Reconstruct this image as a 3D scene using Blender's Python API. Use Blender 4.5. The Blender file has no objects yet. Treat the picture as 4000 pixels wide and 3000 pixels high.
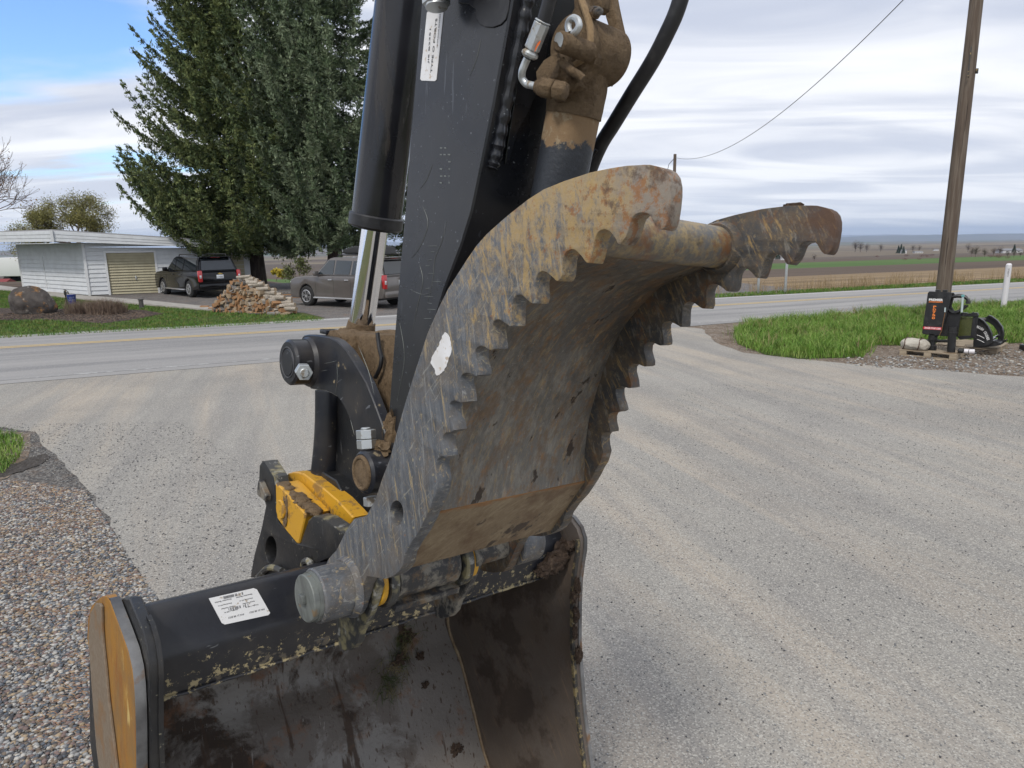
import bpy, bmesh, math, random
import numpy as np
from mathutils import Vector, Matrix, noise
from mathutils.geometry import tessellate_polygon
rnd = random.Random(7)
nrg = np.random.default_rng(11)
S = bpy.context.scene
COL = S.collection
pi = math.pi

# ---------------------------------------------------------------- camera
F = 2700.0
CAMH = 2.5
RC = Matrix.Rotation(math.radians(90 - 11.82), 3, 'X') @ Matrix.Rotation(math.radians(-0.8), 3, 'Z')
cam_d = bpy.data.cameras.new('camera')
cam_d.sensor_width = 36
cam_d.lens = 36 * F / 4000
cam_d.clip_start = 0.05
cam_d.clip_end = 60000
cam = bpy.data.objects.new('camera', cam_d)
cam.matrix_world = Matrix.Translation((0, 0, CAMH)) @ RC.to_4x4()
COL.objects.link(cam)
S.camera = cam
CP = Vector((0, 0, CAMH))

# ---------------------------------------------------------------- world, sun, exposure
SUN_EL, SUN_AZ = math.radians(50), math.radians(200)   # azimuth clockwise from +Y
w = bpy.data.worlds.new('World'); S.world = w; w.use_nodes = True
nt = w.node_tree; nt.nodes.clear()
def N(nt, t, **k):
    n = nt.nodes.new(t)
    for a, b in k.items():
        if a.startswith('i_'):
            key = a[2:]
            n.inputs[int(key) if key.isdigit() else key].default_value = b
        else: setattr(n, a, b)
    return n
def build_world():
    L = nt.links.new
    out = N(nt, 'ShaderNodeOutputWorld'); bg = N(nt, 'ShaderNodeBackground')
    sky = N(nt, 'ShaderNodeTexSky'); sky.sky_type = 'NISHITA'; sky.sun_disc = False
    sky.sun_elevation = SUN_EL; sky.sun_rotation = SUN_AZ; sky.air_density = 1.0; sky.ozone_density = 2.0; sky.dust_density = 0.6
    tc = N(nt, 'ShaderNodeTexCoord')
    sep = N(nt, 'ShaderNodeSeparateXYZ'); L(tc.outputs['Generated'], sep.inputs[0])
    mx = N(nt, 'ShaderNodeMath', operation='MAXIMUM', i_1=0.0); L(sep.outputs[2], mx.inputs[0])
    ad = N(nt, 'ShaderNodeMath', operation='ADD', i_1=0.09); L(mx.outputs[0], ad.inputs[0])
    dx = N(nt, 'ShaderNodeMath', operation='DIVIDE'); L(sep.outputs[0], dx.inputs[0]); L(ad.outputs[0], dx.inputs[1])
    dy = N(nt, 'ShaderNodeMath', operation='DIVIDE'); L(sep.outputs[1], dy.inputs[0]); L(ad.outputs[0], dy.inputs[1])
    cb = N(nt, 'ShaderNodeCombineXYZ'); L(dx.outputs[0], cb.inputs[0]); L(dy.outputs[0], cb.inputs[1])
    def nz(scale, det, rough, loc, dist=0.0):
        mp = N(nt, 'ShaderNodeMapping'); mp.inputs['Scale'].default_value = scale; mp.inputs['Location'].default_value = loc
        mp.inputs['Rotation'].default_value = (0, 0, math.radians(-14))
        L(cb.outputs[0], mp.inputs[0])
        t = N(nt, 'ShaderNodeTexNoise'); t.inputs['Scale'].default_value = 1.0; t.inputs['Detail'].default_value = det
        t.inputs['Roughness'].default_value = rough; t.inputs['Distortion'].default_value = dist
        L(mp.outputs[0], t.inputs['Vector']); return t.outputs['Fac']
    def mr(src, a, b, c, d):
        m = N(nt, 'ShaderNodeMapRange'); m.interpolation_type = 'SMOOTHSTEP'
        m.inputs[1].default_value = a; m.inputs[2].default_value = b; m.inputs[3].default_value = c; m.inputs[4].default_value = d
        L(src, m.inputs[0]); return m.outputs[0]
    cover = nz((0.42, 0.75, 1), 7, 0.52, (3.1, 1.7, 0), 0.4)
    # more cloud on the right and towards the horizon
    gapl = mr(sep.outputs[0], -0.80, -0.68, 0.0, 1.0); gapr = mr(sep.outputs[0], -0.52, -0.30, -0.125, 0.0)
    bg_ = N(nt, 'ShaderNodeMath', operation='MULTIPLY'); L(gapl, bg_.inputs[0]); L(gapr, bg_.inputs[1])
    rgt = mr(sep.outputs[0], -0.2, 0.6, 0.0, 0.20)
    bias = N(nt, 'ShaderNodeMath', operation='ADD'); L(bg_.outputs[0], bias.inputs[0]); L(rgt, bias.inputs[1])
    low = mr(sep.outputs[2], 0.02, 0.30, 0.10, 0.0)
    back = mr(sep.outputs[1], 0.5, -0.3, 0.0, 0.35)
    a0 = N(nt, 'ShaderNodeMath', operation='ADD'); L(cover, a0.inputs[0]); L(back, a0.inputs[1])
    a1 = N(nt, 'ShaderNodeMath', operation='ADD'); L(a0.outputs[0], a1.inputs[0]); L(bias.outputs[0], a1.inputs[1])
    a2 = N(nt, 'ShaderNodeMath', operation='ADD'); L(a1.outputs[0], a2.inputs[0]); L(low, a2.inputs[1])
    mask = mr(a2.outputs[0], 0.33, 0.47, 0.0, 1.0)
    shade = nz((0.5, 1.25, 1), 6, 0.48, (7.3, 4.2, 0), 0.8)
    shf = mr(shade, 0.34, 0.66, 0.0, 1.0)
    cc = N(nt, 'ShaderNodeMix', data_type='RGBA'); L(shf, cc.inputs[0])
    cc.inputs[6].default_value = (0.46, 0.50, 0.60, 1); cc.inputs[7].default_value = (0.78, 0.795, 0.83, 1)
    # brighter veil near the horizon
    hz = mr(sep.outputs[2], 0.0, 0.16, 0.45, 0.0)
    ch = N(nt, 'ShaderNodeMix', data_type='RGBA'); L(hz, ch.inputs[0]); L(cc.outputs[2], ch.inputs[6]); ch.inputs[7].default_value = (0.68, 0.72, 0.78, 1)
    sc = N(nt, 'ShaderNodeVectorMath', operation='SCALE'); sc.inputs['Scale'].default_value = 0.15; L(sky.outputs[0], sc.inputs[0])
    mix = N(nt, 'ShaderNodeMix', data_type='RGBA'); L(mask, mix.inputs[0]); tn = N(nt, 'ShaderNodeVectorMath', operation='MULTIPLY'); tn.inputs[1].default_value = (0.74, 0.90, 1.12); L(sc.outputs[0], tn.inputs[0]); L(tn.outputs[0], mix.inputs[6]); L(ch.outputs[2], mix.inputs[7])
    # ground side of the sky sphere: dull
    L(mix.outputs[2], bg.inputs[0]); bg.inputs[1].default_value = 1.0
    L(bg.outputs[0], out.inputs[0])
build_world()
sd = bpy.data.lights.new('sun', 'SUN'); sd.energy = 1.6; sd.angle = math.radians(9); sd.color = (1, 0.95, 0.87)
so = bpy.data.objects.new('sun', sd); COL.objects.link(so)
so.rotation_euler = (math.radians(90) - SUN_EL, 0, math.radians(180) - SUN_AZ + 0)
sv = Vector((math.sin(SUN_AZ) * math.cos(SUN_EL), math.cos(SUN_AZ) * math.cos(SUN_EL), math.sin(SUN_EL)))
so.rotation_euler = sv.to_track_quat('Z', 'Y').to_euler()
so.location = (0, 0, 30)
S.view_settings.view_transform = 'Standard'
S.view_settings.look = 'None'
S.view_settings.exposure = 0.45
S.view_settings.gamma = 1.0
S.cycles.max_bounces = 6

# ---------------------------------------------------------------- pixel -> place helpers
def ray(x, y):
    return RC @ Vector(((x - 2000) / F, (1500 - y) / F, -1.0))
def G(x, y, z=0.0):
    d = ray(x, y); t = (z - CAMH) / d.z
    return CP + d * t
def at_depth(x, y, t):
    return CP + ray(x, y) * t

# ---------------------------------------------------------------- materials
def mat(name, base, rough=0.6, metal=0.0, layers=(), bump=(), spec=0.5, coat=0.0, base2=None, trans=0.0, coords='Object'):
    m = bpy.data.materials.new(name); m.use_nodes = True
    t = m.node_tree; L = t.links.new
    b = t.nodes['Principled BSDF']
    b.inputs['Roughness'].default_value = rough; b.inputs['Metallic'].default_value = metal
    b.inputs['Specular IOR Level'].default_value = spec; b.inputs['Coat Weight'].default_value = coat
    b.inputs['Coat Roughness'].default_value = 0.08
    tc = N(t, 'ShaderNodeTexCoord').outputs[coords]
    col = None; rg = None
    def noise_out(ly):
        mp = N(t, 'ShaderNodeMapping'); L(tc, mp.inputs[0])
        mp.vector_type = 'TEXTURE'; mp.inputs['Scale'].default_value = tuple(1.0 / max(v, 1e-6) for v in ly.get('stretch', (1, 1, 1))); mp.inputs['Rotation'].default_value = ly.get('rot', (0, 0, 0))
        mp.inputs['Location'].default_value = ly.get('loc', (0, 0, 0))
        k = ly.get('kind', 'noise')
        if k == 'noise':
            n = N(t, 'ShaderNodeTexNoise'); n.inputs['Scale'].default_value = ly['scale']; n.inputs['Detail'].default_value = ly.get('detail', 5)
            n.inputs['Roughness'].default_value = ly.get('nr', 0.55); n.inputs['Distortion'].default_value = ly.get('dist', 0)
            L(mp.outputs[0], n.inputs['Vector']); return n.outputs['Fac']
        if k == 'voronoi':
            n = N(t, 'ShaderNodeTexVoronoi'); n.inputs['Scale'].default_value = ly['scale']; n.feature = ly.get('feature', 'F1')
            L(mp.outputs[0], n.inputs['Vector']); return n.outputs['Distance']
        if k == 'cell':
            n = N(t, 'ShaderNodeTexVoronoi'); n.inputs['Scale'].default_value = ly['scale']
            L(mp.outputs[0], n.inputs['Vector'])
            s = N(t, 'ShaderNodeSeparateColor'); L(n.outputs['Color'], s.inputs[0]); return s.outputs[ly.get('ch', 0)]
        if k == 'wave':
            n = N(t, 'ShaderNodeTexWave'); n.inputs['Scale'].default_value = ly['scale']; n.inputs['Distortion'].default_value = ly.get('dist', 0)
            n.bands_direction = ly.get('axis', 'Z'); n.wave_profile = ly.get('profile', 'SIN')
            n.inputs['Detail'].default_value = 2
            L(mp.outputs[0], n.inputs['Vector']); return n.outputs['Fac']
    cur = N(t, 'ShaderNodeRGB'); cur.outputs[0].default_value = (*base, 1); cur = cur.outputs[0]
    for ly in layers:
        f = noise_out(ly)
        if 'grad' in ly:
            v, lo, hi, k = ly['grad']
            d = N(t, 'ShaderNodeVectorMath', operation='DOT_PRODUCT'); L(tc, d.inputs[0]); d.inputs[1].default_value = v
            r = N(t, 'ShaderNodeMapRange'); L(d.outputs['Value'], r.inputs[0])
            r.inputs[1].default_value = lo; r.inputs[2].default_value = hi; r.inputs[3].default_value = -k; r.inputs[4].default_value = k
            a = N(t, 'ShaderNodeMath', operation='ADD'); L(f, a.inputs[0]); L(r.outputs[0], a.inputs[1]); f = a.outputs[0]
        thr, soft = ly.get('thr', 0.5), ly.get('soft', 0.08)
        r = N(t, 'ShaderNodeMapRange'); L(f, r.inputs[0]); r.inputs[1].default_value = thr - soft; r.inputs[2].default_value = thr + soft
        r.inputs[3].default_value = 0.0; r.inputs[4].default_value = ly.get('amt', 1.0)
        if ly.get('inv'): r.inputs[3].default_value, r.inputs[4].default_value = ly.get('amt', 1.0), 0.0
        mx = N(t, 'ShaderNodeMix', data_type='RGBA'); L(r.outputs[0], mx.inputs[0]); L(cur, mx.inputs[6]); mx.inputs[7].default_value = (*ly['col'], 1)
        cur = mx.outputs[2]
        if 'rough' in ly:
            m2 = N(t, 'ShaderNodeMix', data_type='FLOAT'); L(r.outputs[0], m2.inputs[0])
            if rg is None: m2.inputs[2].default_value = rough
            else: L(rg, m2.inputs[2])
            m2.inputs[3].default_value = ly['rough']; rg = m2.outputs[0]
    L(cur, b.inputs['Base Color'])
    if rg is not None: L(rg, b.inputs['Roughness'])
    prev = None
    for bp in bump:
        f = noise_out(bp)
        n = N(t, 'ShaderNodeBump'); n.inputs['Strength'].default_value = bp.get('str', 0.5); n.inputs['Distance'].default_value = bp.get('d', 0.01)
        if bp.get('inv'): n.invert = True
        L(f, n.inputs['Height'])
        if prev is not None: L(prev, n.inputs['Normal'])
        prev = n.outputs[0]
    if prev is not None: L(prev, b.inputs['Normal'])
    return m

OCH = (0.34, 0.205, 0.07); RUST = (0.19, 0.075, 0.025); DIRT = (0.115, 0.075, 0.045); PRIM = (0.44, 0.34, 0.13)
MT = {}
MT['black_paint'] = mat('black_paint', (0.012, 0.0135, 0.018), 0.24, layers=[
    dict(col=(0.10, 0.11, 0.13), scale=1, stretch=(60, 60, 6), detail=2, thr=0.71, soft=0.02, amt=0.5),
    dict(col=(0.20, 0.22, 0.24), scale=130, detail=1, thr=0.76, soft=0.02, amt=0.7),
    dict(col=(0.05, 0.048, 0.045), scale=5, detail=6, thr=0.55, soft=0.2, amt=0.45, rough=0.5)],
    bump=[dict(scale=260, detail=2, str=0.12, d=0.001), dict(scale=9, detail=2, str=0.25, d=0.004)])
MT['barrel_paint'] = mat('barrel_paint', (0.012, 0.0125, 0.015), 0.13, layers=[dict(col=(0.055, 0.045, 0.035), scale=1, stretch=(22, 22, 0.9), detail=6, thr=0.60, soft=0.06, amt=0.6, rough=0.6), dict(col=(0.03, 0.03, 0.035), scale=4, detail=5, thr=0.55, soft=0.15, amt=0.5, rough=0.35)], bump=[dict(scale=1, stretch=(40, 40, 1), detail=2, str=0.06, d=0.002)])
MT['link_paint'] = mat('link_paint', (0.013, 0.0145, 0.02), 0.33, layers=[
    dict(col=(0.16, 0.17, 0.19), scale=1, stretch=(30, 14, 70), rot=(0.5, 0, 0), detail=2, thr=0.70, soft=0.02, amt=0.7),
    dict(col=(0.30, 0.24, 0.14), scale=28, detail=4, thr=0.68, soft=0.02, amt=0.8, rough=0.8),
    dict(col=(0.06, 0.05, 0.04), scale=7, detail=6, thr=0.56, soft=0.12, amt=0.5, rough=0.6)],
    bump=[dict(scale=200, detail=2, str=0.15, d=0.001), dict(scale=12, detail=3, str=0.2, d=0.004)])
MT['thumb_paint'] = mat('thumb_paint', (0.072, 0.079, 0.090), 0.42, layers=[
    dict(col=(0.165, 0.172, 0.182), scale=1, stretch=(20, 60, 7), rot=(0.25, 0, 0), detail=9, nr=0.76, thr=0.53, soft=0.10, amt=0.7),
    dict(col=(0.125, 0.098, 0.070), scale=9, detail=11, nr=0.74, thr=0.54, soft=0.08, amt=0.6, rough=0.7),
    dict(col=(0.30, 0.30, 0.285), scale=1, stretch=(30, 170, 7), rot=(0.22, 0, 0), dist=0.5, detail=6, nr=0.65, thr=0.62, soft=0.02, amt=0.6),
    dict(col=(0.27, 0.27, 0.25), scale=1, stretch=(30, 150, 9), rot=(-0.75, 0, 0), dist=0.6, detail=6, nr=0.65, thr=0.625, soft=0.02, amt=0.6),
    dict(col=(0.25, 0.25, 0.23), scale=1, stretch=(30, 190, 14), rot=(0.75, 0, 0), dist=0.6, detail=6, nr=0.65, thr=0.625, soft=0.02, amt=0.55),
    dict(col=(0.36, 0.27, 0.14), scale=1, stretch=(30, 75, 7), rot=(0.35, 0, 0), dist=0.6, detail=7, nr=0.7, thr=0.62, soft=0.02, amt=0.75),
    dict(col=(0.34, 0.29, 0.18), scale=75, detail=4, thr=0.66, soft=0.03, amt=0.6),
    dict(col=(0.36, 0.245, 0.095), scale=1, stretch=(22, 40, 17), rot=(0.3, 0, 0), detail=14, nr=0.80, dist=0.4, thr=0.53, soft=0.045, amt=0.88, rough=0.6, grad=((0, 0.55, 0.85), 0.72, 1.34, 0.115)),
    dict(col=(0.29, 0.23, 0.145), scale=55, detail=8, nr=0.75, thr=0.54, soft=0.06, amt=0.6, grad=((0, 0.55, 0.85), 0.72, 1.34, 0.08)),
    dict(col=(0.21, 0.185, 0.16), scale=14, detail=12, nr=0.78, thr=0.52, soft=0.07, amt=0.85, rough=0.5, grad=((0, 1, 0.0), 0.72, 0.98, 0.20)),
    dict(col=(0.25, 0.105, 0.032), scale=42, detail=10, nr=0.78, thr=0.575, soft=0.035, amt=0.8, rough=0.8, grad=((0, 1, 0.0), 0.5, 1.0, 0.07)),
    dict(col=(0.085, 0.055, 0.040), scale=26, detail=11, nr=0.76, thr=0.60, soft=0.05, amt=0.8, rough=0.85, grad=((0, 1, 0.0), 0.6, 1.0, 0.09))],
    bump=[dict(scale=160, detail=3, str=0.25, d=0.0015), dict(scale=30, detail=8, nr=0.7, str=0.5, d=0.004), dict(scale=1, stretch=(30, 120, 8), rot=(-0.5, 0, 0), dist=0.5, detail=3, str=0.2, d=0.001)])
MT['thumb_worn'] = mat('thumb_worn', (0.052, 0.052, 0.053), 0.45, layers=[
    dict(col=(0.115, 0.085, 0.055), scale=12, detail=12, nr=0.78, thr=0.51, soft=0.06, amt=0.8, rough=0.7), dict(col=(0.24, 0.18, 0.10), scale=60, detail=9, nr=0.78, thr=0.58, soft=0.04, amt=0.5),
    dict(col=(0.20, 0.185, 0.16), scale=1, stretch=(10, 60, 14), rot=(0.4, 0, 0), detail=8, nr=0.75, thr=0.585, soft=0.035, amt=0.7),
    dict(col=(0.33, 0.22, 0.09), scale=1, stretch=(14, 70, 12), rot=(0.6, 0, 0.2), detail=9, nr=0.75, dist=0.4, thr=0.59, soft=0.03, amt=0.75),
    dict(col=(0.09, 0.045, 0.025), scale=9, detail=9, nr=0.75, thr=0.53, soft=0.08, amt=0.8, rough=0.85, grad=((0, 1, 0), 0.75, 1.0, 0.2)),
    dict(col=(0.17, 0.080, 0.032), scale=17, detail=9, nr=0.75, thr=0.60, soft=0.05, amt=0.75, rough=0.85),
    dict(col=(0.045, 0.033, 0.025), scale=8, detail=8, nr=0.7, thr=0.60, soft=0.05, amt=0.6)],
    bump=[dict(scale=90, detail=4, str=0.35, d=0.002), dict(scale=14, detail=6, str=0.6, d=0.006)])
MT['web_metal'] = mat('web_metal', (0.125, 0.117, 0.104), 0.40, layers=[
    dict(col=(0.27, 0.25, 0.21), scale=1, stretch=(50, 16, 16), rot=(0, 0.18, 0), detail=13, nr=0.82, dist=0.3, thr=0.535, soft=0.07, amt=0.7, rough=0.5),
    dict(col=(0.048, 0.042, 0.037), scale=5, detail=12, nr=0.78, dist=0.4, thr=0.53, soft=0.08, amt=0.75, grad=((0.30, 0, 1), 0.32, 0.98, 0.12)),
    dict(col=(0.31, 0.225, 0.11), scale=1, stretch=(100, 24, 20), rot=(0, 0.30, 0), detail=13, nr=0.82, dist=0.5, thr=0.565, soft=0.03, amt=0.65, rough=0.6),
    dict(col=(0.36, 0.33, 0.28), scale=90, detail=5, nr=0.7, thr=0.655, soft=0.03, amt=0.6, rough=0.6),
    dict(col=(0.15, 0.092, 0.048), scale=1, stretch=(18, 9, 9), rot=(0, 0.4, 0), detail=12, nr=0.78, thr=0.545, soft=0.05, amt=0.7, rough=0.85),
    dict(col=(0.28, 0.135, 0.045), scale=1, stretch=(60, 12, 26), rot=(0, 0.5, 0), detail=12, nr=0.8, thr=0.585, soft=0.03, amt=0.6, rough=0.85),
    dict(col=(0.030, 0.019, 0.013), scale=1, stretch=(22, 12, 12), rot=(0, 0.5, 0), detail=7, nr=0.6, thr=0.655, soft=0.015, amt=0.9, rough=0.9)],
    bump=[dict(scale=70, detail=7, nr=0.7, str=0.5, d=0.003), dict(scale=10, detail=8, nr=0.65, str=0.6, d=0.01)])
MT['web_rust'] = mat('web_rust', (0.20, 0.145, 0.085), 0.6, layers=[
    dict(col=(0.30, 0.235, 0.145), scale=1, stretch=(50, 8, 14), rot=(0, 0.9, 0), detail=10, nr=0.75, dist=0.3, thr=0.54, soft=0.08, amt=0.7),
    dict(col=(0.12, 0.070, 0.035), scale=9, detail=9, nr=0.72, thr=0.53, soft=0.08, amt=0.85),
    dict(col=(0.035, 0.022, 0.015), scale=1, stretch=(15, 9, 9), rot=(0, 0.8, 0), detail=6, nr=0.6, thr=0.63, soft=0.02, amt=0.9),
    dict(col=(0.24, 0.115, 0.04), scale=1, stretch=(16, 1, 60), detail=8, nr=0.75, thr=0.5, soft=0.06, amt=0.9, grad=((0, 0, 1), 0.27, 0.335, 0.5))],
    bump=[dict(scale=90, detail=6, str=0.6, d=0.003), dict(scale=12, detail=6, str=0.4, d=0.005)])
MT['pipe_rust'] = mat('pipe_rust', (0.115, 0.11, 0.10), 0.5, layers=[
    dict(col=(0.31, 0.225, 0.10), scale=30, detail=12, nr=0.82, thr=0.50, soft=0.05, amt=0.8), dict(col=(0.10, 0.065, 0.04), scale=5, stretch=(1, 1, 1), detail=10, nr=0.75, thr=0.55, soft=0.08, amt=0.7, grad=((0, 0, -1), -0.93, -0.82, 0.15)), dict(col=(0.05, 0.035, 0.025), scale=9, detail=9, nr=0.7, thr=0.60, soft=0.04, amt=0.7),
    dict(col=(0.16, 0.065, 0.02), scale=16, detail=8, nr=0.7, thr=0.56, soft=0.06, amt=0.85),
    dict(col=(0.09, 0.10, 0.115), scale=14, detail=8, nr=0.7, thr=0.60, soft=0.05, amt=0.8)],
    bump=[dict(scale=60, detail=5, str=0.4, d=0.004)])
MT['tube_paint'] = mat('tube_paint', (0.0125, 0.0135, 0.018), 0.35, layers=[
    dict(col=(0.20, 0.21, 0.22), scale=1, stretch=(14, 60, 60), detail=3, thr=0.71, soft=0.02, amt=0.5),
    dict(col=(0.055, 0.05, 0.045), scale=6, detail=7, thr=0.56, soft=0.15, amt=0.5, rough=0.55),
    dict(col=(0.36, 0.30, 0.17), scale=34, detail=10, nr=0.72, thr=0.60, soft=0.012, amt=0.9, rough=0.75, grad=((0, 0.1, -1), 0.08, 0.30, 0.11)),
    dict(col=(0.10, 0.085, 0.065), scale=27, detail=6, nr=0.6, thr=0.655, soft=0.02, amt=0.95, rough=0.8, grad=((0, 0.1, -1), 0.08, 0.30, 0.09))],
    bump=[dict(scale=150, detail=3, str=0.2, d=0.001), dict(scale=24, detail=6, str=0.4, d=0.003)])
MT['steel_grime'] = mat('steel_grime', (0.105, 0.088, 0.074), 0.5, layers=[
    dict(col=(0.205, 0.195, 0.18), scale=2.6, detail=10, nr=0.7, dist=0.4, thr=0.53, soft=0.035, amt=0.85, rough=0.45),
    dict(col=(0.040, 0.028, 0.021), scale=3.1, detail=10, nr=0.68, dist=0.3, thr=0.535, soft=0.03, amt=0.95, rough=0.95, grad=((1, 0, 0), -0.45, 0.6, -0.09)),
    dict(col=(0.175, 0.160, 0.145), scale=6, detail=10, nr=0.7, thr=0.55, soft=0.06, amt=0.85, rough=0.42, grad=((1, 0, 0.12), 0.38, 0.72, 0.45)),
    dict(col=(0.055, 0.036, 0.026), scale=1, stretch=(16, 2, 2.2), detail=7, thr=0.63, soft=0.025, amt=0.9, rough=0.9),
    dict(col=(0.06, 0.036, 0.022), scale=1, stretch=(70, 40, 30), detail=4, thr=0.63, soft=0.03, amt=0.9),
    dict(col=(0.17, 0.075, 0.032), scale=7, detail=9, nr=0.7, thr=0.62, soft=0.06, amt=0.7, rough=0.8),
    dict(col=(0.30, 0.29, 0.27), scale=1, stretch=(60, 12, 8), rot=(0, 0.2, 0), detail=6, nr=0.7, thr=0.66, soft=0.02, amt=0.5)],
    bump=[dict(scale=80, detail=5, str=0.5, d=0.003), dict(scale=6, detail=8, str=0.8, d=0.014)])
MT['side_inner'] = mat('side_inner', (0.088, 0.066, 0.050), 0.5, layers=[
    dict(col=(0.115, 0.098, 0.085), scale=3, detail=8, nr=0.65, thr=0.5, soft=0.15, amt=0.8),
    dict(col=(0.20, 0.135, 0.085), scale=1, stretch=(10, 120, 7), rot=(0.7, 0, 0), dist=0.3, detail=5, thr=0.63, soft=0.03, amt=0.5),
    dict(col=(0.050, 0.035, 0.026), scale=2.4, detail=9, nr=0.66, thr=0.53, soft=0.03, amt=0.9, rough=0.9)],
    bump=[dict(scale=100, detail=4, str=0.4, d=0.002), dict(scale=8, detail=6, str=0.7, d=0.01)])
MT['edge_steel'] = mat('edge_steel', (0.22, 0.22, 0.22), 0.45, 0.3, layers=[
    dict(col=(0.20, 0.10, 0.035), scale=14, detail=6, thr=0.58, soft=0.06, amt=0.8, rough=0.8),
    dict(col=(0.05, 0.05, 0.052), scale=6, detail=6, thr=0.55, soft=0.1, amt=0.8)], bump=[dict(scale=60, detail=4, str=0.4, d=0.002)])
MT['ear_black'] = mat('ear_black', (0.013, 0.0135, 0.015), 0.42, layers=[
    dict(col=(0.30, 0.28, 0.20), scale=70, detail=3, thr=0.70, soft=0.02, amt=0.8),
    dict(col=(0.11, 0.11, 0.11), scale=1, stretch=(30, 80, 9), rot=(0.3, 0, 0), detail=3, thr=0.67, soft=0.03, amt=0.6),
    dict(col=(0.045, 0.04, 0.034), scale=9, detail=6, thr=0.58, soft=0.1, amt=0.5)], bump=[dict(scale=120, detail=4, str=0.35, d=0.002)])
MT['ear_edge'] = mat('ear_edge', (0.05, 0.05, 0.048), 0.5, layers=[
    dict(col=(0.25, 0.22, 0.12), scale=22, detail=6, thr=0.54, soft=0.05, amt=0.85),
    dict(col=(0.30, 0.30, 0.28), scale=30, detail=4, thr=0.62, soft=0.03, amt=0.8)], bump=[dict(scale=100, detail=4, str=0.4, d=0.002)])
MT['hub_worn'] = mat('hub_worn', (0.035, 0.035, 0.037), 0.5, layers=[
    dict(col=(0.24, 0.22, 0.18), scale=18, detail=9, nr=0.72, thr=0.52, soft=0.05, amt=0.8),
    dict(col=(0.18, 0.11, 0.05), scale=12, detail=8, nr=0.7, thr=0.57, soft=0.05, amt=0.8)], bump=[dict(scale=60, detail=6, str=0.6, d=0.004)])
MT['yellow'] = mat('yellow_paint', (0.62, 0.335, 0.022), 0.38, layers=[
    dict(col=(0.16, 0.100, 0.045), scale=13, detail=10, nr=0.72, thr=0.555, soft=0.03, amt=0.95, rough=0.85), dict(col=(0.04, 0.035, 0.03), scale=30, detail=8, nr=0.7, thr=0.64, soft=0.02, amt=0.9),
    dict(col=(0.50, 0.26, 0.03), scale=4, detail=4, thr=0.5, soft=0.2, amt=0.6)], bump=[dict(scale=40, detail=4, str=0.2, d=0.002)])
MT['orange_side'] = mat('orange_side', (0.33, 0.155, 0.020), 0.55, layers=[
    dict(col=(0.145, 0.105, 0.06), scale=1, stretch=(12, 5, 3), detail=7, nr=0.7, thr=0.52, soft=0.1, amt=0.75),
    dict(col=(0.24, 0.085, 0.015), scale=1, stretch=(20, 22, 6), detail=7, nr=0.7, thr=0.57, soft=0.06, amt=0.7),
    dict(col=(0.56, 0.41, 0.15), scale=1, stretch=(10, 12, 5), detail=6, thr=0.60, soft=0.02, amt=0.9, grad=((0, 1, 0), -0.1, 0.5, 0.07))],
    bump=[dict(scale=90, detail=5, str=0.5, d=0.002)])
MT['brown_side'] = mat('brown_side', (0.17, 0.125, 0.082), 0.75, layers=[
    dict(col=(0.22, 0.18, 0.135), scale=80, detail=5, thr=0.52, soft=0.1, amt=0.6), dict(col=(0.20, 0.10, 0.03), scale=9, detail=6, thr=0.6, soft=0.05, amt=0.6)],
    bump=[dict(scale=120, detail=4, str=0.4, d=0.002)])
MT['mud'] = mat('mud', (0.255, 0.175, 0.098), 0.9, layers=[
    dict(col=(0.135, 0.085, 0.045), scale=30, detail=9, nr=0.75, thr=0.53, soft=0.10, amt=0.75),
    dict(col=(0.27, 0.19, 0.11), scale=50, detail=6, nr=0.7, thr=0.58, soft=0.06, amt=0.7)],
    bump=[dict(scale=110, detail=9, nr=0.75, str=1.0, d=0.010), dict(scale=26, detail=8, nr=0.7, str=1.0, d=0.025)])
MT['mud_light'] = mat('mud_light', (0.27, 0.185, 0.10), 0.9, layers=[dict(col=(0.15, 0.095, 0.05), scale=40, detail=6, thr=0.55, soft=0.08, amt=0.8)], bump=[dict(scale=60, detail=5, str=0.6, d=0.006)])
MT['mud_on_paint'] = mat('mud_on_paint', (0.03, 0.034, 0.042), 0.4, layers=[
    dict(col=(0.235, 0.155, 0.085), scale=9, detail=8, nr=0.7, thr=0.5, soft=0.02, amt=1.0, rough=0.92, grad=((0, 0.12, 1), 1.10, 1.24, 0.5)),
    dict(col=(0.32, 0.26, 0.17), scale=22, detail=8, nr=0.7, thr=0.63, soft=0.03, amt=0.7, rough=0.9, grad=((0, 0, 1), 0.95, 1.2, 0.08))],
    bump=[dict(scale=70, detail=6, nr=0.7, str=0.5, d=0.004)])
MT['gusset'] = mat('gusset_bead', (0.03, 0.028, 0.026), 0.6, layers=[dict(col=(0.26, 0.20, 0.09), scale=40, detail=8, nr=0.75, thr=0.55, soft=0.05, amt=0.8)])
MT['tuft'] = mat('tuft', (0.060, 0.085, 0.025), 0.8, layers=[dict(col=(0.22, 0.18, 0.09), scale=14, detail=3, thr=0.5, soft=0.08)])
MT['soil'] = mat('soil', (0.052, 0.033, 0.022), 0.97, layers=[
    dict(col=(0.10, 0.068, 0.045), scale=60, detail=5, thr=0.58, soft=0.05, amt=0.7)], bump=[dict(scale=90, detail=6, str=1.0, d=0.01)])
MT['chrome'] = mat('chrome_rod', (0.80, 0.80, 0.82), 0.06, 1.0, bump=[dict(scale=3, detail=1, stretch=(1, 1, 0.1), str=0.05, d=0.002)])
MT['zinc'] = mat('zinc', (0.52, 0.54, 0.54), 0.38, 0.75, layers=[
    dict(col=(0.24, 0.18, 0.11), scale=36, detail=5, thr=0.62, soft=0.05, amt=0.8, rough=0.8)], bump=[dict(scale=90, detail=3, str=0.15, d=0.001)])
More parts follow.
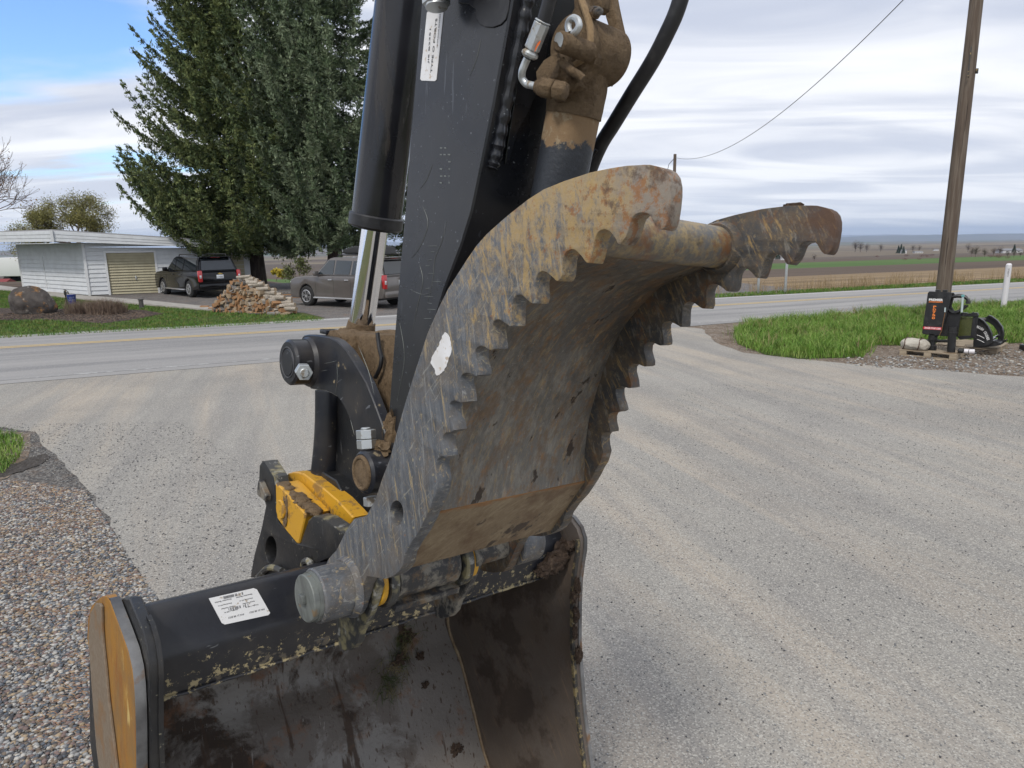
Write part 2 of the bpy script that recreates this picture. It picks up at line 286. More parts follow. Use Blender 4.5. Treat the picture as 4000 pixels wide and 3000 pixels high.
MT['cap_steel'] = mat('cap_steel', (0.20, 0.215, 0.20), 0.5, 0.35, layers=[
    dict(col=(0.11, 0.115, 0.11), scale=1, stretch=(10, 50, 14), rot=(0.6, 0, 0), detail=6, thr=0.52, soft=0.08, amt=0.7),
    dict(col=(0.25, 0.17, 0.09), scale=18, detail=5, thr=0.64, soft=0.03, amt=0.8)], bump=[dict(scale=60, detail=4, str=0.2, d=0.002)])
MT['rubber'] = mat('rubber', (0.014, 0.014, 0.016), 0.42, layers=[dict(col=(0.05, 0.05, 0.05), scale=30, detail=5, thr=0.6, soft=0.1, amt=0.5)])
MT['white_paint'] = mat('white_paint', (0.74, 0.74, 0.75), 0.5, layers=[dict(col=(0.60, 0.58, 0.56), scale=14, detail=6, thr=0.5, soft=0.12, amt=0.7), dict(col=(0.45, 0.36, 0.26), scale=60, detail=6, thr=0.62, soft=0.03, amt=0.8)], bump=[dict(scale=25, detail=4, str=0.4, d=0.002)])
MT['label'] = mat('label_paper', (0.66, 0.66, 0.66), 0.45, layers=[
    dict(col=(0.32, 0.25, 0.17), scale=60, detail=5, thr=0.66, soft=0.02, amt=0.8)])
MT['ink'] = mat('ink', (0.06, 0.06, 0.065), 0.6)
MT['chip'] = mat('chip_primer', (0.19, 0.165, 0.115), 0.8, layers=[dict(col=(0.34, 0.29, 0.15), scale=45, detail=4, thr=0.5, soft=0.05)])
MT['orange_mark'] = mat('orange_mark', (0.75, 0.16, 0.03), 0.6)

# ---------------------------------------------------------------- mesh helpers
WM = {}          # root -> inverse world matrix
def empty(name, label, cat, M=None, group=None):
    o = bpy.data.objects.new(name, None); COL.objects.link(o)
    M = M or Matrix.Identity(4)
    o.matrix_world = M; o.empty_display_size = 0.2
    o['label'] = label; o['category'] = cat
    if group: o['group'] = group
    WM[o.name] = M.inverted(); return o
def mesh_from(name, verts, faces, m, smooth=True, angle=35):
    me = bpy.data.meshes.new(name)
    me.from_pydata([tuple(v) for v in verts], [], faces); me.update()
    if m is not None:
        for q in (m if isinstance(m, (list, tuple)) else [m]): me.materials.append(q)
    if smooth:
        me.polygons.foreach_set('use_smooth', [True] * len(me.polygons))
        me.set_sharp_from_angle(angle=math.radians(angle))
    return me
def obj(name, bm, m, parent=None, smooth=True, angle=35, label=None, cat=None, group=None, kind=None, world=False, origin=None):
    """bm: bmesh in parent-local coordinates (or world coordinates when world=True)."""
    if isinstance(bm, tuple): me = mesh_from(name, bm[0], bm[1], None, smooth, angle)
    else:
        bmesh.ops.recalc_face_normals(bm, faces=bm.faces)
        me = bpy.data.meshes.new(name); bm.to_mesh(me); bm.free()
        if smooth and len(me.polygons):
            me.polygons.foreach_set('use_smooth', [True] * len(me.polygons)); me.set_sharp_from_angle(angle=math.radians(angle))
    for q in (m if isinstance(m, (list, tuple)) else [m]): me.materials.append(q)
    o = bpy.data.objects.new(name, me); COL.objects.link(o)
    if parent is not None:
        if world:
            r = parent
            while r.parent: r = r.parent
            me.transform(WM[r.name])
        o.parent = parent
    elif origin is not None:
        me.transform(Matrix.Translation(-Vector(origin))); o.location = origin
    if label: o['label'] = label
    if cat: o['category'] = cat
    if group: o['group'] = group
    if kind: o['kind'] = kind
    return o
def frame(d):
    d = Vector(d).normalized()
    a = Vector((0, 0, 1)) if abs(d.z) < 0.9 else Vector((1, 0, 0))
    x = d.cross(a).normalized(); return x, d.cross(x).normalized(), d
def prism(bm, pts, vec, bev=0.0, seg=1):
    """extrude the (concave) outline pts along vec"""
    vec = Vector(vec); pts = [Vector(p) for p in pts]
    v0 = [bm.verts.new(p) for p in pts]; v1 = [bm.verts.new(p + vec) for p in pts]; n = len(pts)
    f0 = bm.faces.new(v0); f1 = bm.faces.new(v1[::-1])
    for i in range(n): bm.faces.new((v0[i], v1[i], v1[(i + 1) % n], v0[(i + 1) % n]))
    if bev:
        bm.normal_update()
        es = list(f0.edges) + list(f1.edges)
        try: bmesh.ops.bevel(bm, geom=es, offset=bev, segments=seg, affect='EDGES', clamp_overlap=True, profile=0.6)
        except Exception: pass
def box(bm, c, s, rot=None, bev=0.0):
    c = Vector(c); R = rot or Matrix.Identity(3)
    hx, hy, hz = s[0] / 2, s[1] / 2, s[2] / 2
    pts = [c + R @ Vector(p) for p in ((-hx, -hy, -hz), (hx, -hy, -hz), (hx, hy, -hz), (-hx, hy, -hz))]
    prism_b(bm, pts, R @ Vector((0, 0, s[2])), bev)
def prism_b(bm, pts, vec, bev=0.0):
    v0 = [bm.verts.new(p) for p in pts]; v1 = [bm.verts.new(Vector(p) + vec) for p in pts]; n = len(pts)
    fs = [bm.faces.new(v0), bm.faces.new(v1[::-1])]
    for i in range(n): fs.append(bm.faces.new((v0[i], v1[i], v1[(i + 1) % n], v0[(i + 1) % n])))
    if bev:
        es = set(e for f in fs for e in f.edges)
        bmesh.ops.bevel(bm, geom=list(es), offset=bev, segments=2, affect='EDGES', clamp_overlap=True, profile=0.5)
def cyl(bm, p0, p1, r0, r1=None, seg=24, caps=True, bev=0.0):
    r1 = r0 if r1 is None else r1; p0, p1 = Vector(p0), Vector(p1)
    x, y, d = frame(p1 - p0)
    def ring(p, r): return [bm.verts.new(p + x * math.cos(2 * pi * k / seg) * r + y * math.sin(2 * pi * k / seg) * r) for k in range(seg)]
    rs = []
    if bev:
        rs = [ring(p0, r0 - bev), ring(p0 + d * bev, r0), ring(p1 - d * bev, r1), ring(p1, r1 - bev)]
    else: rs = [ring(p0, r0), ring(p1, r1)]
    for a, b in zip(rs, rs[1:]):
        for k in range(seg): bm.faces.new((a[k], a[(k + 1) % seg], b[(k + 1) % seg], b[k]))
    if caps: bm.faces.new(rs[0][::-1]); bm.faces.new(rs[-1])
def tube(bm, pts, r, seg=10, caps=True):
    pts = [Vector(p) for p in pts]; n = len(pts)
    rr = r if isinstance(r, (list, tuple)) else [r] * n
    rings = []; x = None
    for i, p in enumerate(pts):
        d = (pts[min(i + 1, n - 1)] - pts[max(i - 1, 0)]).normalized()
        if x is None: x = frame(d)[0]
        x = (x - d * x.dot(d)).normalized(); y = d.cross(x)
        rings.append([bm.verts.new(p + (x * math.cos(2 * pi * k / seg) + y * math.sin(2 * pi * k / seg)) * rr[i]) for k in range(seg)])
    for a, b in zip(rings, rings[1:]):
        for k in range(seg): bm.faces.new((a[k], a[(k + 1) % seg], b[(k + 1) % seg], b[k]))
    if caps: bm.faces.new(rings[0][::-1]); bm.faces.new(rings[-1])
def smooth_path(pts, n=6):
    pts = [Vector(p) for p in pts]; out = []
    for i in range(len(pts) - 1):
        p0 = pts[max(i - 1, 0)]; p1 = pts[i]; p2 = pts[i + 1]; p3 = pts[min(i + 2, len(pts) - 1)]
        for k in range(n):
            t = k / n
            out.append(0.5 * ((2 * p1) + (p2 - p0) * t + (2 * p0 - 5 * p1 + 4 * p2 - p3) * t * t + (3 * p1 - p0 - 3 * p2 + p3) * t ** 3))
    out.append(pts[-1]); return out
def blob(bm, c, rad, seed=0, amp=0.2, freq=2.0, sub=3, rot=None):
    r = bmesh.ops.create_icosphere(bm, subdivisions=sub, radius=1.0)
    R = rot or Matrix.Identity(3)
    for v in r['verts']:
        p = v.co.copy(); k = 1 + amp * noise.noise(p * freq + Vector((seed * 3.7, seed, 0))) * 2 + amp * 0.5 * noise.noise(p * freq * 3 + Vector((seed, 5, 1)))
        p = Vector((p.x * rad[0], p.y * rad[1], p.z * rad[2])) * k
        v.co = Vector(c) + R @ p
def text_mesh(s, P, xd, yd, width=None, height=None, thick=0.001, bold=0.0, spacing=1.0, shear=0.0):
    """text as a thin mesh: baseline start P, along xd, up yd; scaled to width x height (of the capital letters)"""
    cu = bpy.data.curves.new('t', 'FONT'); cu.body = s; cu.size = 1.0; cu.extrude = 0.0; cu.offset = bold; cu.resolution_u = 3
    cu.space_character = spacing; cu.shear = shear
    o = bpy.data.objects.new('t', cu); COL.objects.link(o)
    dg = bpy.context.evaluated_depsgraph_get(); me = o.evaluated_get(dg).to_mesh()
    vs = np.array([v.co[:] for v in me.vertices]); fs = [tuple(p.vertices) for p in me.polygons]
    o.evaluated_get(dg).to_mesh_clear(); bpy.data.objects.remove(o); bpy.data.curves.remove(cu)
    mn, mxx = vs.min(0), vs.max(0)
    hh = max(mxx[1] - mn[1], 1e-6); ww = max(mxx[0] - mn[0], 1e-6)
    sy = height / hh; sx = width / ww if width else sy
    P = Vector(P); xd = Vector(xd).normalized(); yd = Vector(yd); yd = (yd - xd * yd.dot(xd)).normalized(); n = xd.cross(yd)
    out = [P + xd * (v[0] - mn[0]) * sx + yd * (v[1] - mn[1]) * sy + n * thick for v in vs]
    k = len(out)
    back = [p - n * thick * 0.8 for p in out]
    from collections import Counter
    ec = Counter()
    for f in fs:
        for a, b in zip(f, f[1:] + f[:1]): ec[(a, b)] += 1
    sides = [(b, a, a + k, b + k) for (a, b) in ec if (b, a) not in ec]
    return out + back, fs + [tuple(i + k for i in f[::-1]) for f in fs] + sides
def quad_np(name, V, Fq, m, parent=None, **kw):
    me = bpy.data.meshes.new(name)
    V = np.asarray(V, dtype=np.float32); Fq = np.asarray(Fq, dtype=np.int32)
    me.vertices.add(len(V)); me.vertices.foreach_set('co', V.ravel())
    n, k = Fq.shape
    me.loops.add(n * k); me.loops.foreach_set('vertex_index', Fq.ravel())
    me.polygons.add(n); me.polygons.foreach_set('loop_start', np.arange(n) * k)
    me.update(calc_edges=True); me.validate()
    for q in (m if isinstance(m, (list, tuple)) else [m]): me.materials.append(q)
    o = bpy.data.objects.new(name, me); COL.objects.link(o)
    if parent is not None: o.parent = parent
    for a in ('label', 'cat', 'group', 'kind'):
        if kw.get(a): o['category' if a == 'cat' else a] = kw[a]
    return o

exec_parts = []
# ================================================================ TERRAIN AND SETTING
RD = Vector((0.9272, 0.3746, 0)); RN = Vector((-0.3746, 0.9272, 0)); S0 = 23.1
def sdist(x, y): return -0.3746 * x + 0.9272 * y - S0
def tdist(x, y): return 0.9272 * x + 0.3746 * y
def sstep(a, b, v):
    v = np.clip((v - a) / (b - a), 0, 1); return v * v * (3 - 2 * v)
def terr(x, y):
    s = sdist(x, y); t = tdist(x, y)
    s1 = 1.2 + 33 * (1 - sstep(-2, 9, t))
    d = np.maximum(s - s1, 0)
    z = -0.04 * d * d / (d + 3)
    z = np.where(z < -12, -16 + 4 * np.exp((z + 12) / 4.0), z)
    return z - 0.0145 * np.clip(s - 500, 0, 7000)
def band_mat():
    m = bpy.data.materials.new('countryside'); m.use_nodes = True; t = m.node_tree; L = t.links.new
    b = t.nodes['Principled BSDF']; b.inputs['Roughness'].default_value = 0.95; b.inputs['Specular IOR Level'].default_value = 0.2
    tc = N(t, 'ShaderNodeTexCoord').outputs['Object']
    def dot(v, add):
        d = N(t, 'ShaderNodeVectorMath', operation='DOT_PRODUCT'); L(tc, d.inputs[0]); d.inputs[1].default_value = v
        a = N(t, 'ShaderNodeMath', operation='ADD', i_1=add); L(d.outputs['Value'], a.inputs[0]); return a.outputs[0]
    s = dot((-0.3746, 0.9272, 0), -S0); u = dot((0.9272, 0.3746, 0), 0)
    cb = N(t, 'ShaderNodeCombineXYZ'); L(u, cb.inputs[0]); L(s, cb.inputs[1])
    def nz(scale, st, det=5):
        mp = N(t, 'ShaderNodeMapping'); mp.inputs['Scale'].default_value = st; L(cb.outputs[0], mp.inputs[0])
        n = N(t, 'ShaderNodeTexNoise'); n.inputs['Scale'].default_value = scale; n.inputs['Detail'].default_value = det; n.inputs['Roughness'].default_value = 0.6
        L(mp.outputs[0], n.inputs['Vector']); return n.outputs['Fac']
    def rgb(c):
        r = N(t, 'ShaderNodeRGB'); r.outputs[0].default_value = (*c, 1); return r.outputs[0]
    def mix(f, a, c):
        x = N(t, 'ShaderNodeMix', data_type='RGBA'); L(f, x.inputs[0]); L(a, x.inputs[6]); L(c, x.inputs[7]); return x.outputs[2]
    def mr(f, a, c, lo=0, hi=1):
        x = N(t, 'ShaderNodeMapRange'); L(f, x.inputs[0])
        for i, v in enumerate((a, c, lo, hi)): x.inputs[i + 1].default_value = v
        return x.outputs[0]
    rows = nz(1.0, (0.02, 1.6, 1), 4); rows2 = nz(1.0, (0.15, 5.0, 1), 4)
    stub = mix(mr(rows, 0.46, 0.62), rgb((0.27, 0.195, 0.11)), rgb((0.085, 0.057, 0.037)))
    stub = mix(mr(rows2, 0.55, 0.66, 0, 0.7), stub, rgb((0.34, 0.25, 0.14)))
    soil = mix(mr(nz(1.0, (0.02, 0.6, 1), 6), 0.4, 0.65), rgb((0.082, 0.060, 0.045)), rgb((0.125, 0.092, 0.068)))
    green = mix(mr(nz(1.0, (0.008, 0.05, 1), 5), 0.4, 0.65), rgb((0.058, 0.115, 0.026)), rgb((0.10, 0.15, 0.04)))
    cur = mix(mr(nz(0.6, (1, 1, 1), 6), 0.4, 0.65), rgb((0.055, 0.085, 0.022)), rgb((0.15, 0.12, 0.06)))   # near ground
    wob = nz(1.0, (0.01, 0.02, 1), 3)
    wa = N(t, 'ShaderNodeMath', operation='MULTIPLY_ADD', i_1=0.10, i_2=0.95); L(wob, wa.inputs[0])
    sw = N(t, 'ShaderNodeMath', operation='MULTIPLY'); L(s, sw.inputs[0]); L(wa.outputs[0], sw.inputs[1]); sw = sw.outputs[0]
    # left side of the place: the fields start farther away (behind the garage)
    t0 = mr(u, -2, 9, 34, 2.2)
    far1 = N(t, 'ShaderNodeMath', operation='SUBTRACT'); L(s, far1.inputs[0]); L(t0, far1.inputs[1])
    cur = mix(mr(far1.outputs[0], 0, 0.5), cur, stub)
    for a, bnd, c in ((18.5, 0.5, soil), (49, 1.0, green), (125, 2, soil)):
        sh = N(t, 'ShaderNodeMath', operation='SUBTRACT', i_1=a); L(sw, sh.inputs[0])
        c2 = c
        cur = mix(mr(sh.outputs[0], 0, bnd), cur, c2)
    # far valley patchwork
    mp = N(t, 'ShaderNodeMapping'); mp.inputs['Scale'].default_value = (0.0016, 0.0042, 1); L(cb.outputs[0], mp.inputs[0])
    vo = N(t, 'ShaderNodeTexVoronoi'); vo.inputs['Scale'].default_value = 1.0; vo.distance = 'CHEBYCHEV'; L(mp.outputs[0], vo.inputs['Vector'])
    sp = N(t, 'ShaderNodeSeparateColor'); L(vo.outputs['Color'], sp.inputs[0])
    cr = N(t, 'ShaderNodeValToRGB'); cr.color_ramp.interpolation = 'CONSTANT'
    els = [(0, (0.16, 0.125, 0.09)), (0.25, (0.085, 0.062, 0.05)), (0.5, (0.09, 0.14, 0.045)), (0.64, (0.21, 0.17, 0.115)), (0.84, (0.075, 0.058, 0.05))]
    e = cr.color_ramp.elements; e[0].position = 0; e[0].color = (*els[0][1], 1); e[1].position = els[1][0]; e[1].color = (*els[1][1], 1)
    for p, c in els[2:]: q = e.new(p); q.color = (*c, 1)
    L(sp.outputs[0], cr.inputs[0])
    sh = N(t, 'ShaderNodeMath', operation='SUBTRACT', i_1=330); L(sw, sh.inputs[0])
    pat = mix(mr(nz(0.02, (1, 3, 1), 6), 0.42, 0.6, 0, 0.6), cr.outputs[0], rgb((0.13, 0.11, 0.075)))
    cur = mix(mr(sh.outputs[0], 0, 6), cur, pat)
    L(cur, b.inputs['Base Color'])
    bp = N(t, 'ShaderNodeBump'); bp.inputs['Strength'].default_value = 0.5; bp.inputs['Distance'].default_value = 0.15; L(rows, bp.inputs['Height']); L(bp.outputs[0], b.inputs['Normal'])
    return m
def build_ground():
    def axis(lim0, lim1, near, step):
        pos = list(np.arange(0, near, step)); v = near; st = step
        while v < lim1: pos.append(v); st *= 1.16; v += st
        pos.append(lim1)
        neg = [-p for p in pos[1:] if p <= -lim0]
        return np.array(sorted(neg) + pos)
    X = axis(-16000, 20000, 48, 1.2); Y = axis(-60, 22000, 72, 1.2)
    XX, YY = np.meshgrid(X, Y)
    Z = terr(XX, YY)
    V = np.stack([XX, YY, Z], -1).reshape(-1, 3); nx, ny = len(X), len(Y)
    i = np.arange(ny - 1)[:, None] * nx + np.arange(nx - 1)[None, :]
    Fq = np.stack([i, i + 1, i + nx + 1, i + nx], -1).reshape(-1, 4)
    quad_np('ground', V, Fq, band_mat(), kind='structure')
build_ground()
def sheet(name, pts, z, m, res=None, **kw):
    """flat polygon sheet in world coordinates"""
    P = [Vector((p[0], p[1], z)) for p in pts]
    tri = tessellate_polygon([P])
    fs = []
    for a, b, c in tri:
        n = (P[b] - P[a]).cross(P[c] - P[a]); fs.append((a, b, c) if n.z > 0 else (a, c, b))
    return obj(name, (P, fs), m, smooth=False, **kw)
def wobble(pts, amp=0.08, n=8, seed=1):
    out = []
    for i, a in enumerate(pts):
        b = pts[(i + 1) % len(pts)]
        for k in range(n):
            p = Vector(a[:2]).lerp(Vector(b[:2]), k / n).to_3d()
            q = p * 1.7 + Vector((seed, 0, 0)); p += Vector((noise.noise(q), noise.noise(q + Vector((9, 9, 0))), 0)) * amp * (0 if k == 0 else 1)
            out.append(p)
    return out
chips = [dict(col=(0.36, 0.35, 0.33), scale=58, kind='cell', thr=0.72, soft=0.05, amt=0.65),
         dict(col=(0.075, 0.075, 0.078), scale=50, kind='cell', ch=1, thr=0.80, soft=0.04, amt=0.7)]
def lot_mat():
    m = mat('lot_gravel', (0.275, 0.260, 0.233), 0.93, spec=0.25, layers=[
        dict(col=(0.325, 0.308, 0.280), scale=0.35, detail=6, thr=0.5, soft=0.15, amt=0.8),
        dict(col=(0.50, 0.405, 0.30), scale=1, stretch=(0.10, 1.3, 1), rot=(0, 0, 1.95), detail=8, nr=0.62, dist=0.5, thr=0.545, soft=0.09, amt=0.40),
        dict(col=(0.215, 0.205, 0.195), scale=1, stretch=(0.12, 2.2, 1), rot=(0, 0, 1.82), loc=(3, 7, 0), detail=6, thr=0.56, soft=0.08, amt=0.55),
        dict(col=(0.20, 0.19, 0.18), scale=0.5, detail=6, thr=0.55, soft=0.1, amt=0.5),
        dict(col=(0.50, 0.48, 0.43), scale=120, kind='cell', thr=0.80, soft=0.08, amt=0.6),
        dict(col=(0.11, 0.11, 0.11), scale=110, kind='cell', ch=1, thr=0.82, soft=0.06, amt=0.5),
        dict(col=(0.055, 0.05, 0.048), scale=9, kind='voronoi', thr=0.05, soft=0.02, inv=True, amt=0.5)],
        bump=[dict(scale=115, kind='voronoi', str=0.4, d=0.008), dict(scale=14, detail=6, nr=0.7, str=0.35, d=0.012), dict(scale=1, stretch=(0.3, 5, 1), rot=(0, 0, 1.95), detail=4, dist=0.3, str=0.5, d=0.03)])
    return m
MT['lot'] = lot_mat()
# parking lot (chip sealed, dusty)
lot = [G(-300, 1530), G(0, 1500), G(700, 1440), G(1700, 1350), G(2640, 1276), G(2740, 1285), G(2790, 1335), G(2900, 1378), G(3070, 1397), G(3300, 1420), G(3600, 1445), G(4050, 1475), (16, 11, 0), (16, -8, 0), (-0.8, -8, 0),
       (-1.0, 2.0, 0), G(900, 2900), G(790, 2640), G(660, 2380), G(520, 2210), G(430, 2060), G(330, 1900), G(230, 1800), G(140, 1690), G(0, 1670), G(-300, 1640)]
sheet('parking_lot', wobble(lot, 0.10, 6), 0.008, MT['lot'], kind='structure')
MT['pebble_bed'] = mat('pebble_ground', (0.115, 0.105, 0.095), 0.95, spec=0.2, layers=[
    dict(col=(0.24, 0.23, 0.215), scale=52, kind='cell', thr=0.6, soft=0.05, amt=0.75),
    dict(col=(0.06, 0.06, 0.062), scale=45, kind='cell', ch=1, thr=0.7, soft=0.04, amt=0.8),
    dict(col=(0.19, 0.12, 0.075), scale=1.8, detail=8, nr=0.7, thr=0.60, soft=0.06, amt=0.4)],
    bump=[dict(scale=50, kind='voronoi', str=0.9, d=0.015)])
sheet('gravel_shoulder', [(-16, -6, 0), (0.5, -6, 0), (-0.4, 2.5, 0), G(900, 2300), G(700, 1900), G(500, 1700), G(0, 1600), G(-700, 1620)], 0.004, MT['pebble_bed'], kind='structure')
# road
MT['asphalt'] = mat('road_asphalt', (0.25, 0.245, 0.24), 0.88, spec=0.3, layers=[
    dict(col=(0.31, 0.30, 0.29), scale=1, stretch=(0.10, 1.4, 1), rot=(0, 0, 0.384), detail=5, thr=0.5, soft=0.12, amt=0.8),
    dict(col=(0.155, 0.155, 0.158), scale=1, stretch=(0.08, 1.1, 1), rot=(0, 0, 0.384), loc=(5, 2, 0), detail=6, thr=0.55, soft=0.06, amt=0.55),
    dict(col=(0.11, 0.11, 0.113), scale=1, stretch=(0.5, 6, 1), rot=(0, 0, 0.384), detail=5, thr=0.68, soft=0.02, amt=0.6),
    dict(col=(0.36, 0.35, 0.34), scale=48, kind='cell', thr=0.8, soft=0.05, amt=0.4)],
    bump=[dict(scale=60, detail=3, str=0.3, d=0.008)])
def rline(pts): return [G(*p) for p in pts]
def ext(ps, a=60, b=90):
    ps = [Vector(p) for p in ps]
    d0 = (ps[0] - ps[1]).normalized(); d1 = (ps[-1] - ps[-2]).normalized()
    return [ps[0] + d0 * a] + ps + [ps[-1] + d1 * b]
FAR = ext([Vector((-14.4, 19.3, 0)), Vector((-5.38, 22.85, 0)), Vector((8.05, 28.2, 0)), Vector((14.87, 30.9, 0)), Vector((25, 34.7, 0))])
YEL = ext([Vector((-12.85, 17.2, 0)), Vector((-4.85, 20.45, 0)), Vector((6.54, 25.1, 0)), Vector((13.36, 27.9, 0)), Vector((23, 31.7, 0))])
NEAR = ext([Vector((-14, 10.9, 0)), Vector((-5.53, 14.8, 0)), Vector((5.27, 20.15, 0)), Vector((16.8, 25.4, 0)), Vector((27, 29.6, 0))])
def offs(line, d):
    out = []
    for i, p in enumerate(line):
        t = (line[min(i + 1, len(line) - 1)] - line[max(i - 1, 0)]).normalized()
        out.append(p + Vector((-t.y, t.x, 0)) * d)
    return out
def strip(name, A, B, z, m, **kw):
    P = [Vector((p.x, p.y, z)) for p in A] + [Vector((p.x, p.y, z)) for p in B]; n = len(A)
    return obj(name, (P, [(i, i + 1, n + i + 1, n + i) for i in range(n - 1)]), m, smooth=False, **kw)
strip('road', offs(NEAR, -0.45), offs(FAR, 0.35), 0.014, MT['asphalt'], kind='structure')
MT['line_white'] = mat('line_white', (0.62, 0.62, 0.61), 0.8, layers=[dict(col=(0.25, 0.25, 0.25), scale=14, detail=6, thr=0.62, soft=0.05, amt=0.8)])
MT['line_yellow'] = mat('line_yellow', (0.56, 0.40, 0.16), 0.8, layers=[dict(col=(0.25, 0.23, 0.2), scale=14, detail=6, thr=0.62, soft=0.05, amt=0.7)])
strip('road_edge_line', offs(FAR, -0.06), offs(FAR, 0.07), 0.018, MT['line_white'], kind='structure')
NE = [p for p in NEAR]
MT['line_worn'] = mat('line_worn', (0.26, 0.255, 0.25), 0.85, layers=[dict(col=(0.50, 0.50, 0.49), scale=5, detail=8, nr=0.7, thr=0.56, soft=0.06, amt=0.8)])
strip('road_edge_line', offs(NE, -0.05), offs(NE, 0.05), 0.018, MT['line_worn'], kind='structure')
strip('road_centre_line', offs(YEL, 0.06), offs(YEL, 0.17), 0.018, MT['line_yellow'], kind='structure')
strip('road_centre_line', offs(YEL, -0.17), offs(YEL, -0.06), 0.018, MT['line_yellow'], kind='structure')
# dirt apron on the right, shoulder, garden soil on the left
MT['dirt'] = mat('dirt', (0.19, 0.145, 0.108), 0.97, spec=0.2, layers=[
    dict(col=(0.22, 0.185, 0.15), scale=1.2, detail=7, thr=0.5, soft=0.12, amt=0.8),
    dict(col=(0.10, 0.068, 0.045), scale=2.4, detail=7, thr=0.55, soft=0.08, amt=0.8),
    dict(col=(0.36, 0.33, 0.29), scale=34, kind='cell', thr=0.88, soft=0.03, amt=0.7),
    dict(col=(0.07, 0.06, 0.055), scale=30, kind='cell', ch=1, thr=0.82, soft=0.03, amt=0.7)],
    bump=[dict(scale=30, kind='voronoi', str=0.7, d=0.02), dict(scale=3, detail=5, str=0.6, d=0.05)])
sheet('dirt_verge', wobble([G(2650, 1278), G(2760, 1262), (9.0, 21.8, 0), (30, 30.5, 0), (40, 20, 0), (30, 8, 0), G(4000, 1500), G(3300, 1440), G(2850, 1400), G(2700, 1320)], 0.12, 6, 4), 0.005, MT['dirt'], kind='structure')
MT['asphalt_dark'] = mat('driveway', (0.105, 0.098, 0.095), 0.9, spec=0.3, layers=[
    dict(col=(0.15, 0.135, 0.125), scale=1.5, detail=7, thr=0.5, soft=0.1, amt=0.8),
    dict(col=(0.22, 0.13, 0.08), scale=2.2, detail=8, nr=0.7, thr=0.60, soft=0.05, amt=0.6),
    dict(col=(0.3, 0.29, 0.27), scale=30, kind='cell', thr=0.85, soft=0.03, amt=0.5)], bump=[dict(scale=30, detail=4, str=0.4, d=0.02)])
sheet('driveway', wobble([G(330, 1162), G(800, 1208), G(1010, 1222), G(1185, 1222), G(1290, 1248), G(1640, 1236), (14, 32, 0), (12, 40, 0), (-10, 46, 0), (-18, 42, 0), (-21, 36.5, 0)], 0.06, 5, 3), 0.009, MT['asphalt_dark'], kind='structure')
MT['concrete'] = mat('concrete', (0.36, 0.34, 0.31), 0.85, layers=[dict(col=(0.24, 0.22, 0.19), scale=3, detail=7, thr=0.55, soft=0.1, amt=0.7)], bump=[dict(scale=40, detail=3, str=0.2, d=0.01)])
bm = bmesh.new()
pp = [G(352, 1160), G(560, 1176), G(820, 1203), G(1010, 1216)]; qq = [G(330, 1172), G(560, 1192), G(820, 1215), G(1005, 1222)]
prism(bm, [Vector((p.x, p.y, 0.0)) for p in pp + qq[::-1]], (0, 0, 0.06))
prism(bm, [Vector((p.x, p.y, 0.0)) for p in [G(352, 1160), G(200, 1143), G(0, 1118), G(-200, 1105), G(-200, 1118), G(0, 1133), G(200, 1160), G(330, 1172)]], (0, 0, 0.055))
obj('path', bm, MT['concrete'], smooth=False, kind='structure')
MT['lawn_soil'] = mat('lawn_soil', (0.055, 0.078, 0.022), 0.95, spec=0.2, layers=[
    dict(col=(0.10, 0.085, 0.04), scale=2, detail=7, thr=0.56, soft=0.08, amt=0.7)], bump=[dict(scale=30, detail=4, str=0.6, d=0.03)])
lawnpts = [G(-600, 1345), G(0, 1324), G(640, 1289), G(1100, 1265), G(1270, 1252), G(1180, 1232), G(1010, 1224), G(820, 1217), G(560, 1195), G(330, 1175), G(0, 1136), G(-600, 1100)]
sheet('lawn', wobble(lawnpts, 0.05, 5, 2), 0.010, MT['lawn_soil'], kind='structure')
MT['mulch'] = mat('mulch', (0.060, 0.038, 0.026), 0.95, layers=[
    dict(col=(0.16, 0.11, 0.08), scale=16, kind='cell', thr=0.70, soft=0.04, amt=0.8), dict(col=(0.02, 0.014, 0.011), scale=12, kind='cell', ch=1, thr=0.66, soft=0.05, amt=0.8)],
    bump=[dict(scale=16, kind='voronoi', str=1.0, d=0.05)])
sheet('mulch_bed', wobble([G(-400, 1250), G(0, 1252), G(180, 1253), G(400, 1266), G(520, 1250), G(640, 1228), G(560, 1213), G(420, 1210), G(200, 1208), G(0, 1205), G(-400, 1205)], 0.12, 6, 5), 0.020, MT['mulch'], kind='structure')

# ---------------------------------------------------------------- grass blades
def leaf_mat(name, cols, scale=6, rough=0.6, thr=0.5):
    return mat(name, cols[0], rough, spec=0.3, layers=[dict(col=c, scale=scale * (1 + i), detail=4, thr=thr + 0.03 * i, soft=0.08, amt=0.9) for i, c in enumerate(cols[1:])])
MT['grass'] = leaf_mat('grass_blades', [(0.11, 0.22, 0.025), (0.17, 0.30, 0.045), (0.07, 0.15, 0.02), (0.26, 0.32, 0.09)], 2.0)
MT['lawn'] = leaf_mat('lawn_blades', [(0.072, 0.17, 0.02), (0.11, 0.21, 0.03), (0.05, 0.115, 0.018), (0.2, 0.2, 0.055)], 1.2)
MT['dry_grass'] = leaf_mat('dry_grass', [(0.30, 0.22, 0.12), (0.38, 0.29, 0.17), (0.19, 0.13, 0.07)], 3.0)
def in_poly(P, poly):
    x, y = P[:, 0], P[:, 1]; ins = np.zeros(len(P), bool); n = len(poly)
    for i in range(n):
        x0, y0 = poly[i][0], poly[i][1]; x1, y1 = poly[(i + 1) % n][0], poly[(i + 1) % n][1]
        c = ((y0 > y) != (y1 > y)) & (x < (x1 - x0) * (y - y0) / ((y1 - y0) + 1e-12) + x0); ins ^= c
    return ins
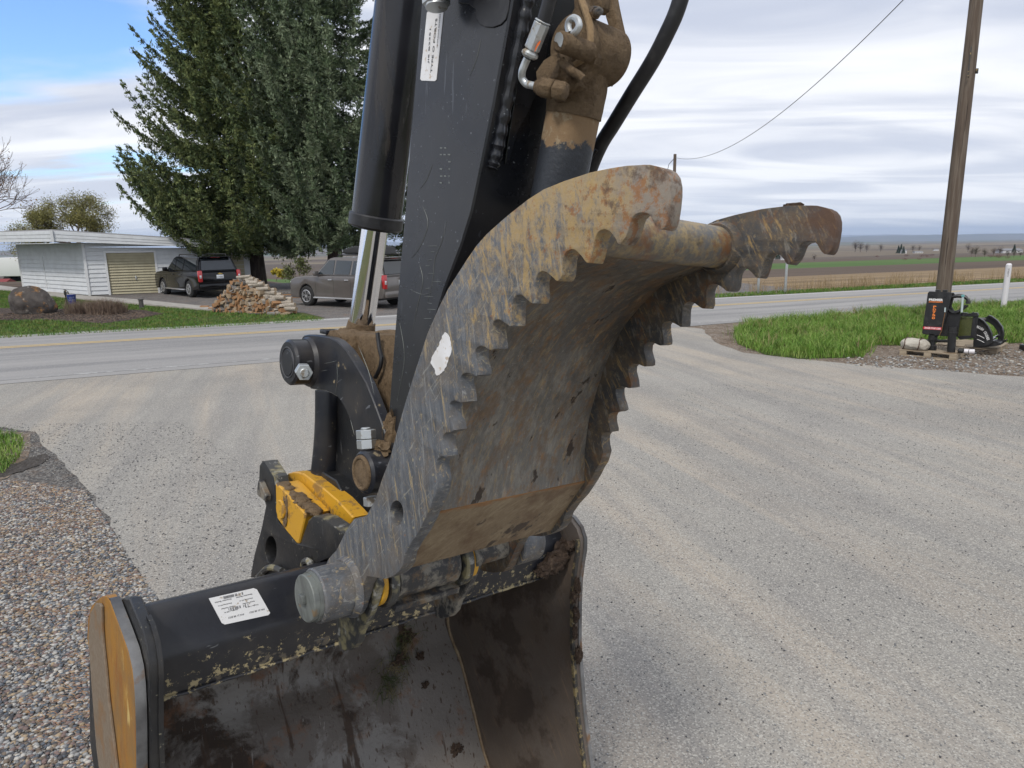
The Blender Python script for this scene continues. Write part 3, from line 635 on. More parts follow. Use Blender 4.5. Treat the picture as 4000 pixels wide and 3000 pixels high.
def scatter(poly, n):
    P = np.array([[p[0], p[1]] for p in poly]); lo, hi = P.min(0), P.max(0); out = []
    tot = 0
    while tot < n:
        q = nrg.uniform(lo, hi, (n * 2, 2)); q = q[in_poly(q, P)]; out.append(q); tot += len(q)
        if not len(q): break
    return np.concatenate(out)[:n]
def blades(name, pts, hmin, hmax, wid, m, lean=0.5, z0=0.0, clump=0.0, **kw):
    n = len(pts); a = nrg.uniform(0, 2 * pi, n); h = nrg.uniform(hmin, hmax, n)
    if clump:
        h *= 0.65 + 0.7 * np.array([0.5 + noise.noise(Vector((p[0] * clump, p[1] * clump, 3))) for p in pts])
    zt = z0 + (terr(pts[:, 0], pts[:, 1]) if kw.pop('follow', False) else 0)
    la = nrg.uniform(0, 2 * pi, n); ll = nrg.uniform(0.1, lean, n) * h
    bx, by = np.cos(a) * wid, np.sin(a) * wid; tx, ty = np.cos(la) * ll, np.sin(la) * ll
    x, y = pts[:, 0], pts[:, 1]; Z = np.zeros(n) + zt
    V = np.stack([np.stack([x - bx, y - by, Z], -1), np.stack([x + bx, y + by, Z], -1),
                  np.stack([x + bx * .8 + tx * .35, y + by * .8 + ty * .35, Z + h * .6], -1), np.stack([x - bx * .8 + tx * .35, y - by * .8 + ty * .35, Z + h * .6], -1),
                  np.stack([x + tx, y + ty, Z + h * (1 - 0.25 * ll / h)], -1)], 1).reshape(-1, 3)
    i = np.arange(n) * 5
    T = np.concatenate([np.stack([i, i + 1, i + 2], -1), np.stack([i, i + 2, i + 3], -1), np.stack([i + 3, i + 2, i + 4], -1)])
    return quad_np(name, V, T, m, **kw)
patch = [G(2868, 1300), G(2880, 1345), G(2990, 1388), G(3120, 1404), G(3370, 1398), G(3420, 1350), G(3640, 1352), G(3900, 1345), G(4060, 1335), (22, 17.5, 0), (24, 22, 0), (17.2, 24.2, 0), (12.5, 22.6, 0), (8.6, 20.6, 0), G(2960, 1260)]
gp_ = scatter(patch, 90000); gp_ += nrg.normal(0, .10, gp_.shape) * (nrg.uniform(0, 1, (len(gp_), 1)) < .3)
hd_ = np.array([0.5 + noise.noise(Vector((p[0] * .55, p[1] * .55, 8))) for p in gp_[:6000]]); blades('dry_grass', gp_[:6000][hd_ > .55], 0.16, 0.46, 0.005, MT['dry_grass'], 0.9, 0.0, kind='stuff', label='dry straw mixed into the tall green grass')
blades('grass', gp_, 0.10, 0.36, 0.006, MT['grass'], 1.0, 0.0, 1.3, kind='stuff', label='tall green grass verge on the right')
sheet('grass_soil', wobble(patch, 0.1, 4, 8), 0.012, MT['lawn_soil'], kind='structure')
lp = scatter(lawnpts, 120000); lp = lp[~in_poly(lp, [(p.x, p.y) for p in [G(-400, 1250), G(0, 1252), G(180, 1253), G(400, 1266), G(520, 1250), G(640, 1228), G(560, 1213), G(420, 1210), G(200, 1208), G(0, 1205), G(-400, 1205)]])]
blades('lawn_grass', lp, 0.03, 0.10, 0.007, MT['lawn'], 0.9, 0.005, 0.5, kind='stuff', label='short green lawn grass')
bl = [G(-300, 1690), G(60, 1705), G(95, 1730), G(80, 1790), G(20, 1850), G(-200, 1900)]
blades('grass_clump', scatter(bl, 2600), 0.05, 0.16, 0.005, MT['grass'], 0.9, 0.0, kind='stuff', label='grass clump at the lot edge')
sheet('grass_soil', wobble([G(-300, 1670), G(60, 1690), G(120, 1700), G(110, 1790), G(30, 1870), G(-200, 1920)], 0.05, 4, 8), 0.010, MT['dirt'], kind='structure')
MT['shade_dark_soil'] = mat('shade_dark_soil', (0.035, 0.028, 0.022), 0.9, layers=[dict(col=(0.09, 0.08, 0.07), scale=40, detail=6, thr=0.55, soft=0.1, amt=0.8)], bump=[dict(scale=20, detail=6, str=1.0, d=0.03)])  # soil colour darkened to include the shade inside the eroded hole
sheet('hollow_shade_patch', wobble([G(-200, 1815), G(20, 1822), G(70, 1812), G(120, 1790), G(185, 1775), G(195, 1790), G(150, 1822), G(90, 1845), G(20, 1868), G(-200, 1880)], 0.05, 5, 12), 0.013, MT['shade_dark_soil'], kind='structure')  # flat sheet, no real depth: the hole's shade is painted on
# dry grass along the far side of the road
A = offs(FAR, 1.6); B = offs(FAR, 3.2)
tt = nrg.uniform(0, 1, 5200); segp = []
for k in range(5200):
    d = nrg.uniform(1.0, 3.0); u = nrg.uniform(4, 45)
    if noise.noise(Vector((u * 0.5, d, 0))) < -0.05: continue
    p = Vector((8.05, 28.2, 0)) + RD * (u - 8) + RN * d; segp.append((p.x, p.y))
blades('dry_grass', np.array(segp), 0.25, 0.8, 0.008, MT['dry_grass'], 0.35, -0.03, follow=True, kind='stuff', label='dry tan grass beyond the road')
segp = [];
for k in range(14000):
    d = nrg.uniform(0.35, 1.7); u = nrg.uniform(-2, 45); p = Vector((8.05, 28.2, 0)) + RD * (u - 8) + RN * d; segp.append((p.x, p.y))
blades('verge_grass', np.array(segp), 0.05, 0.14, 0.012, MT['lawn'], 0.8, 0.0, follow=True, kind='stuff', label='green grass strip beside the far road edge')

# ---------------------------------------------------------------- loose stones
def stones(name, pts, smin, smax, mats, flat=0.55, z0=0.006, sub=1, **kw):
    bm = bmesh.new(); bmesh.ops.create_icosphere(bm, subdivisions=sub, radius=1.0)
    bv = np.array([v.co[:] for v in bm.verts]); bf = np.array([[v.index for v in f.verts] for f in bm.faces]); bm.free()
    n = len(pts); s = smin + (smax - smin) * nrg.uniform(0, 1, n) ** 2.2
    a = nrg.uniform(0, 2 * pi, n); sx = nrg.uniform(0.75, 1.3, n); sz = nrg.uniform(flat * .7, flat * 1.2, n)
    B = bv[None] * (1 + nrg.uniform(-.14, .14, (n, len(bv), 1)))
    x = B[..., 0] * (s * sx)[:, None]; y = B[..., 1] * s[:, None]; z = B[..., 2] * (s * sz)[:, None]
    c, q = np.cos(a)[:, None], np.sin(a)[:, None]
    V = np.stack([x * c - y * q + pts[:, 0:1], x * q + y * c + pts[:, 1:2], z + z0 + (s * sz * 0.55)[:, None]], -1).reshape(-1, 3)
    T = (bf[None] + (np.arange(n) * len(bv))[:, None, None]).reshape(-1, 3)
    o = quad_np(name, V, T, mats, **kw)
    mi = np.repeat(nrg.integers(0, len(mats), n), len(bf)); o.data.polygons.foreach_set('material_index', mi.astype(np.int32))
    o.data.polygons.foreach_set('use_smooth', np.ones(len(T), bool)); return o
SM = [mat('stone_%s' % k, c, 0.8, layers=[dict(col=tuple(v * 0.6 for v in c), scale=40, detail=4, thr=0.55, soft=0.1, amt=0.6)]) for k, c in
      dict(grey=(0.20, 0.20, 0.20), slate=(0.10, 0.115, 0.135), pale=(0.44, 0.42, 0.38), tan=(0.34, 0.26, 0.17), brown=(0.16, 0.125, 0.095), dark=(0.07, 0.07, 0.075), red=(0.19, 0.135, 0.12), light=(0.32, 0.32, 0.31)).items()]
pebpoly = [G(-150, 3100), G(-100, 1880), G(60, 1880), G(330, 1920), G(430, 2060), G(520, 2210), G(640, 2380), G(760, 2620), G(800, 3000)]
P = scatter(pebpoly, 62000)
stones('gravel', P, 0.0035, 0.0165, SM, kind='stuff', label='loose mixed river pebbles')
P = scatter([G(-100, 1660), G(700, 1650), G(1400, 2100), G(1500, 3100), G(760, 3000), G(480, 2180), G(200, 1850)], 9000)
stones('gravel_chips', P, 0.003, 0.010, [SM[0], SM[2], SM[5], SM[7]], z0=0.009, kind='stuff', label='small gravel chips on the lot')
P = scatter([G(2300, 3100), G(2300, 1900), G(2700, 1500), G(4000, 1500), G(4050, 3100)], 14000)
stones('gravel_chips', P, 0.002, 0.0075, [SM[0], SM[2], SM[5], SM[7]], z0=0.009, kind='stuff', label='fine chips scattered over the lot at right')
P = scatter([G(3300, 1400), G(4050, 1360), G(4080, 1475), G(3300, 1430)], 1300)
stones('gravel_verge', P, 0.008, 0.035, [SM[2], SM[7], SM[0], SM[4]], kind='stuff', label='pale stones on the dirt by the pallets')
# fallen pine needles between the pebbles
MT['needles'] = mat('needles', (0.30, 0.13, 0.05), 0.8, layers=[dict(col=(0.45, 0.28, 0.14), scale=20, detail=3, thr=0.5, soft=0.1)])
P = scatter(pebpoly, 60000)
msk = np.array([noise.fractal(Vector((p[0] * 1.1 + 3, p[1] * 3.6, 0)), 1, 2, 4) for p in P]) > 0.12
P = P[msk]; P = P[nrg.uniform(0, 1, len(P)) < .14][:2600]
a = nrg.uniform(-0.7, 0.7, len(P)); ln = nrg.uniform(0.02, 0.05, len(P)); d = np.stack([np.cos(a), np.sin(a)], -1); q = np.stack([-np.sin(a), np.cos(a)], -1) * 0.0012
z = nrg.uniform(0.018, 0.034, (len(P), 1)); z2 = z + nrg.uniform(-0.008, 0.008, z.shape)
V = np.concatenate([np.concatenate([P - q, z], 1)[:, None], np.concatenate([P + q, z], 1)[:, None], np.concatenate([P + q + d * ln[:, None], z2], 1)[:, None], np.concatenate([P - q + d * ln[:, None], z2], 1)[:, None]], 1).reshape(-1, 3)
quad_np('pine_needles', V, np.arange(len(P) * 4).reshape(-1, 4), MT['needles'], kind='stuff', label='rusty fallen pine needles among pebbles')

# ---------------------------------------------------------------- hills
def ridge(name, x0, x1, dist, hfun, depth, m, base=0.0):
    n = 160; V = []; Fq = []
    for i in range(n + 1):
        u = x0 + (x1 - x0) * i / n; h = hfun(u)
        for k, (dd, hh) in enumerate(((0, -18), (depth * .3, h * .45), (depth * .55, h * .8), (depth * .8, h * 0.97), (depth, h), (depth * 1.6, h * .6))):
            V.append((u + 40 * noise.noise(Vector((u * .002, k, 0))), dist + dd + 250 * noise.noise(Vector((u * .0008, k * .7, 3))), base + hh * (1 + (0.10 * noise.noise(Vector((u * .003, k * 1.3, 9))) if k not in (0,) else 0)) ))
    for i in range(n):
        for k in range(5): a = i * 6 + k; Fq.append((a, a + 6, a + 7, a + 1))
    quad_np(name, V, Fq, m, kind='structure')
MT['hill'] = mat('hill', (0.13, 0.115, 0.085), 0.95, spec=0.1, layers=[dict(col=(0.08, 0.085, 0.06), scale=0.002, detail=8, thr=0.5, soft=0.08)])
MT['hill_far'] = mat('hill_far', (0.16, 0.17, 0.19), 0.95, spec=0.1, layers=[dict(col=(0.45, 0.46, 0.48), scale=0.0012, detail=8, thr=0.58, soft=0.03, amt=0.5)])
MT['hill_near'] = mat('hill_near', (0.12, 0.088, 0.066), 0.95, spec=0.1, layers=[dict(col=(0.085, 0.12, 0.05), scale=0.0016, stretch=(1, 5, 1), detail=3, thr=0.54, soft=0.02), dict(col=(0.17, 0.14, 0.10), scale=0.003, stretch=(1, 5, 1), detail=3, thr=0.57, soft=0.02)])
ridge('hills', -3000, 10500, 8200, lambda u: 62 + 40 * sstep(1200, 7000, u) + 16 * noise.noise(Vector((u * .0009, 1, 0))) + 8 * noise.noise(Vector((u * .0030, 7, 0))), 2600, MT['hill'], -118)
ridge('far_hills', -4000, 12000, 12500, lambda u: 95 + 42 * noise.noise(Vector((u * .00045, 11, 0))) + 18 * noise.noise(Vector((u * .0016, 17, 0))), 3000, MT['hill_far'], -118)
ridge('low_hills', -14000, 9000, 4200, lambda u: 16 + 10 * noise.noise(Vector((u * .0006, 21, 0))) + 12 * math.exp(-((u - 900) / 1400) ** 2) + 26 * sstep(-600, -2500, u), 1500, MT['hill_near'], -76)

# ================================================================ THE EXCAVATOR ARM (near, main subject)
NL = Vector((0.757, 0.053, -0.651)).normalized()        # pin axis direction, camera frame
LW = (RC @ NL).normalized()
CC = 0.813                                              # distance of the near thumb plate plane
def PW(x, y, off=0.0):
    """world point where the sight line crosses the plane perpendicular to the pin axis"""
    d = ray(x, y); t = (CC + off) / d.dot(LW); return CP + d * t
OW = PW(1335, 2300, 0)
UW = (Vector((0, 0, 1)) - LW * LW.z).normalized(); FW = UW.cross(LW).normalized()
if FW.dot(PW(2600, 700) - OW) < 0: FW = -FW
MM = Matrix((( LW.x, FW.x, UW.x, OW.x), (LW.y, FW.y, UW.y, OW.y), (LW.z, FW.z, UW.z, OW.z), (0, 0, 0, 1)))
MI = MM.inverted()
arm = empty('excavator_arm', 'black excavator arm end with toothed steel thumb and wide bucket, in the foreground', 'excavator', MM)
def U(x, y, off=0.0): return MI @ PW(x, y, off)
def RP(x, y, off, npx): return npx * ((CC + off) / ray(x, y).dot(LW)) / F * 1.0   # length of npx pixels there
def plate(bm, px, off, t, bev=0.0, po=None):
    prism(bm, [U(x, y, off if po is None else po) + (Vector((0, 0, 0)) if po is None else Vector((off - po, 0, 0))) for x, y in px], (t, 0, 0), bev)
XV = Vector((1, 0, 0))
thumb = None
def A(name, bm, m, parent=None, **kw):
    if m in (MT['mud'], MT['soil']): kw.setdefault('angle', 75)
    return obj(name, bm, m, parent or arm, **kw)

TH = [(1900,915),(1934,885),(1988,837),(2063,778),(2124,739),(2200,708),(2263,688),(2303,674),(2341,666),(2388,656),(2451,647),(2513,643),(2538,643),(2568,650),(2592,663),(2608,685),(2616,720),(2616,760),(2611,808),(2604,852),(2597,876),(2588,891),(2578,896),(2568,893),(2558,882),(2547,860),(2541,846),(2532,835),
(2523,831),(2501,830),(2482,837),(2469,850),(2462,868),(2458,885),(2452,905),(2443,926),(2430,945),(2422,954),(2413,952),(2404,932),(2391,913),(2379,901),(2363,895),(2347,898),(2335,907),(2327,923),(2321,942),(2317,964),(2314,979),(2308,1004),(2300,1025),(2292,1027),(2283,1017),(2272,1001),(2256,984),(2244,975),(2231,973),
(2215,980),(2206,992),(2200,1010),(2197,1040),(2195,1071),(2188,1090),(2178,1098),(2169,1095),(2160,1084),(2145,1071),(2133,1062),(2118,1058),(2103,1066),(2096,1080),(2091,1101),(2092,1131),(2094,1161),(2087,1185),(2076,1184),(2064,1175),(2049,1161),(2037,1152),(2026,1150),(2013,1156),(2004,1170),(2000,1191),(1999,1221),(1999,1251),(1998,1272),(1992,1276),(1980,1266),(1965,1256),(1952,1248),(1940,1248),(1930,1254),(1924,1266),(1924,1291),(1927,1318),(1931,1345),(1930,1363),(1916,1368),(1904,1361),(1892,1354),(1877,1350),(1865,1355),(1857,1368),(1856,1395),(1861,1419),(1867,1443),(1867,1465),(1859,1470),(1850,1466),(1838,1459),(1820,1455),(1808,1460),(1800,1471),(1799,1495),(1804,1519),(1809,1543),(1811,1570),(1802,1574),(1793,1570),(1776,1564),(1763,1567),(1755,1578),(1755,1600),(1760,1630),(1768,1657),(1772,1680),(1763,1688),
(1745,1688),(1734,1695),(1730,1709),(1730,1730),(1733,1751),(1737,1769),(1737,1784),(1727,1782),(1716,1785),(1707,1799),(1705,1820),(1708,1850),(1713,1877),(1708,1902),(1702,1931),(1690,1955),(1678,1989),(1660,2028),(1635,2079),(1602,2126),(1581,2166),(1574,2206),(1559,2231),(1537,2250),(1508,2261),(1472,2256),(1434,2250)]
TH += [(1417,2290),(1403,2335),(1388,2385),(1372,2412),(1335,2413),(1300,2400),(1272,2365),(1258,2310),(1262,2240),(1279,2191),(1286,2180),(1315,2148),(1337,2104),(1351,2075),(1371,2043),(1384,2027),(1405,2021),(1420,2019),(1433,2012),(1467,1949),(1493,1869),(1524,1788),(1551,1684),(1583,1575),(1624,1444),(1669,1304),(1714,1200),(1750,1128),(1790,1067),(1826,1011),(1862,958)]
TT = 0.034; TWD = 0.512
def plate_with_hole(bm, outline, hole, off, t, bev, po=None):
    """extruded outline with one hole (both in pixels of plane off)"""
    O = [U(x, y, po if po is not None else off) for x, y in outline]; H = [U(x, y, po if po is not None else off) for x, y in hole]
    if po is not None:
        for q in O: q.x += off - po
        for q in H: q.x += off - po
    vec = Vector((t, 0, 0))
    tri = tessellate_polygon([O, H]); allp = O + H
    v0 = [bm.verts.new(p) for p in allp]; v1 = [bm.verts.new(p + vec) for p in allp]
    for a, b, c in tri:
        bm.faces.new((v0[a], v0[b], v0[c])); bm.faces.new((v1[a], v1[c], v1[b]))
    no = len(O); e = []
    for i in range(no): bm.faces.new((v0[i], v1[i], v1[(i + 1) % no], v0[(i + 1) % no]))
    nh = len(H)
    for i in range(nh): bm.faces.new((v0[no + i], v0[no + (i + 1) % nh], v1[no + (i + 1) % nh], v1[no + i]))
    if bev:
        bm.edges.ensure_lookup_table(); loopv = [v0, v1]
        es = []
        for vv in loopv:
            for i in range(no):
                ed = bm.edges.get((vv[i], vv[(i + 1) % no]))
                if ed: es.append(ed)
            for i in range(nh):
                ed = bm.edges.get((vv[no + i], vv[no + (i + 1) % nh]))
                if ed: es.append(ed)
        try: bmesh.ops.bevel(bm, geom=es, offset=bev, segments=2, affect='EDGES', clamp_overlap=True, profile=0.5)
        except Exception as ex: print('bevel', ex)
def ell(cx, cy, rx, ry, n=28, ph=0): return [(cx + rx * math.cos(2 * pi * k / n + ph), cy + ry * math.sin(2 * pi * k / n + ph)) for k in range(n)]
HOLE = ell(1549, 2005, 26, 50, 24)
thumb_e = bpy.data.objects.new('thumb', None); COL.objects.link(thumb_e); thumb_e.parent = arm
for off in (0.0, TWD):
    bm = bmesh.new(); plate_with_hole(bm, TH, HOLE, off, TT, 0.0028, po=0.0)
    yh = U(2545, 760, 0).y
    for v in bm.verts:
        f_ = min(1, max(0, (v.co.y - yh) / .05)); v.co.x = off + TT / 2 + (v.co.x - off - TT / 2) * (1 - .30 * f_)
    A('side_plate', bm, MT['thumb_paint'] if off == 0 else MT['thumb_worn'], thumb_e, angle=40)
# thumb web: curved back plate between the two side plates
prof = [(2815,1000),(2745,1052),(2650,1090),(2578,1125),(2510,1190),(2442,1272),(2405,1336),(2368,1420),(2341,1500),(2318,1575),(2300,1650),(2288,1745),(2285,1820),(2284,1880)]
WP = [U(x, y, TWD) for x, y in prof]
WP = smooth_path(WP, 3)
def strip3(bm, pts, x0, x1, thick, nx=8):
    """bent plate: profile points (y,z) swept from x0 to x1 with thickness (towards -F)"""
    n = len(pts); rows = []
    for side in (0, 1):
        for i, p in enumerate(pts):
            d = pts[min(i + 1, n - 1)] - pts[max(i - 1, 0)]; d.x = 0; d.normalize()
            nn = Vector((0, -d.z, d.y)) 
            if nn.y > 0: nn = -nn
            q = p + nn * (thick * side)
            rows.append([bm.verts.new((x0 + (x1 - x0) * k / nx, q.y, q.z)) for k in range(nx + 1)])
    R0, R1 = rows[:n], rows[n:]
    for i in range(n - 1):
        for k in range(nx):
            bm.faces.new((R0[i][k], R0[i][k + 1], R0[i + 1][k + 1], R0[i + 1][k])); bm.faces.new((R1[i][k], R1[i + 1][k], R1[i + 1][k + 1], R1[i][k + 1]))
        bm.faces.new((R0[i][0], R0[i + 1][0], R1[i + 1][0], R1[i][0])); bm.faces.new((R0[i][nx], R1[i][nx], R1[i + 1][nx], R0[i + 1][nx]))
    for k in range(nx):
        bm.faces.new((R0[0][k], R1[0][k], R1[0][k + 1], R0[0][k + 1])); bm.faces.new((R0[-1][k], R0[-1][k + 1], R1[-1][k + 1], R1[-1][k]))
bm = bmesh.new(); strip3(bm, WP, TT + 0.001, TWD - 0.001, 0.02)
A('back_plate', bm, MT['web_metal'], thumb_e)
b0 = U(2286, 1880, TWD); b1 = U(2154, 2072, TWD)
b0.x = b1.x = 0
bm = bmesh.new(); strip3(bm, [b0.lerp(b1, k / 6) for k in range(7)], TT + 0.001, TWD + 0.012, 0.022)
A('lower_plate', bm, MT['web_rust'], thumb_e)
# cross pipe
pc = U(2810, 968, TWD); pr = RP(2810, 968, TWD, 80)
bm = bmesh.new(); cyl(bm, (TT, pc.y, pc.z), (TWD, pc.y, pc.z), pr, seg=40)
A('cross_pipe', bm, MT['pipe_rust'], thumb_e)
bm = bmesh.new()
cyl(bm, (TWD - 0.022, pc.y, pc.z), (TWD - 0.0005, pc.y, pc.z), pr * 1.12, pr * 1.3, seg=40)
A('weld_collar', bm, MT['thumb_worn'], thumb_e)
bm = bmesh.new(); q = U(3085, 790, TWD); blob(bm, (TWD + 0.016, q.y, q.z - 0.006), (0.012, 0.022, 0.007), 3, 0.2, 2.0)
A('mud_clod', bm, MT['soil'], thumb_e)
# torn white sticker on near plate
st = [(1741,1299),(1760,1318),(1763,1340),(1765,1365),(1756,1400),(1745,1432),(1736,1448),(1726,1456),(1714,1467),(1707,1465),(1697,1440),(1690,1428),(1683,1412),(1690,1396),(1703,1372),(1714,1352),(1722,1330),(1733,1308)]
st2 = []
for (x0_, y0_), (x1_, y1_) in zip(st, st[1:] + st[:1]):
    for k in range(3): st2.append((x0_ + (x1_ - x0_) * k / 3 + rnd.uniform(-2.2, 2.2), y0_ + (y1_ - y0_) * k / 3 + rnd.uniform(-2.2, 2.2)))
bm = bmesh.new(); prism(bm, [U(x, y, 0) + Vector((-0.0012, 0, 0)) for x, y in st2], (0.0009, 0, 0))
A('torn_sticker', bm, MT['white_paint'], thumb_e, smooth=False)
# rust coloured chipped teeth edges are in the material; hinge boss
hb = U(1220, 2330, -0.10); hr = RP(1220, 2330, -0.10, 108)
bm = bmesh.new(); cyl(bm, (-0.097, hb.y, hb.z), (-0.002, hb.y, hb.z), hr, seg=48, bev=0.004)
cyl(bm, (-0.018, hb.y, hb.z), (-0.0005, hb.y, hb.z), hr * 1.07, hr * 1.16, seg=48)
A('hinge_boss', bm, MT['thumb_paint'], thumb_e)
bm = bmesh.new(); cyl(bm, (-0.106, hb.y, hb.z), (-0.096, hb.y, hb.z), hr * 0.90, seg=48); cyl(bm, (-0.121, hb.y, hb.z), (-0.104, hb.y, hb.z), hr * 0.86, seg=48, bev=0.002)
cap = A('pin_cap', bm, MT['cap_steel'], thumb_e)
bm = bmesh.new()
q = U(1203, 2332, -0.121)
box(bm, (-0.126, hb.y, hb.z), (0.014, hr * 0.34, hr * 0.34), Matrix.Rotation(0.15, 3, 'X'), 0.002)
A('square_drive', bm, MT['cap_steel'], thumb_e)
# far hinge
bm = bmesh.new(); cyl(bm, (TWD + TT + 0.001, hb.y, hb.z), (TWD + TT + 0.09, hb.y, hb.z), hr, seg=32, bev=0.004)
A('hinge_boss', bm, MT['thumb_paint'], thumb_e)
# worn hinge barrel between the plates
bm = bmesh.new(); cyl(bm, (0.115, hb.y, hb.z), (0.315, hb.y, hb.z), hr * 0.93, seg=40, bev=0.003)
cyl(bm, (TT + 0.001, hb.y, hb.z), (0.12, hb.y, hb.z), hr * 0.55, seg=30); cyl(bm, (0.31, hb.y, hb.z), (TWD - 0.001, hb.y, hb.z), hr * 0.55, seg=30)
A('hinge_barrel', bm, MT['hub_worn'], arm)
bm = bmesh.new(); box(bm, (0.215, hb.y + hr * 0.10, hb.z - hr * 0.92), (0.21, hr * 1.3, 0.02), Matrix.Rotation(-0.25, 3, 'X'), 0.003)
A('hinge_block', bm, MT['hub_worn'], arm)
for x0, x1 in ((0.062, 0.080), (0.355, 0.375)):
    bm = bmesh.new(); cyl(bm, (x0, hb.y, hb.z), (x1, hb.y, hb.z), hr * 0.98, seg=36, bev=0.003); A('yellow_bushing', bm, MT['yellow'], arm)
for x0, x1 in ((0.084, 0.108), (0.325, 0.352)):
    bm = bmesh.new(); cyl(bm, (x0, hb.y, hb.z), (x1, hb.y, hb.z), hr * 1.13, seg=36, bev=0.004); A('wear_ring', bm, MT['ear_edge'], arm)

# ---- bucket ---------------------------------------------------
bk = bpy.data.objects.new('bucket', None); COL.objects.link(bk); bk.parent = arm
XL, XR = -0.405, 1.06
tcs = [Vector((XL, y, z)) for y, z in ((-.315,-.062),(-.285,-.056),(-.262,-.070),(-.200,-.148),(-.193,-.172),(-.212,-.282))]
P1, P2, P3 = tcs[1], tcs[3], tcs[5]
# closed tube cross-section (y,z)
tb = [Vector((0, p.y, p.z)) for p in tcs]
back = [Vector((0, -.30, -.29)), Vector((0, -.42, -.26)), Vector((0, -.45, -.18)), Vector((0, -.38, -.09))]
sec = tb + back
bm = bmesh.new(); nx = 12
rings = [[bm.verts.new((XL + (XR - XL) * k / nx, p.y, p.z)) for p in sec] for k in range(nx + 1)]
ns = len(sec)
for a, b in zip(rings, rings[1:]):
    for i in range(ns): bm.faces.new((a[i], a[(i + 1) % ns], b[(i + 1) % ns], b[i]))
A('torque_tube', bm, MT['tube_paint'], bk, angle=50)
# weld lip under the tube
bm = bmesh.new(); tube(bm, [Vector((XL + 0.01 + (XR - XL - 0.02) * k / 60, P3.y + 0.002 + 0.002 * rnd.random(), P3.z + 0.003 * rnd.random())) for k in range(61)], 0.005, 8)
A('weld_bead', bm, MT['tube_paint'], bk)
# side plates: outline traced on the far side plate
SP = [(2219,2005),(2248,2023),(2274,2059),(2288,2103),(2287,2150),(2280,2189),(2271,2262),(2267,2350),(2266,2500),(2272,2600),(2286,2780),(2315,3000),(2370,3200),(2440,3400),(2380,3480),(2250,3450),(2100,3340),(1990,3180),(1933,3000),(1904,2907),(1857,2717),(1819,2575),(1770,2430)]
SPK = 15
SPB = [(-.90,-.50),(-.72,-.30),(-.50,-.16),(-.38,-.06),(-.30,-.030)]
for off in (XR - 0.028, XL - 0.030):
    bm = bmesh.new(); prism(bm, [Vector((off, p.y, p.z)) for p in [U(x, y, XR) + (Vector((0, -.03, 0)) if i_ > SPK else Vector()) for i_, (x, y) in enumerate(SP)] + [Vector((0, a, b)) for a, b in SPB]], (0.028, 0, 0), 0.003)
    A('side_plate', bm, MT['side_inner'] if off > 0 else MT['ear_black'], bk)
# edge strip of the far side plate (bare steel)
es = [U(x, y, XR) for x, y in SP[:13]]
bm = bmesh.new()
for a, b in zip(es, es[1:]):
    d = (b - a); d.x = 0; d.normalize(); nn = Vector((0, d.z, -d.y))
    if nn.y < 0: nn = -nn
prof_e = [Vector((0, p.y, p.z)) for p in es]
def edge_strip(bm, pts, x0, x1, w):
    n = len(pts); out = []
    for i, p in enumerate(pts):
        d = pts[min(i + 1, n - 1)] - pts[max(i - 1, 0)]; d.x = 0; d.normalize(); nn = Vector((0, -d.z, d.y))
        if nn.y < 0: nn = -nn
        out.append((p, p + nn * w))
    V0 = [[bm.verts.new((x, q.y, q.z)) for q in (a, b)] for a, b in out for x in (x0,)]
    V1 = [[bm.verts.new((x, q.y, q.z)) for q in (a, b)] for a, b in out for x in (x1,)]
    for i in range(n - 1):
        bm.faces.new((V0[i][0], V0[i + 1][0], V0[i + 1][1], V0[i][1])); bm.faces.new((V1[i][0], V1[i][1], V1[i + 1][1], V1[i + 1][0]))
        bm.faces.new((V0[i][1], V0[i + 1][1], V1[i + 1][1], V1[i][1])); bm.faces.new((V0[i][0], V1[i][0], V1[i + 1][0], V0[i + 1][0]))
    for i in (0, n - 1): bm.faces.new((V0[i][0], V0[i][1], V1[i][1], V1[i][0]))
edge_strip(bm, prof_e, XR - 0.012, XR + 0.004, 0.005)
A('edge_plate', bm, MT['edge_steel'], bk)
bm = bmesh.new(); edge_strip(bm, prof_e, XL - 0.012, XL - 0.001, 0.007)
A('weld_bead', bm, MT['ear_black'], bk)
# inner edge strip, scraped yellow
bm = bmesh.new(); edge_strip(bm, [p + Vector((0, -0.012, 0)) for p in prof_e[3:]], XR - 0.044, XR - 0.029, 0.012)
A('inner_bead', bm, MT['gusset'], bk)
# curved shell (back wall)
sh = [(1770,2430),(1819,2575),(1857,2717),(1904,2907),(1933,3000),(1990,3180),(2100,3340),(2250,3450),(2380,3480)]
SHP = smooth_path([Vector((0, a, b)) for a, b in ((-.44,-.15),(-.50,-.18),(-.72,-.31),(-.90,-.51))] + [Vector((0, p.y, p.z)) for p in [U(x, y, XR) for x, y in sh]], 4)
bm = bmesh.new(); strip3(bm, SHP, XL - 0.001, XR - 0.027, 0.014, nx=20)
A('bucket_shell', bm, MT['steel_grime'], bk)
# ridge inside the back wall (bend / wear strip)
q0 = U(1320, 2560, 0)
# corner gusset on far side with yellow scraped edge
gs = [(2118,2233),(2216,2189),(2262,2262),(2262,2390),(2200,2400),(2160,2330)]
gp = [(2085,2250),(2120,2330),(2180,2420),(2215,2440)]
bm = bmesh.new(); tube(bm, smooth_path([U(x, y, XR - 0.012) for x, y in gp], 5), 0.009, 8); A('gusset_bead', bm, MT['gusset'], bk)
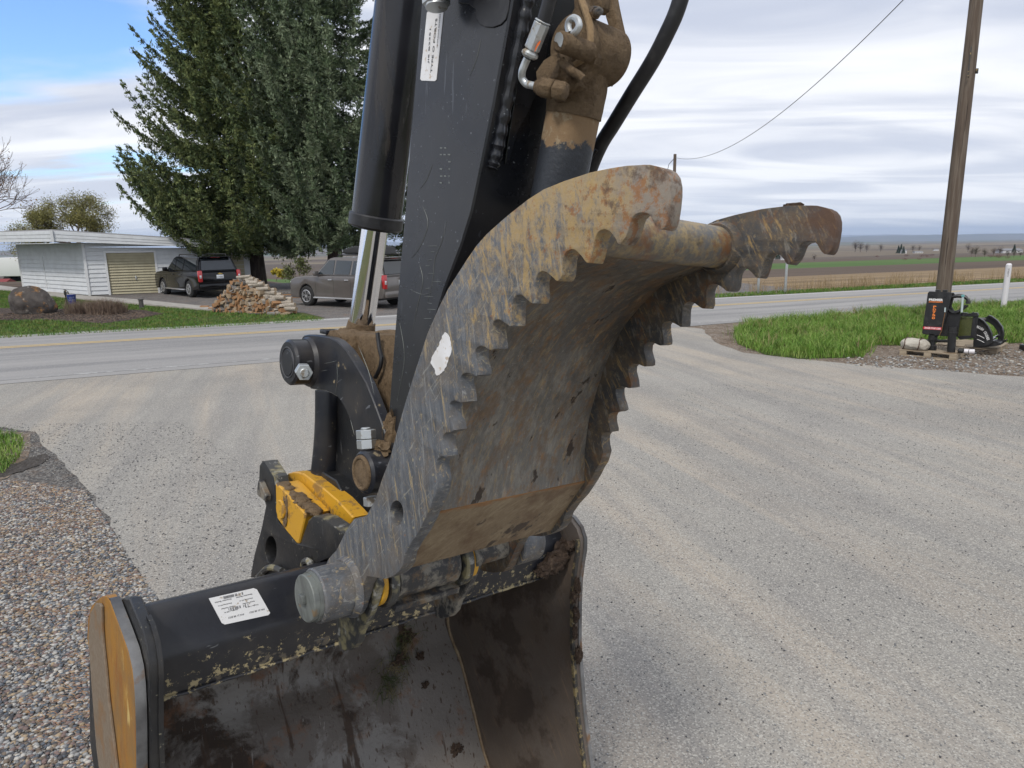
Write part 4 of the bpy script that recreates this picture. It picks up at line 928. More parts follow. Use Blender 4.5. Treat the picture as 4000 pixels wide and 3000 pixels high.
# soil packed in the right corner
bm = bmesh.new()
for k, (x, y, o, rx) in enumerate([(2190,2170,XR - .05,.045),(2205,2130,XR - .025,.03),(2160,2200,XR - .09,.04),(2235,2130,XR - .040,.02),(2130,2225,XR - .13,.03)]):
    blob(bm, U(x, y, o), (rx * 1.3, rx * .7, rx), k, 0.35, 2.5)
A('packed_soil', bm, MT['soil'], bk)
bm = bmesh.new()
for k, (x, y, o, rx) in enumerate([(2240,2330,XR - .036,.02),(2250,2400,XR - .034,.02),(2243,2470,XR - .034,.018),(2260,2560,XR - .033,.02),(2256,2290,XR - .034,.018)]):
    blob(bm, U(x, y, o), (0.010, rx * .8, rx * 1.6), k + 7, 0.35, 2.5)
A('packed_soil', bm, MT['soil'], bk)
bm = bmesh.new(); tube(bm, [Vector((XR - .032, p.y + .004, p.z + .004)) for p in SHP[6:]], [.006 + .002 * rnd.random() for _ in SHP[6:]], 8); A('corner_weld', bm, MT['web_rust'], bk)
# side cutter (outer plate at the near end), worn orange, with grey front edge
c1 = [(416,2328),(428,2345),(445,2393),(474,2470),(500,2545),(515,2612),(522,2682),(526,2760),(528,2827),(530,3000),(534,3250),(400,3300),(392,3100),(386,3000),(377,2923),(367,2800),(358,2682),(350,2560),(341,2490),(343,2420),(356,2368),(372,2350),(396,2330)]
c2 = [(404,2330),(435,2318),(460,2358),(497,2462)]
XC = XL - 0.058
bm = bmesh.new(); prism(bm, [U(x, y, XC) for x, y in c1], (0.024, 0, 0), 0.002)
A('side_cutter', bm, [MT['orange_side']], bk)
cp = [U(x, y, XC) for x, y in c1[:11]]
bm = bmesh.new(); edge_strip(bm, [Vector((0, p.y + 0.001, p.z)) for p in cp], XC + 0.001, XC + 0.025, 0.004)
A('cutter_edge', bm, MT['edge_steel'], bk)
# brown rear part of the cutter
c3 = [(372,2357),(388,2358),(395,2370),(396,2441),(401,2520),(411,2610),(421,2731),(445,2923),(454,3000),(482,3250),(400,3300),(392,3100),(386,3000),(376,2923),(357,2682),(345,2489),(352,2393)]
bm = bmesh.new(); plate(bm, c3, XC - 0.008, 0.0075, 0.002)
A('side_wear_plate', bm, MT['brown_side'], bk)
# sticker on the tube
nrm = (P2 - P1); nrm.x = 0; nrm.normalize(); tn = Vector((0, nrm.z, -nrm.y)); tn = tn if tn.y > 0 or tn.z > 0 else -tn
camL = MI @ CP
def on_plane(x, y, p0, n, lift=0.0):
    d = (MI.to_3x3() @ ray(x, y)); t = (p0 - camL).dot(n) / d.dot(n); return camL + d * t + n * lift
sn = (tcs[3] - tcs[2]); sn.x = 0; sn.normalize(); sn = Vector((0, sn.z, -sn.y)); 
if (camL - tcs[2]).dot(sn) < 0: sn = -sn
s_mid = tcs[2]
stq = [on_plane(x, y, s_mid, sn, 0.0015) for x, y in ((815, 2338), (990, 2298), (1003, 2303), (1055, 2395), (1048, 2403), (878, 2440), (866, 2434))]
bm = bmesh.new(); prism(bm, stq, -sn * 0.0012); lab = A('serial_label', bm, MT['label'], bk, smooth=False)
e1 = (stq[1] - stq[0]).normalized(); e2 = (stq[6] - stq[0]); Wd = (stq[1] - stq[0]).length; Hd = e2.length; e2n = (e2 - e1 * e2.dot(e1)).normalized()
V, Fc = [], []
def addt(s, P, xd, yd, wd, hh, th=0.0006):
    v, f = text_mesh(s, P, xd, yd, wd, hh, th); k = len(V); V.extend(v); Fc.extend([tuple(i + k for i in q) for q in f])
for i, (s, a, wd, hh) in enumerate([('Excavator Bucket', 0.16, 0.36, .05), ('Ditching 60 in', 0.30, 0.30, .05), ('Serial Number', 0.44, 0.28, .045), ('Weight 1180 lb', 0.58, 0.30, .05), ('P/N 21 08 2021', 0.80, 0.34, .06)]):
    for c0 in (0.08, 0.55):
        addt(s, stq[0] + e1 * Wd * (c0 + 0.03 * i) + e2n * Hd * (a + .02) + e1 * Hd * a * 0.25 + e1 * Wd * wd + sn * 0.0008, -e1, e2n, Wd * wd, Hd * hh)
for j, (c0, a) in enumerate(((0.30, 0.02), (0.22, 0.48))):
    bm = bmesh.new()
    for i in range(26):
        if rnd.random() < 0.35: continue
        p = stq[0] + e1 * Wd * (c0 + i * 0.017 + a * .3) + e2n * Hd * (a + .03) + sn * 0.0006
        prism(bm, [p, p + e1 * Wd * 0.009, p + e1 * Wd * 0.009 + e2n * Hd * .10, p + e2n * Hd * .10], sn * 0.0002)
    A('barcode', bm, MT['ink'], lab, smooth=False)
A('label_text', (V, Fc), MT['ink'], lab, smooth=False)
# paint chips on the lower tube
bm = bmesh.new(); n2 = (tcs[5] - tcs[3]); n2.x = 0; n2.normalize(); n2 = Vector((0, n2.z, -n2.y))
if (camL - tcs[4]).dot(n2) < 0: n2 = -n2
bm.free()
# grass tuft stuck in the bucket
gp0 = [U(1590, 2470, 0.62), U(1545, 2560, 0.55), U(1560, 2640, 0.55)]
pts = []; T = []
def bucket_hit(x, y):
    d = (MI.to_3x3() @ ray(x, y)); best = None
    for a, b in zip(SHP, SHP[1:]):
        e = b - a; n = Vector((0, e.z, -e.y)); den = d.dot(n)
        if abs(den) < 1e-9: continue
        t = (a - camL).dot(n) / den; h = camL + d * t; s = (h - a).dot(Vector((0, e.y, e.z))) / e.length_squared
        if -0.01 <= s <= 1.01 and t > 0 and (best is None or t < best[0]): best = (t, h)
    return best[1] if best else None
gv = []; gf = []
for k in range(420):
    u = rnd.random(); cx = 1590 - 90 * u + rnd.gauss(0, 28); cy = 2455 + 250 * u + rnd.gauss(0, 20)
    p = bucket_hit(cx, cy)
    if not p: continue
    p = p + Vector((0, 0.008, 0)); d = Vector((rnd.gauss(0, 1), 0.5 + 0.5 * rnd.random(), rnd.gauss(-0.5, 0.8))).normalized(); ln = 0.02 + 0.05 * rnd.random()
    s = d.cross(Vector((rnd.random(), rnd.random(), rnd.random()))).normalized() * 0.0012; m_ = p + d * ln * .6 ; e = p + d * ln + Vector((0, 0, -ln * .5))
    i = len(gv); gv += [p - s, p + s, m_ + s * .7, m_ - s * .7, e]; gf += [(i, i + 1, i + 2, i + 3), (i + 3, i + 2, i + 4)]
A('grass_tuft', (gv, gf), MT['tuft'], bk, smooth=False)
bm = bmesh.new()
for k, (x, y, r) in enumerate([(1585,2500,.03),(1560,2590,.025),(1640,2570,.016),(1660,2680,.014),(1785,2935,.022),(1775,2925,.015)]):
    p = bucket_hit(x, y)
    if p:
        bm = bmesh.new(); blob(bm, p, (r * 1.2, 0.008, r * 1.3), k, 0.5, 2.2, sub=4); A('soil_smear', bm, MT['soil'], bk)

# ---- mounting ears over the tube
EAR = [(1434,2250),(1466,2256),(1452,2300),(1436,2350),(1428,2372),(1417,2396),(1400,2440),(1380,2475),(1375,2510),(1362,2535),(1330,2550),(1308,2545),(1300,2532),(1320,2500),(1332,2450),(1340,2400),(1355,2370),(1380,2350),(1400,2300)]
EAR2 = [(1300,2215),(1360,2200),(1430,2230),(1450,2300),(1430,2370),(1405,2440),(1380,2478),(1370,2520),(1352,2545),(1322,2552),(1302,2540),(1296,2500),(1290,2420),(1262,2330),(1270,2250)]
for off in (0.037, 0.36):
    bm = bmesh.new(); plate(bm, EAR2, off, 0.024, 0.003, po=0.02)
    A('thumb_ear', bm, MT['ear_edge'] if off < 0.1 else MT['hub_worn'], bk)
# ---- coupler: black ear, yellow latch, bucket link ----------------------------
def hexnut(bm, p0, p1, r, seg=6): cyl(bm, p0, p1, r, seg=6, bev=0.0015)
q = lambda c, o, x0=950, y0=1750, s=.3617: [(x0 + a * s, y0 + b * s) for a, b in c]
ear = q([(170,330),(175,190),(200,150),(225,150),(330,320),(348,420),(356,700),(375,800),(460,890),(575,1035),(625,1010),(660,900),(700,800),(760,742),(860,770),(1095,935),(1000,1150),(700,1290),(560,1420),(80,1400),(85,1340),(120,1150),(200,850),(245,620),(235,590),(170,450)], 0)
hole = q([(297 + 62 * math.cos(2 * pi * k / 16), 1100 + 150 * math.sin(2 * pi * k / 16)) for k in range(16)], 0)
bm = bmesh.new(); plate_with_hole(bm, ear, hole, 0.105, 0.05, 0.003)
A('bucket_ear', bm, MT['ear_black'], bk)
# scraped top edges of the ear
def top_edge(bm, px, off, w, t=0.0025):
    P = [U(x, y, off) for x, y in px]; n = len(P)
    up = []
    for i, p in enumerate(P):
        d = P[min(i + 1, n - 1)] - P[max(i - 1, 0)]; d.x = 0; d.normalize(); nn = Vector((0, -d.z, d.y))
        if nn.z < 0: nn = -nn
        up.append(p + nn * t)
    for a, b, ua, ub in zip(P, P[1:], up, up[1:]):
        prism(bm, [a + Vector((0.0005, 0, 0)), b + Vector((0.0005, 0, 0)), ub + Vector((.0005, 0, 0)), ua + Vector((.0005, 0, 0))], (w, 0, 0))
bm = bmesh.new(); top_edge(bm, q([(200,150),(225,150),(330,320),(345,400)], 0), 0.105, 0.049); A('ear_top_edge', bm, MT['ear_edge'], bk, smooth=False); bm = bmesh.new(); top_edge(bm, q([(700,800),(760,742),(860,770),(1095,935)], 0), 0.105, 0.049)
A('ear_top_edge', bm, MT['ear_edge'], bk, smooth=False)
bm = bmesh.new(); plate(bm, q([(165,340),(245,520),(240,585),(150,510),(148,430)], 0), 0.085, 0.02, 0.002)
A('ear_tab', bm, MT['hub_worn'], bk)
for off in (0.43,):
    bm = bmesh.new(); plate(bm, ear, off, 0.05, 0.003, po=0.105); A('bucket_ear', bm, MT['ear_black'], bk)
# raised weld rings on tube near the ears
bm = bmesh.new()
for cx in (300, 690):
    P = [U(x, y, 0.095) for x, y in q([(cx - 140, 1400), (cx - 60, 1310), (cx, 1290), (cx + 60, 1300), (cx + 120, 1330)] if cx == 300 else [(650, 1270), (665, 1225), (700, 1220), (735, 1260), (745, 1290)], 0)]
    bm = bmesh.new(); tube(bm, smooth_path(P, 4), 0.011, 8); A('weld_ring', bm, MT['ear_edge'], bk)
# yellow coupler
cpl = bpy.data.objects.new('quick_coupler', None); COL.objects.link(cpl); cpl.parent = arm
y1 = q([(348,385),(352,560),(366,760),(450,880),(580,1035),(600,1030),(672,722),(640,680),(500,530),(400,420)], 0)
bm = bmesh.new(); plate(bm, y1, 0.100, 0.085, 0.004)
A('latch_block', bm, MT['yellow'], cpl)
y2 = q([(462,300),(480,275),(540,258),(600,262),(650,282),(720,335),(860,430),(1010,560),(1188,750),(1150,850),(1090,900),(860,760),(850,700),(840,640),(640,560),(500,400)], 0)
bm = bmesh.new(); plate(bm, y2, 0.188, 0.040, 0.004)
A('hook_plate', bm, MT['yellow'], cpl)
bm = bmesh.new(); plate(bm, q([(545,262),(650,275),(725,330),(1010,555),(1190,750),(1178,770),(990,590),(700,370),(560,280)], 0), 0.189, 0.058, 0.003); A('hook_rim', bm, MT['yellow'], cpl)
# dirt lying on the latch
bm = bmesh.new()
for k in range(16):
    t_ = k / 15; x = 430 + 340 * t_; y = 380 + 280 * t_
    for jj, oo in enumerate((0.125, 0.165)):
        p = U(*q([(x + (jj * 40) + rnd.uniform(-15, 15), y - jj * 20 + rnd.uniform(-10, 10))], 0)[0], oo); blob(bm, p + Vector((0, 0, -0.006)), (0.024, 0.026, 0.011), k + jj * 20, 0.3, 2.0, sub=2)
A('dirt', bm, MT['mud'], cpl)
bm = bmesh.new(); p = U(*q([(430, 660)], 0)[0], 0.099); cyl(bm, p + Vector((-0.012, 0, 0)), p, 0.033, seg=24, bev=0.003); A('latch_pin', bm, MT['yellow'], cpl)
bm = bmesh.new(); blob(bm, p + Vector((0.0, 0.02, -0.004)), (0.006, 0.02, 0.045), 5, 0.35, 2.2); A('dirt', bm, MT['mud'], cpl)
# coupler body behind
bm = bmesh.new(); plate(bm, q([(560,280),(780,215),(1000,350),(1180,720),(1120,900),(700,860),(560,500)], 0), 0.232, 0.13, 0.004); A('coupler_body', bm, MT['ear_black'], cpl)

# ---- bucket link (cast H-link)
r3 = lambda c: [(1000 + a * .452, 1200 + b * .452) for a, b in c]
bm = bmesh.new()
plate(bm, r3([(540,640),(600,660),(730,780),(860,1000),(960,1250),(1040,1480),(1060,1700),(1000,1800),(860,1850),(700,1800),(560,1700),(515,1500),(535,1250),(548,1000),(545,800)]), 0.280, 0.04, 0.006)
A('bucket_link', bm, MT['ear_black'], arm)
# raised flange on the left of the link (rounded column)
colp = [(622,720),(622,900),(620,1050),(614,1200),(604,1350),(596,1500),(620,1720),(680,1900)]
P = [U(*r3([c])[0], 0.265) for c in colp]
bm = bmesh.new(); tube(bm, smooth_path(P, 5), [0.044 + 0.016 * (k / 35) ** 2 for k in range(36)], 20)
A('link_flange', bm, MT['link_paint'], arm)
bm = bmesh.new(); p0 = U(1400, 1985, 0.10); cyl(bm, (0.25, p0.y, p0.z), (0.40, p0.y, p0.z), 0.075, seg=32, bev=0.004); A('link_foot', bm, MT['ear_black'], arm)
# ---- lever link (curved plate)
lk = r3([(395,262),(410,243),(450,236),(560,245),(640,262),(700,292),(780,372),(850,480),(950,650),(1010,800),(1070,960),(1130,1130),(1175,1290),(1160,1420),(1080,1500),(960,1480),(900,1380),(893,1250),(870,1150),(830,1030),(780,900),(740,820),(700,775),(650,745),(600,725),(548,716),(470,705),(420,640),(400,450)])
bm = bmesh.new(); plate(bm, lk, 0.10, 0.030, 0.003)
A('lever_link', bm, MT['link_paint'], arm)
def boss(px, off0, off1, rpx, pin_r, m, mp, name='link_boss'):
    c = U(*px, off0); r = RP(*px, off0, rpx)
    bm = bmesh.new(); cyl(bm, (off0, c.y, c.z), (off1, c.y, c.z), r, seg=44, bev=0.007); o = A(name, bm, m, arm)
    bm = bmesh.new(); cyl(bm, (off0 - 0.0025, c.y, c.z), (off0 + 0.01, c.y, c.z), r * pin_r, seg=32, bev=0.003); A('pin', bm, mp, o)
    bm = bmesh.new()
    bmesh.ops.create_cone(bm, segments=6, radius1=0.001, radius2=0.001, depth=0.001)
    bm.clear(); n = 40
    for k in range(n):
        a = 2 * pi * k / n; b = 2 * pi * (k + 1) / n
    tube(bm, [Vector((off0 - 0.0005, c.y + r * pin_r * 1.1 * math.cos(2 * pi * k / n), c.z + r * pin_r * 1.1 * math.sin(2 * pi * k / n))) for k in range(n + 1)], 0.0022, 6)
    A('pin_groove', bm, MT['ink'] if mp is not MT['mud'] else MT['mud'], o)
    return c, r
c1_, r1_ = boss((1124, 1416), 0.035, 0.101, 90, 0.60, MT['link_paint'], MT['link_paint'])
bm = bmesh.new(); cyl(bm, (0.088, c1_.y, c1_.z), (0.1005, c1_.y, c1_.z), r1_ * 1.02, r1_ * 1.12, seg=44); A('weld_ring', bm, MT['link_paint'], arm)
c2_, r2_ = boss((1414, 1847), 0.035, 0.115, 86, 0.66, MT['link_paint'], MT['mud'])
bm = bmesh.new(); tube(bm, [Vector((0.0345, c2_.y + r2_ * .72 * math.cos(2 * pi * k / 40), c2_.z + r2_ * .72 * math.sin(2 * pi * k / 40))) for k in range(41)], 0.006, 8); A('mud_ring', bm, MT['mud'], arm)
# bolts with double nuts
pA = U(1183, 1447, 0.028); pB = U(1203, 1478, -0.02); dv = (pB - pA).normalized()
bm = bmesh.new(); hexnut(bm, pA, pA + dv * 0.022, 0.0235); hexnut(bm, pA + dv * 0.0235, pA + dv * 0.046, 0.0245); cyl(bm, pA + dv * 0.046, pA + dv * 0.054, 0.013, seg=16, bev=0.002)
A('lock_nuts', bm, MT['zinc'], arm)
pA = U(1434, 1752, 0.06); up = (U(1430, 1690, 0.06) - pA).normalized()
bm = bmesh.new(); hexnut(bm, pA, pA + up * 0.024, 0.0255); hexnut(bm, pA + up * 0.0255, pA + up * 0.049, 0.0255); cyl(bm, pA + up * 0.049, pA + up * 0.055, 0.013, seg=16, bev=0.002)
A('lock_nuts', bm, MT['zinc'], arm)
pA = U(1452, 1946, 0.08); bm = bmesh.new(); hexnut(bm, pA - up * .02, pA + up * .004, 0.022); A('bolt_head', bm, MT['zinc'], arm)
bm = bmesh.new(); blob(bm, U(1490, 1755, 0.09), (0.02, 0.035, 0.022), 4, 0.4, 2.4); blob(bm, U(1530, 1690, 0.12), (0.02, 0.02, 0.05), 9, 0.4, 2.4); A('mud_clod', bm, MT['mud'], arm)
# far lever link
bm = bmesh.new(); plate(bm, lk, 0.40, 0.030, 0.003, po=0.10); A('lever_link', bm, MT['link_paint'], arm)

# ---- bucket cylinder
BO = 0.255
bt, bb = U(1580, -60, BO), U(1470, 855, BO); rb = RP(1470, 850, BO, 100)
cylr = bpy.data.objects.new('bucket_cylinder', None); COL.objects.link(cylr); cylr.parent = arm
bd = (bb - bt).normalized()
bm = bmesh.new(); cyl(bm, bt - bd * 0.5, bb, rb * 0.965, seg=56); A('barrel', bm, MT['barrel_paint'], cylr)
bm = bmesh.new(); cyl(bm, bb - bd * 0.012, bb + bd * 0.026, rb * 1.05, seg=56, bev=0.004); cyl(bm, bb + bd * 0.02, bb + bd * 0.030, rb * 0.9, seg=48); A('gland', bm, MT['rubber'], cylr)
rt = U(1413, 1262, BO); rr = RP(1413, 1262, BO, 49)
bm = bmesh.new(); cyl(bm, bb, rt, rr, seg=56); A('rod', bm, MT['chrome'], cylr)
rd_ = (rt - bb).normalized()
bm = bmesh.new(); n = 40
bmesh.ops.create_icosphere(bm, subdivisions=1, radius=0.0001); bm.clear()
ec = U(1440, 1385, BO); er = RP(1440, 1385, BO, 92)
def rough_cyl(bm, p0, p1, r0, r1, amp, seed, seg=48, rings=14, cap=True):
    p0, p1 = Vector(p0), Vector(p1); x, y, d = frame(p1 - p0); L_ = (p1 - p0).length; R_ = []
    for i in range(rings + 1):
        t = i / rings; c = p0.lerp(p1, t); r = r0 + (r1 - r0) * t; row = []
        for k in range(seg):
            a = 2 * pi * k / seg; dirv = x * math.cos(a) + y * math.sin(a); pp_ = c + dirv * r
            rr_ = r * (1 + amp * noise.noise(pp_ * 14 + Vector((seed, 0, 0))) + amp * .6 * noise.noise(pp_ * 45 + Vector((seed, 3, 0))))
            row.append(bm.verts.new(c + dirv * rr_))
        R_.append(row)
    for a, b in zip(R_, R_[1:]):
        for k in range(seg): bm.faces.new((a[k], a[(k + 1) % seg], b[(k + 1) % seg], b[k]))
    if cap: bm.faces.new(R_[0][::-1]); bm.faces.new(R_[-1])
bm = bmesh.new(); rough_cyl(bm, rt - rd_ * 0.004, rt + rd_ * 0.13, rr * 1.06, rr * 1.5, 0.05, 1)
A('rod_end', bm, MT['mud'], cylr)
bm = bmesh.new(); rough_cyl(bm, (0.135, ec.y, ec.z), (0.385, ec.y, ec.z), er, er, 0.13, 5, seg=90, rings=40)
blob(bm, U(1345, 1345, 0.20), (0.06, 0.07, 0.05), 3, 0.10, 2.0, sub=5)
A('rod_eye', bm, MT['mud'], cylr)
bm = bmesh.new(); plate(bm, [(1375,1300),(1480,1310),(1530,1480),(1530,1640),(1500,1690),(1470,1600),(1430,1500),(1380,1440)], 0.18, 0.10, 0.008); A('mud_fill', bm, MT['mud'], cylr)
# black wire seal in the mud
bm = bmesh.new(); tube(bm, [U(x + rnd.uniform(-4, 4), y, 0.165) for x, y in [(1472,1300),(1478,1330),(1482,1360),(1492,1395),(1484,1430),(1476,1455),(1468,1475)]], 0.006, 7); A('torn_seal', bm, MT['rubber'], cylr)
bm = bmesh.new(); box(bm, U(1290, 1296, 0.16), (0.05, 0.045, 0.014), None, 0.003); A('grease_cover', bm, MT['link_paint'], cylr)

# ---- stick (dipper arm)
SO = 0.12; SWD = 0.225
stick = bpy.data.objects.new('stick', None); COL.objects.link(stick); stick.parent = arm
sl = [(1668,-220),(1646,0),(1636,124),(1614,398),(1594,646),(1581,825),(1564,1010),(1549,1200),(1538,1336),(1526,1500),(1518,1607),(1512,1780)]
sr = [(1540,1900),(1568,1750),(1598,1600),(1634,1470),(1684,1300),(1735,1130),(1800,960),(1842,825),(1877,656),(1927,408),(2001,0),(2045,-220)]
bm = bmesh.new(); plate(bm, sl + sr, SO, SWD, 0.004)
A('box_section', bm, MT['black_paint'], stick)
# bright edge ridge
SN = (U(1877, 656, SO) - U(2001, 0, SO)); SN = Vector((0, -SN.z, SN.y)).normalized()
if (camL - U(1927, 408, SO)).dot(SN) < 0: SN = -SN
p_f = U(1927, 408, SO)
ridge_px = [(2085,-80),(2058,0),(2030,130),(1990,330),(1960,480),(1938,590),(1920,655)]
bm = bmesh.new()
rp = smooth_path([on_plane(x, y, p_f, SN, 0.004) for x, y in ridge_px], 8)
tube(bm, rp, [0.013 + 0.002 * math.sin(k * 1.7) + 0.001 * rnd.random() for k in range(len(rp))], 10)
A('weld_seam', bm, MT['black_paint'], stick)
# reinforcing plate beside the weld
rpx = [(2060,-80),(2180,-80),(2150,60),(2110,300),(2060,430),(2010,520),(1985,620),(1965,640),(1975,560),(2000,400),(2035,180)]
bm = bmesh.new(); prism(bm, [on_plane(x, y, p_f, SN, 0.002) for x, y in rpx], SN * 0.006, 0.0015); A('reinforcing_plate', bm, MT['black_paint'], stick)
# label on the stick
lc = [(1673,46),(1730,42),(1734,48),(1706,312),(1700,317),(1648,315),(1643,309),(1669,50)]
bm = bmesh.new(); prism(bm, [U(x, y, SO) + Vector((-0.0012, 0, 0)) for x, y in lc], (0.001, 0, 0))
lab2 = A('hose_label', bm, MT['white_paint'], stick, smooth=False)
def lab_text(s, pa, pb, hpx, m=MT['ink'], off=SO, lift=0.0022, parent=None, bold=0.0):
    a, b = U(*pa, off), U(*pb, off); xd = b - a; yd = Vector((0, -xd.z, xd.y)).normalized()
    # the text must face -X: xd x yd = -X
    hh = RP(*pa, off, hpx)
    v, f = text_mesh(s, a + Vector((-lift, 0, 0)), xd, yd, xd.length, hh, 0.0004, bold)
    return A('label_text', (v, f), m, parent, smooth=False)
lab_text('JIS B2351', (1679, 248), (1687, 112), 10.5, parent=lab2)
lab_text('TYPE O PORTS', (1690, 284), (1711, 72), 12, parent=lab2)
lab_text('HYDRAULIC FITTINGS', (1711, 185), (1723, 55), 4.5, parent=lab2)
# hose nut at the top
pA = U(1705, 22, 0.07)
bm = bmesh.new(); d_ = (U(1700, -60, 0.07) - pA).normalized(); cyl(bm, pA + Vector((-0.0, 0, 0)), pA + d_ * 0.06, 0.030, seg=6, bev=0.003)
cyl(bm, pA - d_ * 0.004, pA + d_ * 0.001, 0.024, seg=24)
A('hose_nut', bm, MT['zinc'], stick)
bm = bmesh.new(); tube(bm, smooth_path([pA + d_ * 0.05, pA + d_ * 0.12, pA + d_ * 0.3 + Vector((0, .05, 0))], 6), 0.02, 12); cyl(bm, U(1775, -40, 0.08), U(1775, -40, 0.08) + d_ * 0.1, 0.035, seg=20); A('hose', bm, MT['rubber'], stick)
# cover plate with rounded lobe top right
cvp = [(1790,-60),(1995,-60),(1985,40),(1975,75),(1955,96),(1925,107),(1895,105),(1872,92),(1860,70),(1856,35),(1830,15),(1790,12)]
bm = bmesh.new(); plate(bm, cvp, SO - 0.003, 0.003, 0.001); A('cover_plate', bm, MT['rubber'], stick)
# stamped weld bead marks on the stick face
bm = bmesh.new()
for k, (x, y) in enumerate([(1716, 580), (1716, 606), (1717, 634), (1717, 662), (1717, 690), (1717, 716)]):
    for j in range(3):
        if rnd.random() < 0.2: continue
        a = U(x + j * 16 + rnd.uniform(0, 4), y, SO); b = U(x + 9 + j * 16 + rnd.uniform(0, 4), y + 1, SO)
        prism(bm, [a + Vector((-0.0008, 0, 0)), b + Vector((-.0008, 0, 0)), b + Vector((-.0008, 0, .003)), a + Vector((-.0008, 0, .0025))], (0.0006, 0, 0))
A('scrape_marks', bm, MT['cap_steel'], stick, smooth=False)

def scratch(px, off, parent, w=.0006, m=None):
    bm = bmesh.new(); pts = smooth_path([U(x, y, off) + Vector((-.0004, 0, 0)) for x, y in px], 6)
    tube(bm, pts, [w * (1 - abs(2 * k / (len(pts) - 1) - 1) ** 3 * .8) for k in range(len(pts))], 4); A('scratch', bm, m or MT['cap_steel'], parent)
for q_ in ([(1652,806),(1672,868),(1655,935),(1628,985),(1605,1010)], [(1745,862),(1728,940),(1700,1010),(1690,1100),(1668,1190)], [(1640,1035),(1652,1100),(1630,1200),(1612,1290)], [(1690,640),(1668,700),(1640,740)], [(1880,150),(1862,230),(1835,300)], [(1600,1130),(1650,1150),(1690,1140)], [(1562,1260),(1580,1400),(1552,1560)]): scratch(q_, SO, stick)
for k in range(12):
    x_, y_ = 1655 + rnd.uniform(0, 35), 960 + k * 28 + rnd.uniform(-6, 6); scratch([(x_, y_), (x_ + rnd.uniform(12, 38), y_ + rnd.uniform(-4, 6))], SO, stick, .0008)
for q_ in ([(700,2600),(790,2540),(850,2560)], [(600,2400),(640,2480),(655,2560)]): pass
for q_ in ([(1267,1420),(1290,1416),(1316,1409)], [(1316,1418),(1318,1480),(1309,1545)], [(1255,1450),(1280,1445)], [(1400,1350),(1440,1450),(1462,1540)], [(1370,1640),(1385,1700)]): scratch(q_, .10, arm, .0007)
# ---- thumb cylinder with muddy clevis
TO = 0.27
tcy = bpy.data.objects.new('thumb_cylinder', None); COL.objects.link(tcy); tcy.parent = arm
a, b = U(2268, 300, TO), U(2178, 760, TO); rc = RP(2178, 700, TO, 103); td = (b - a).normalized()
bm = bmesh.new(); cyl(bm, a, b + td * 0.06, rc, seg=56); A('barrel', bm, MT['mud_on_paint'], tcy)
kk = U(2238, 455, TO)
bm = bmesh.new(); rough_cyl(bm, a - td * 0.08, kk, rc * 1.06, rc * 1.045, 0.05, 3, rings=20); 
cyl(bm, U(2318, 205, TO) + Vector((-.075, 0, 0)), U(2318, 205, TO) + Vector((.06, 0, 0)), rc * .98, seg=40, bev=.008)
blob(bm, U(2170, 300, TO - 0.05), (0.03, 0.03, 0.025), 3, 0.4, 2); blob(bm, U(2200, 330, TO - 0.07), (0.03, 0.04, 0.025), 8, 0.4, 2); blob(bm, U(2275, 240, TO - .09), (0.03, 0.03, 0.03), 9, 0.4, 2)
A('muddy_eye', bm, MT['mud'], tcy)
fl = [(2380,-60),(2395,20),(2408,80),(2424,150),(2427,195),(2418,250),(2395,290),(2365,330),(2345,310),(2385,220),(2380,120),(2350,20),(2330,-60)]
bm = bmesh.new(); plate(bm, fl, TO + 0.075, 0.025, 0.003); A('clevis_plate', bm, MT['mud'], stick)
nl = [(2235,-60),(2262,-60),(2275,0),(2292,40),(2308,95),(2315,150),(2308,190),(2285,225),(2240,260),(2200,250),(2180,215),(2160,180),(2170,130),(2205,100),(2240,30)]
bm = bmesh.new(); plate(bm, nl, 0.155, 0.022, 0.003); cpn = A('clevis_plate', bm, MT['mud'], stick)
bm = bmesh.new(); tube(bm, smooth_path([U(x, y, .154) for x, y in [(2262,-40),(2275,10),(2290,50),(2303,95),(2308,145),(2300,190),(2280,225),(2248,250)]], 5), .007, 8); A('strap_edge', bm, MT['mud_light'], cpn)
bm = bmesh.new(); plate(bm, [(2262,-70),(2348,-70),(2346,25),(2325,45),(2296,40),(2280,5)], 0.21, 0.03, 0.003); A('clevis_web', bm, MT['mud'], stick)
nl2 = [(2090,280),(2120,235),(2165,205),(2200,215),(2190,260),(2165,300),(2140,330),(2095,330)]
bm = bmesh.new(); plate(bm, nl2, 0.17, 0.02, 0.003); A('hose_bracket', bm, MT['mud'], stick)
c = U(2183, 160, 0.075); r_ = RP(2183, 160, 0.075, 40)
bm = bmesh.new(); cyl(bm, (0.075, c.y, c.z), (0.158, c.y, c.z), r_, seg=32, bev=0.004); pin_o = A('clevis_pin', bm, MT['mud'], stick)
bm = bmesh.new(); plate(bm, [(2175,128),(2188,125),(2197,135),(2200,150),(2196,170),(2190,184),(2183,180),(2180,172),(2176,165),(2168,163),(2164,158),(2168,142)], 0.0735, 0.001); A('bare_metal', bm, MT['zinc'], pin_o, smooth=False)
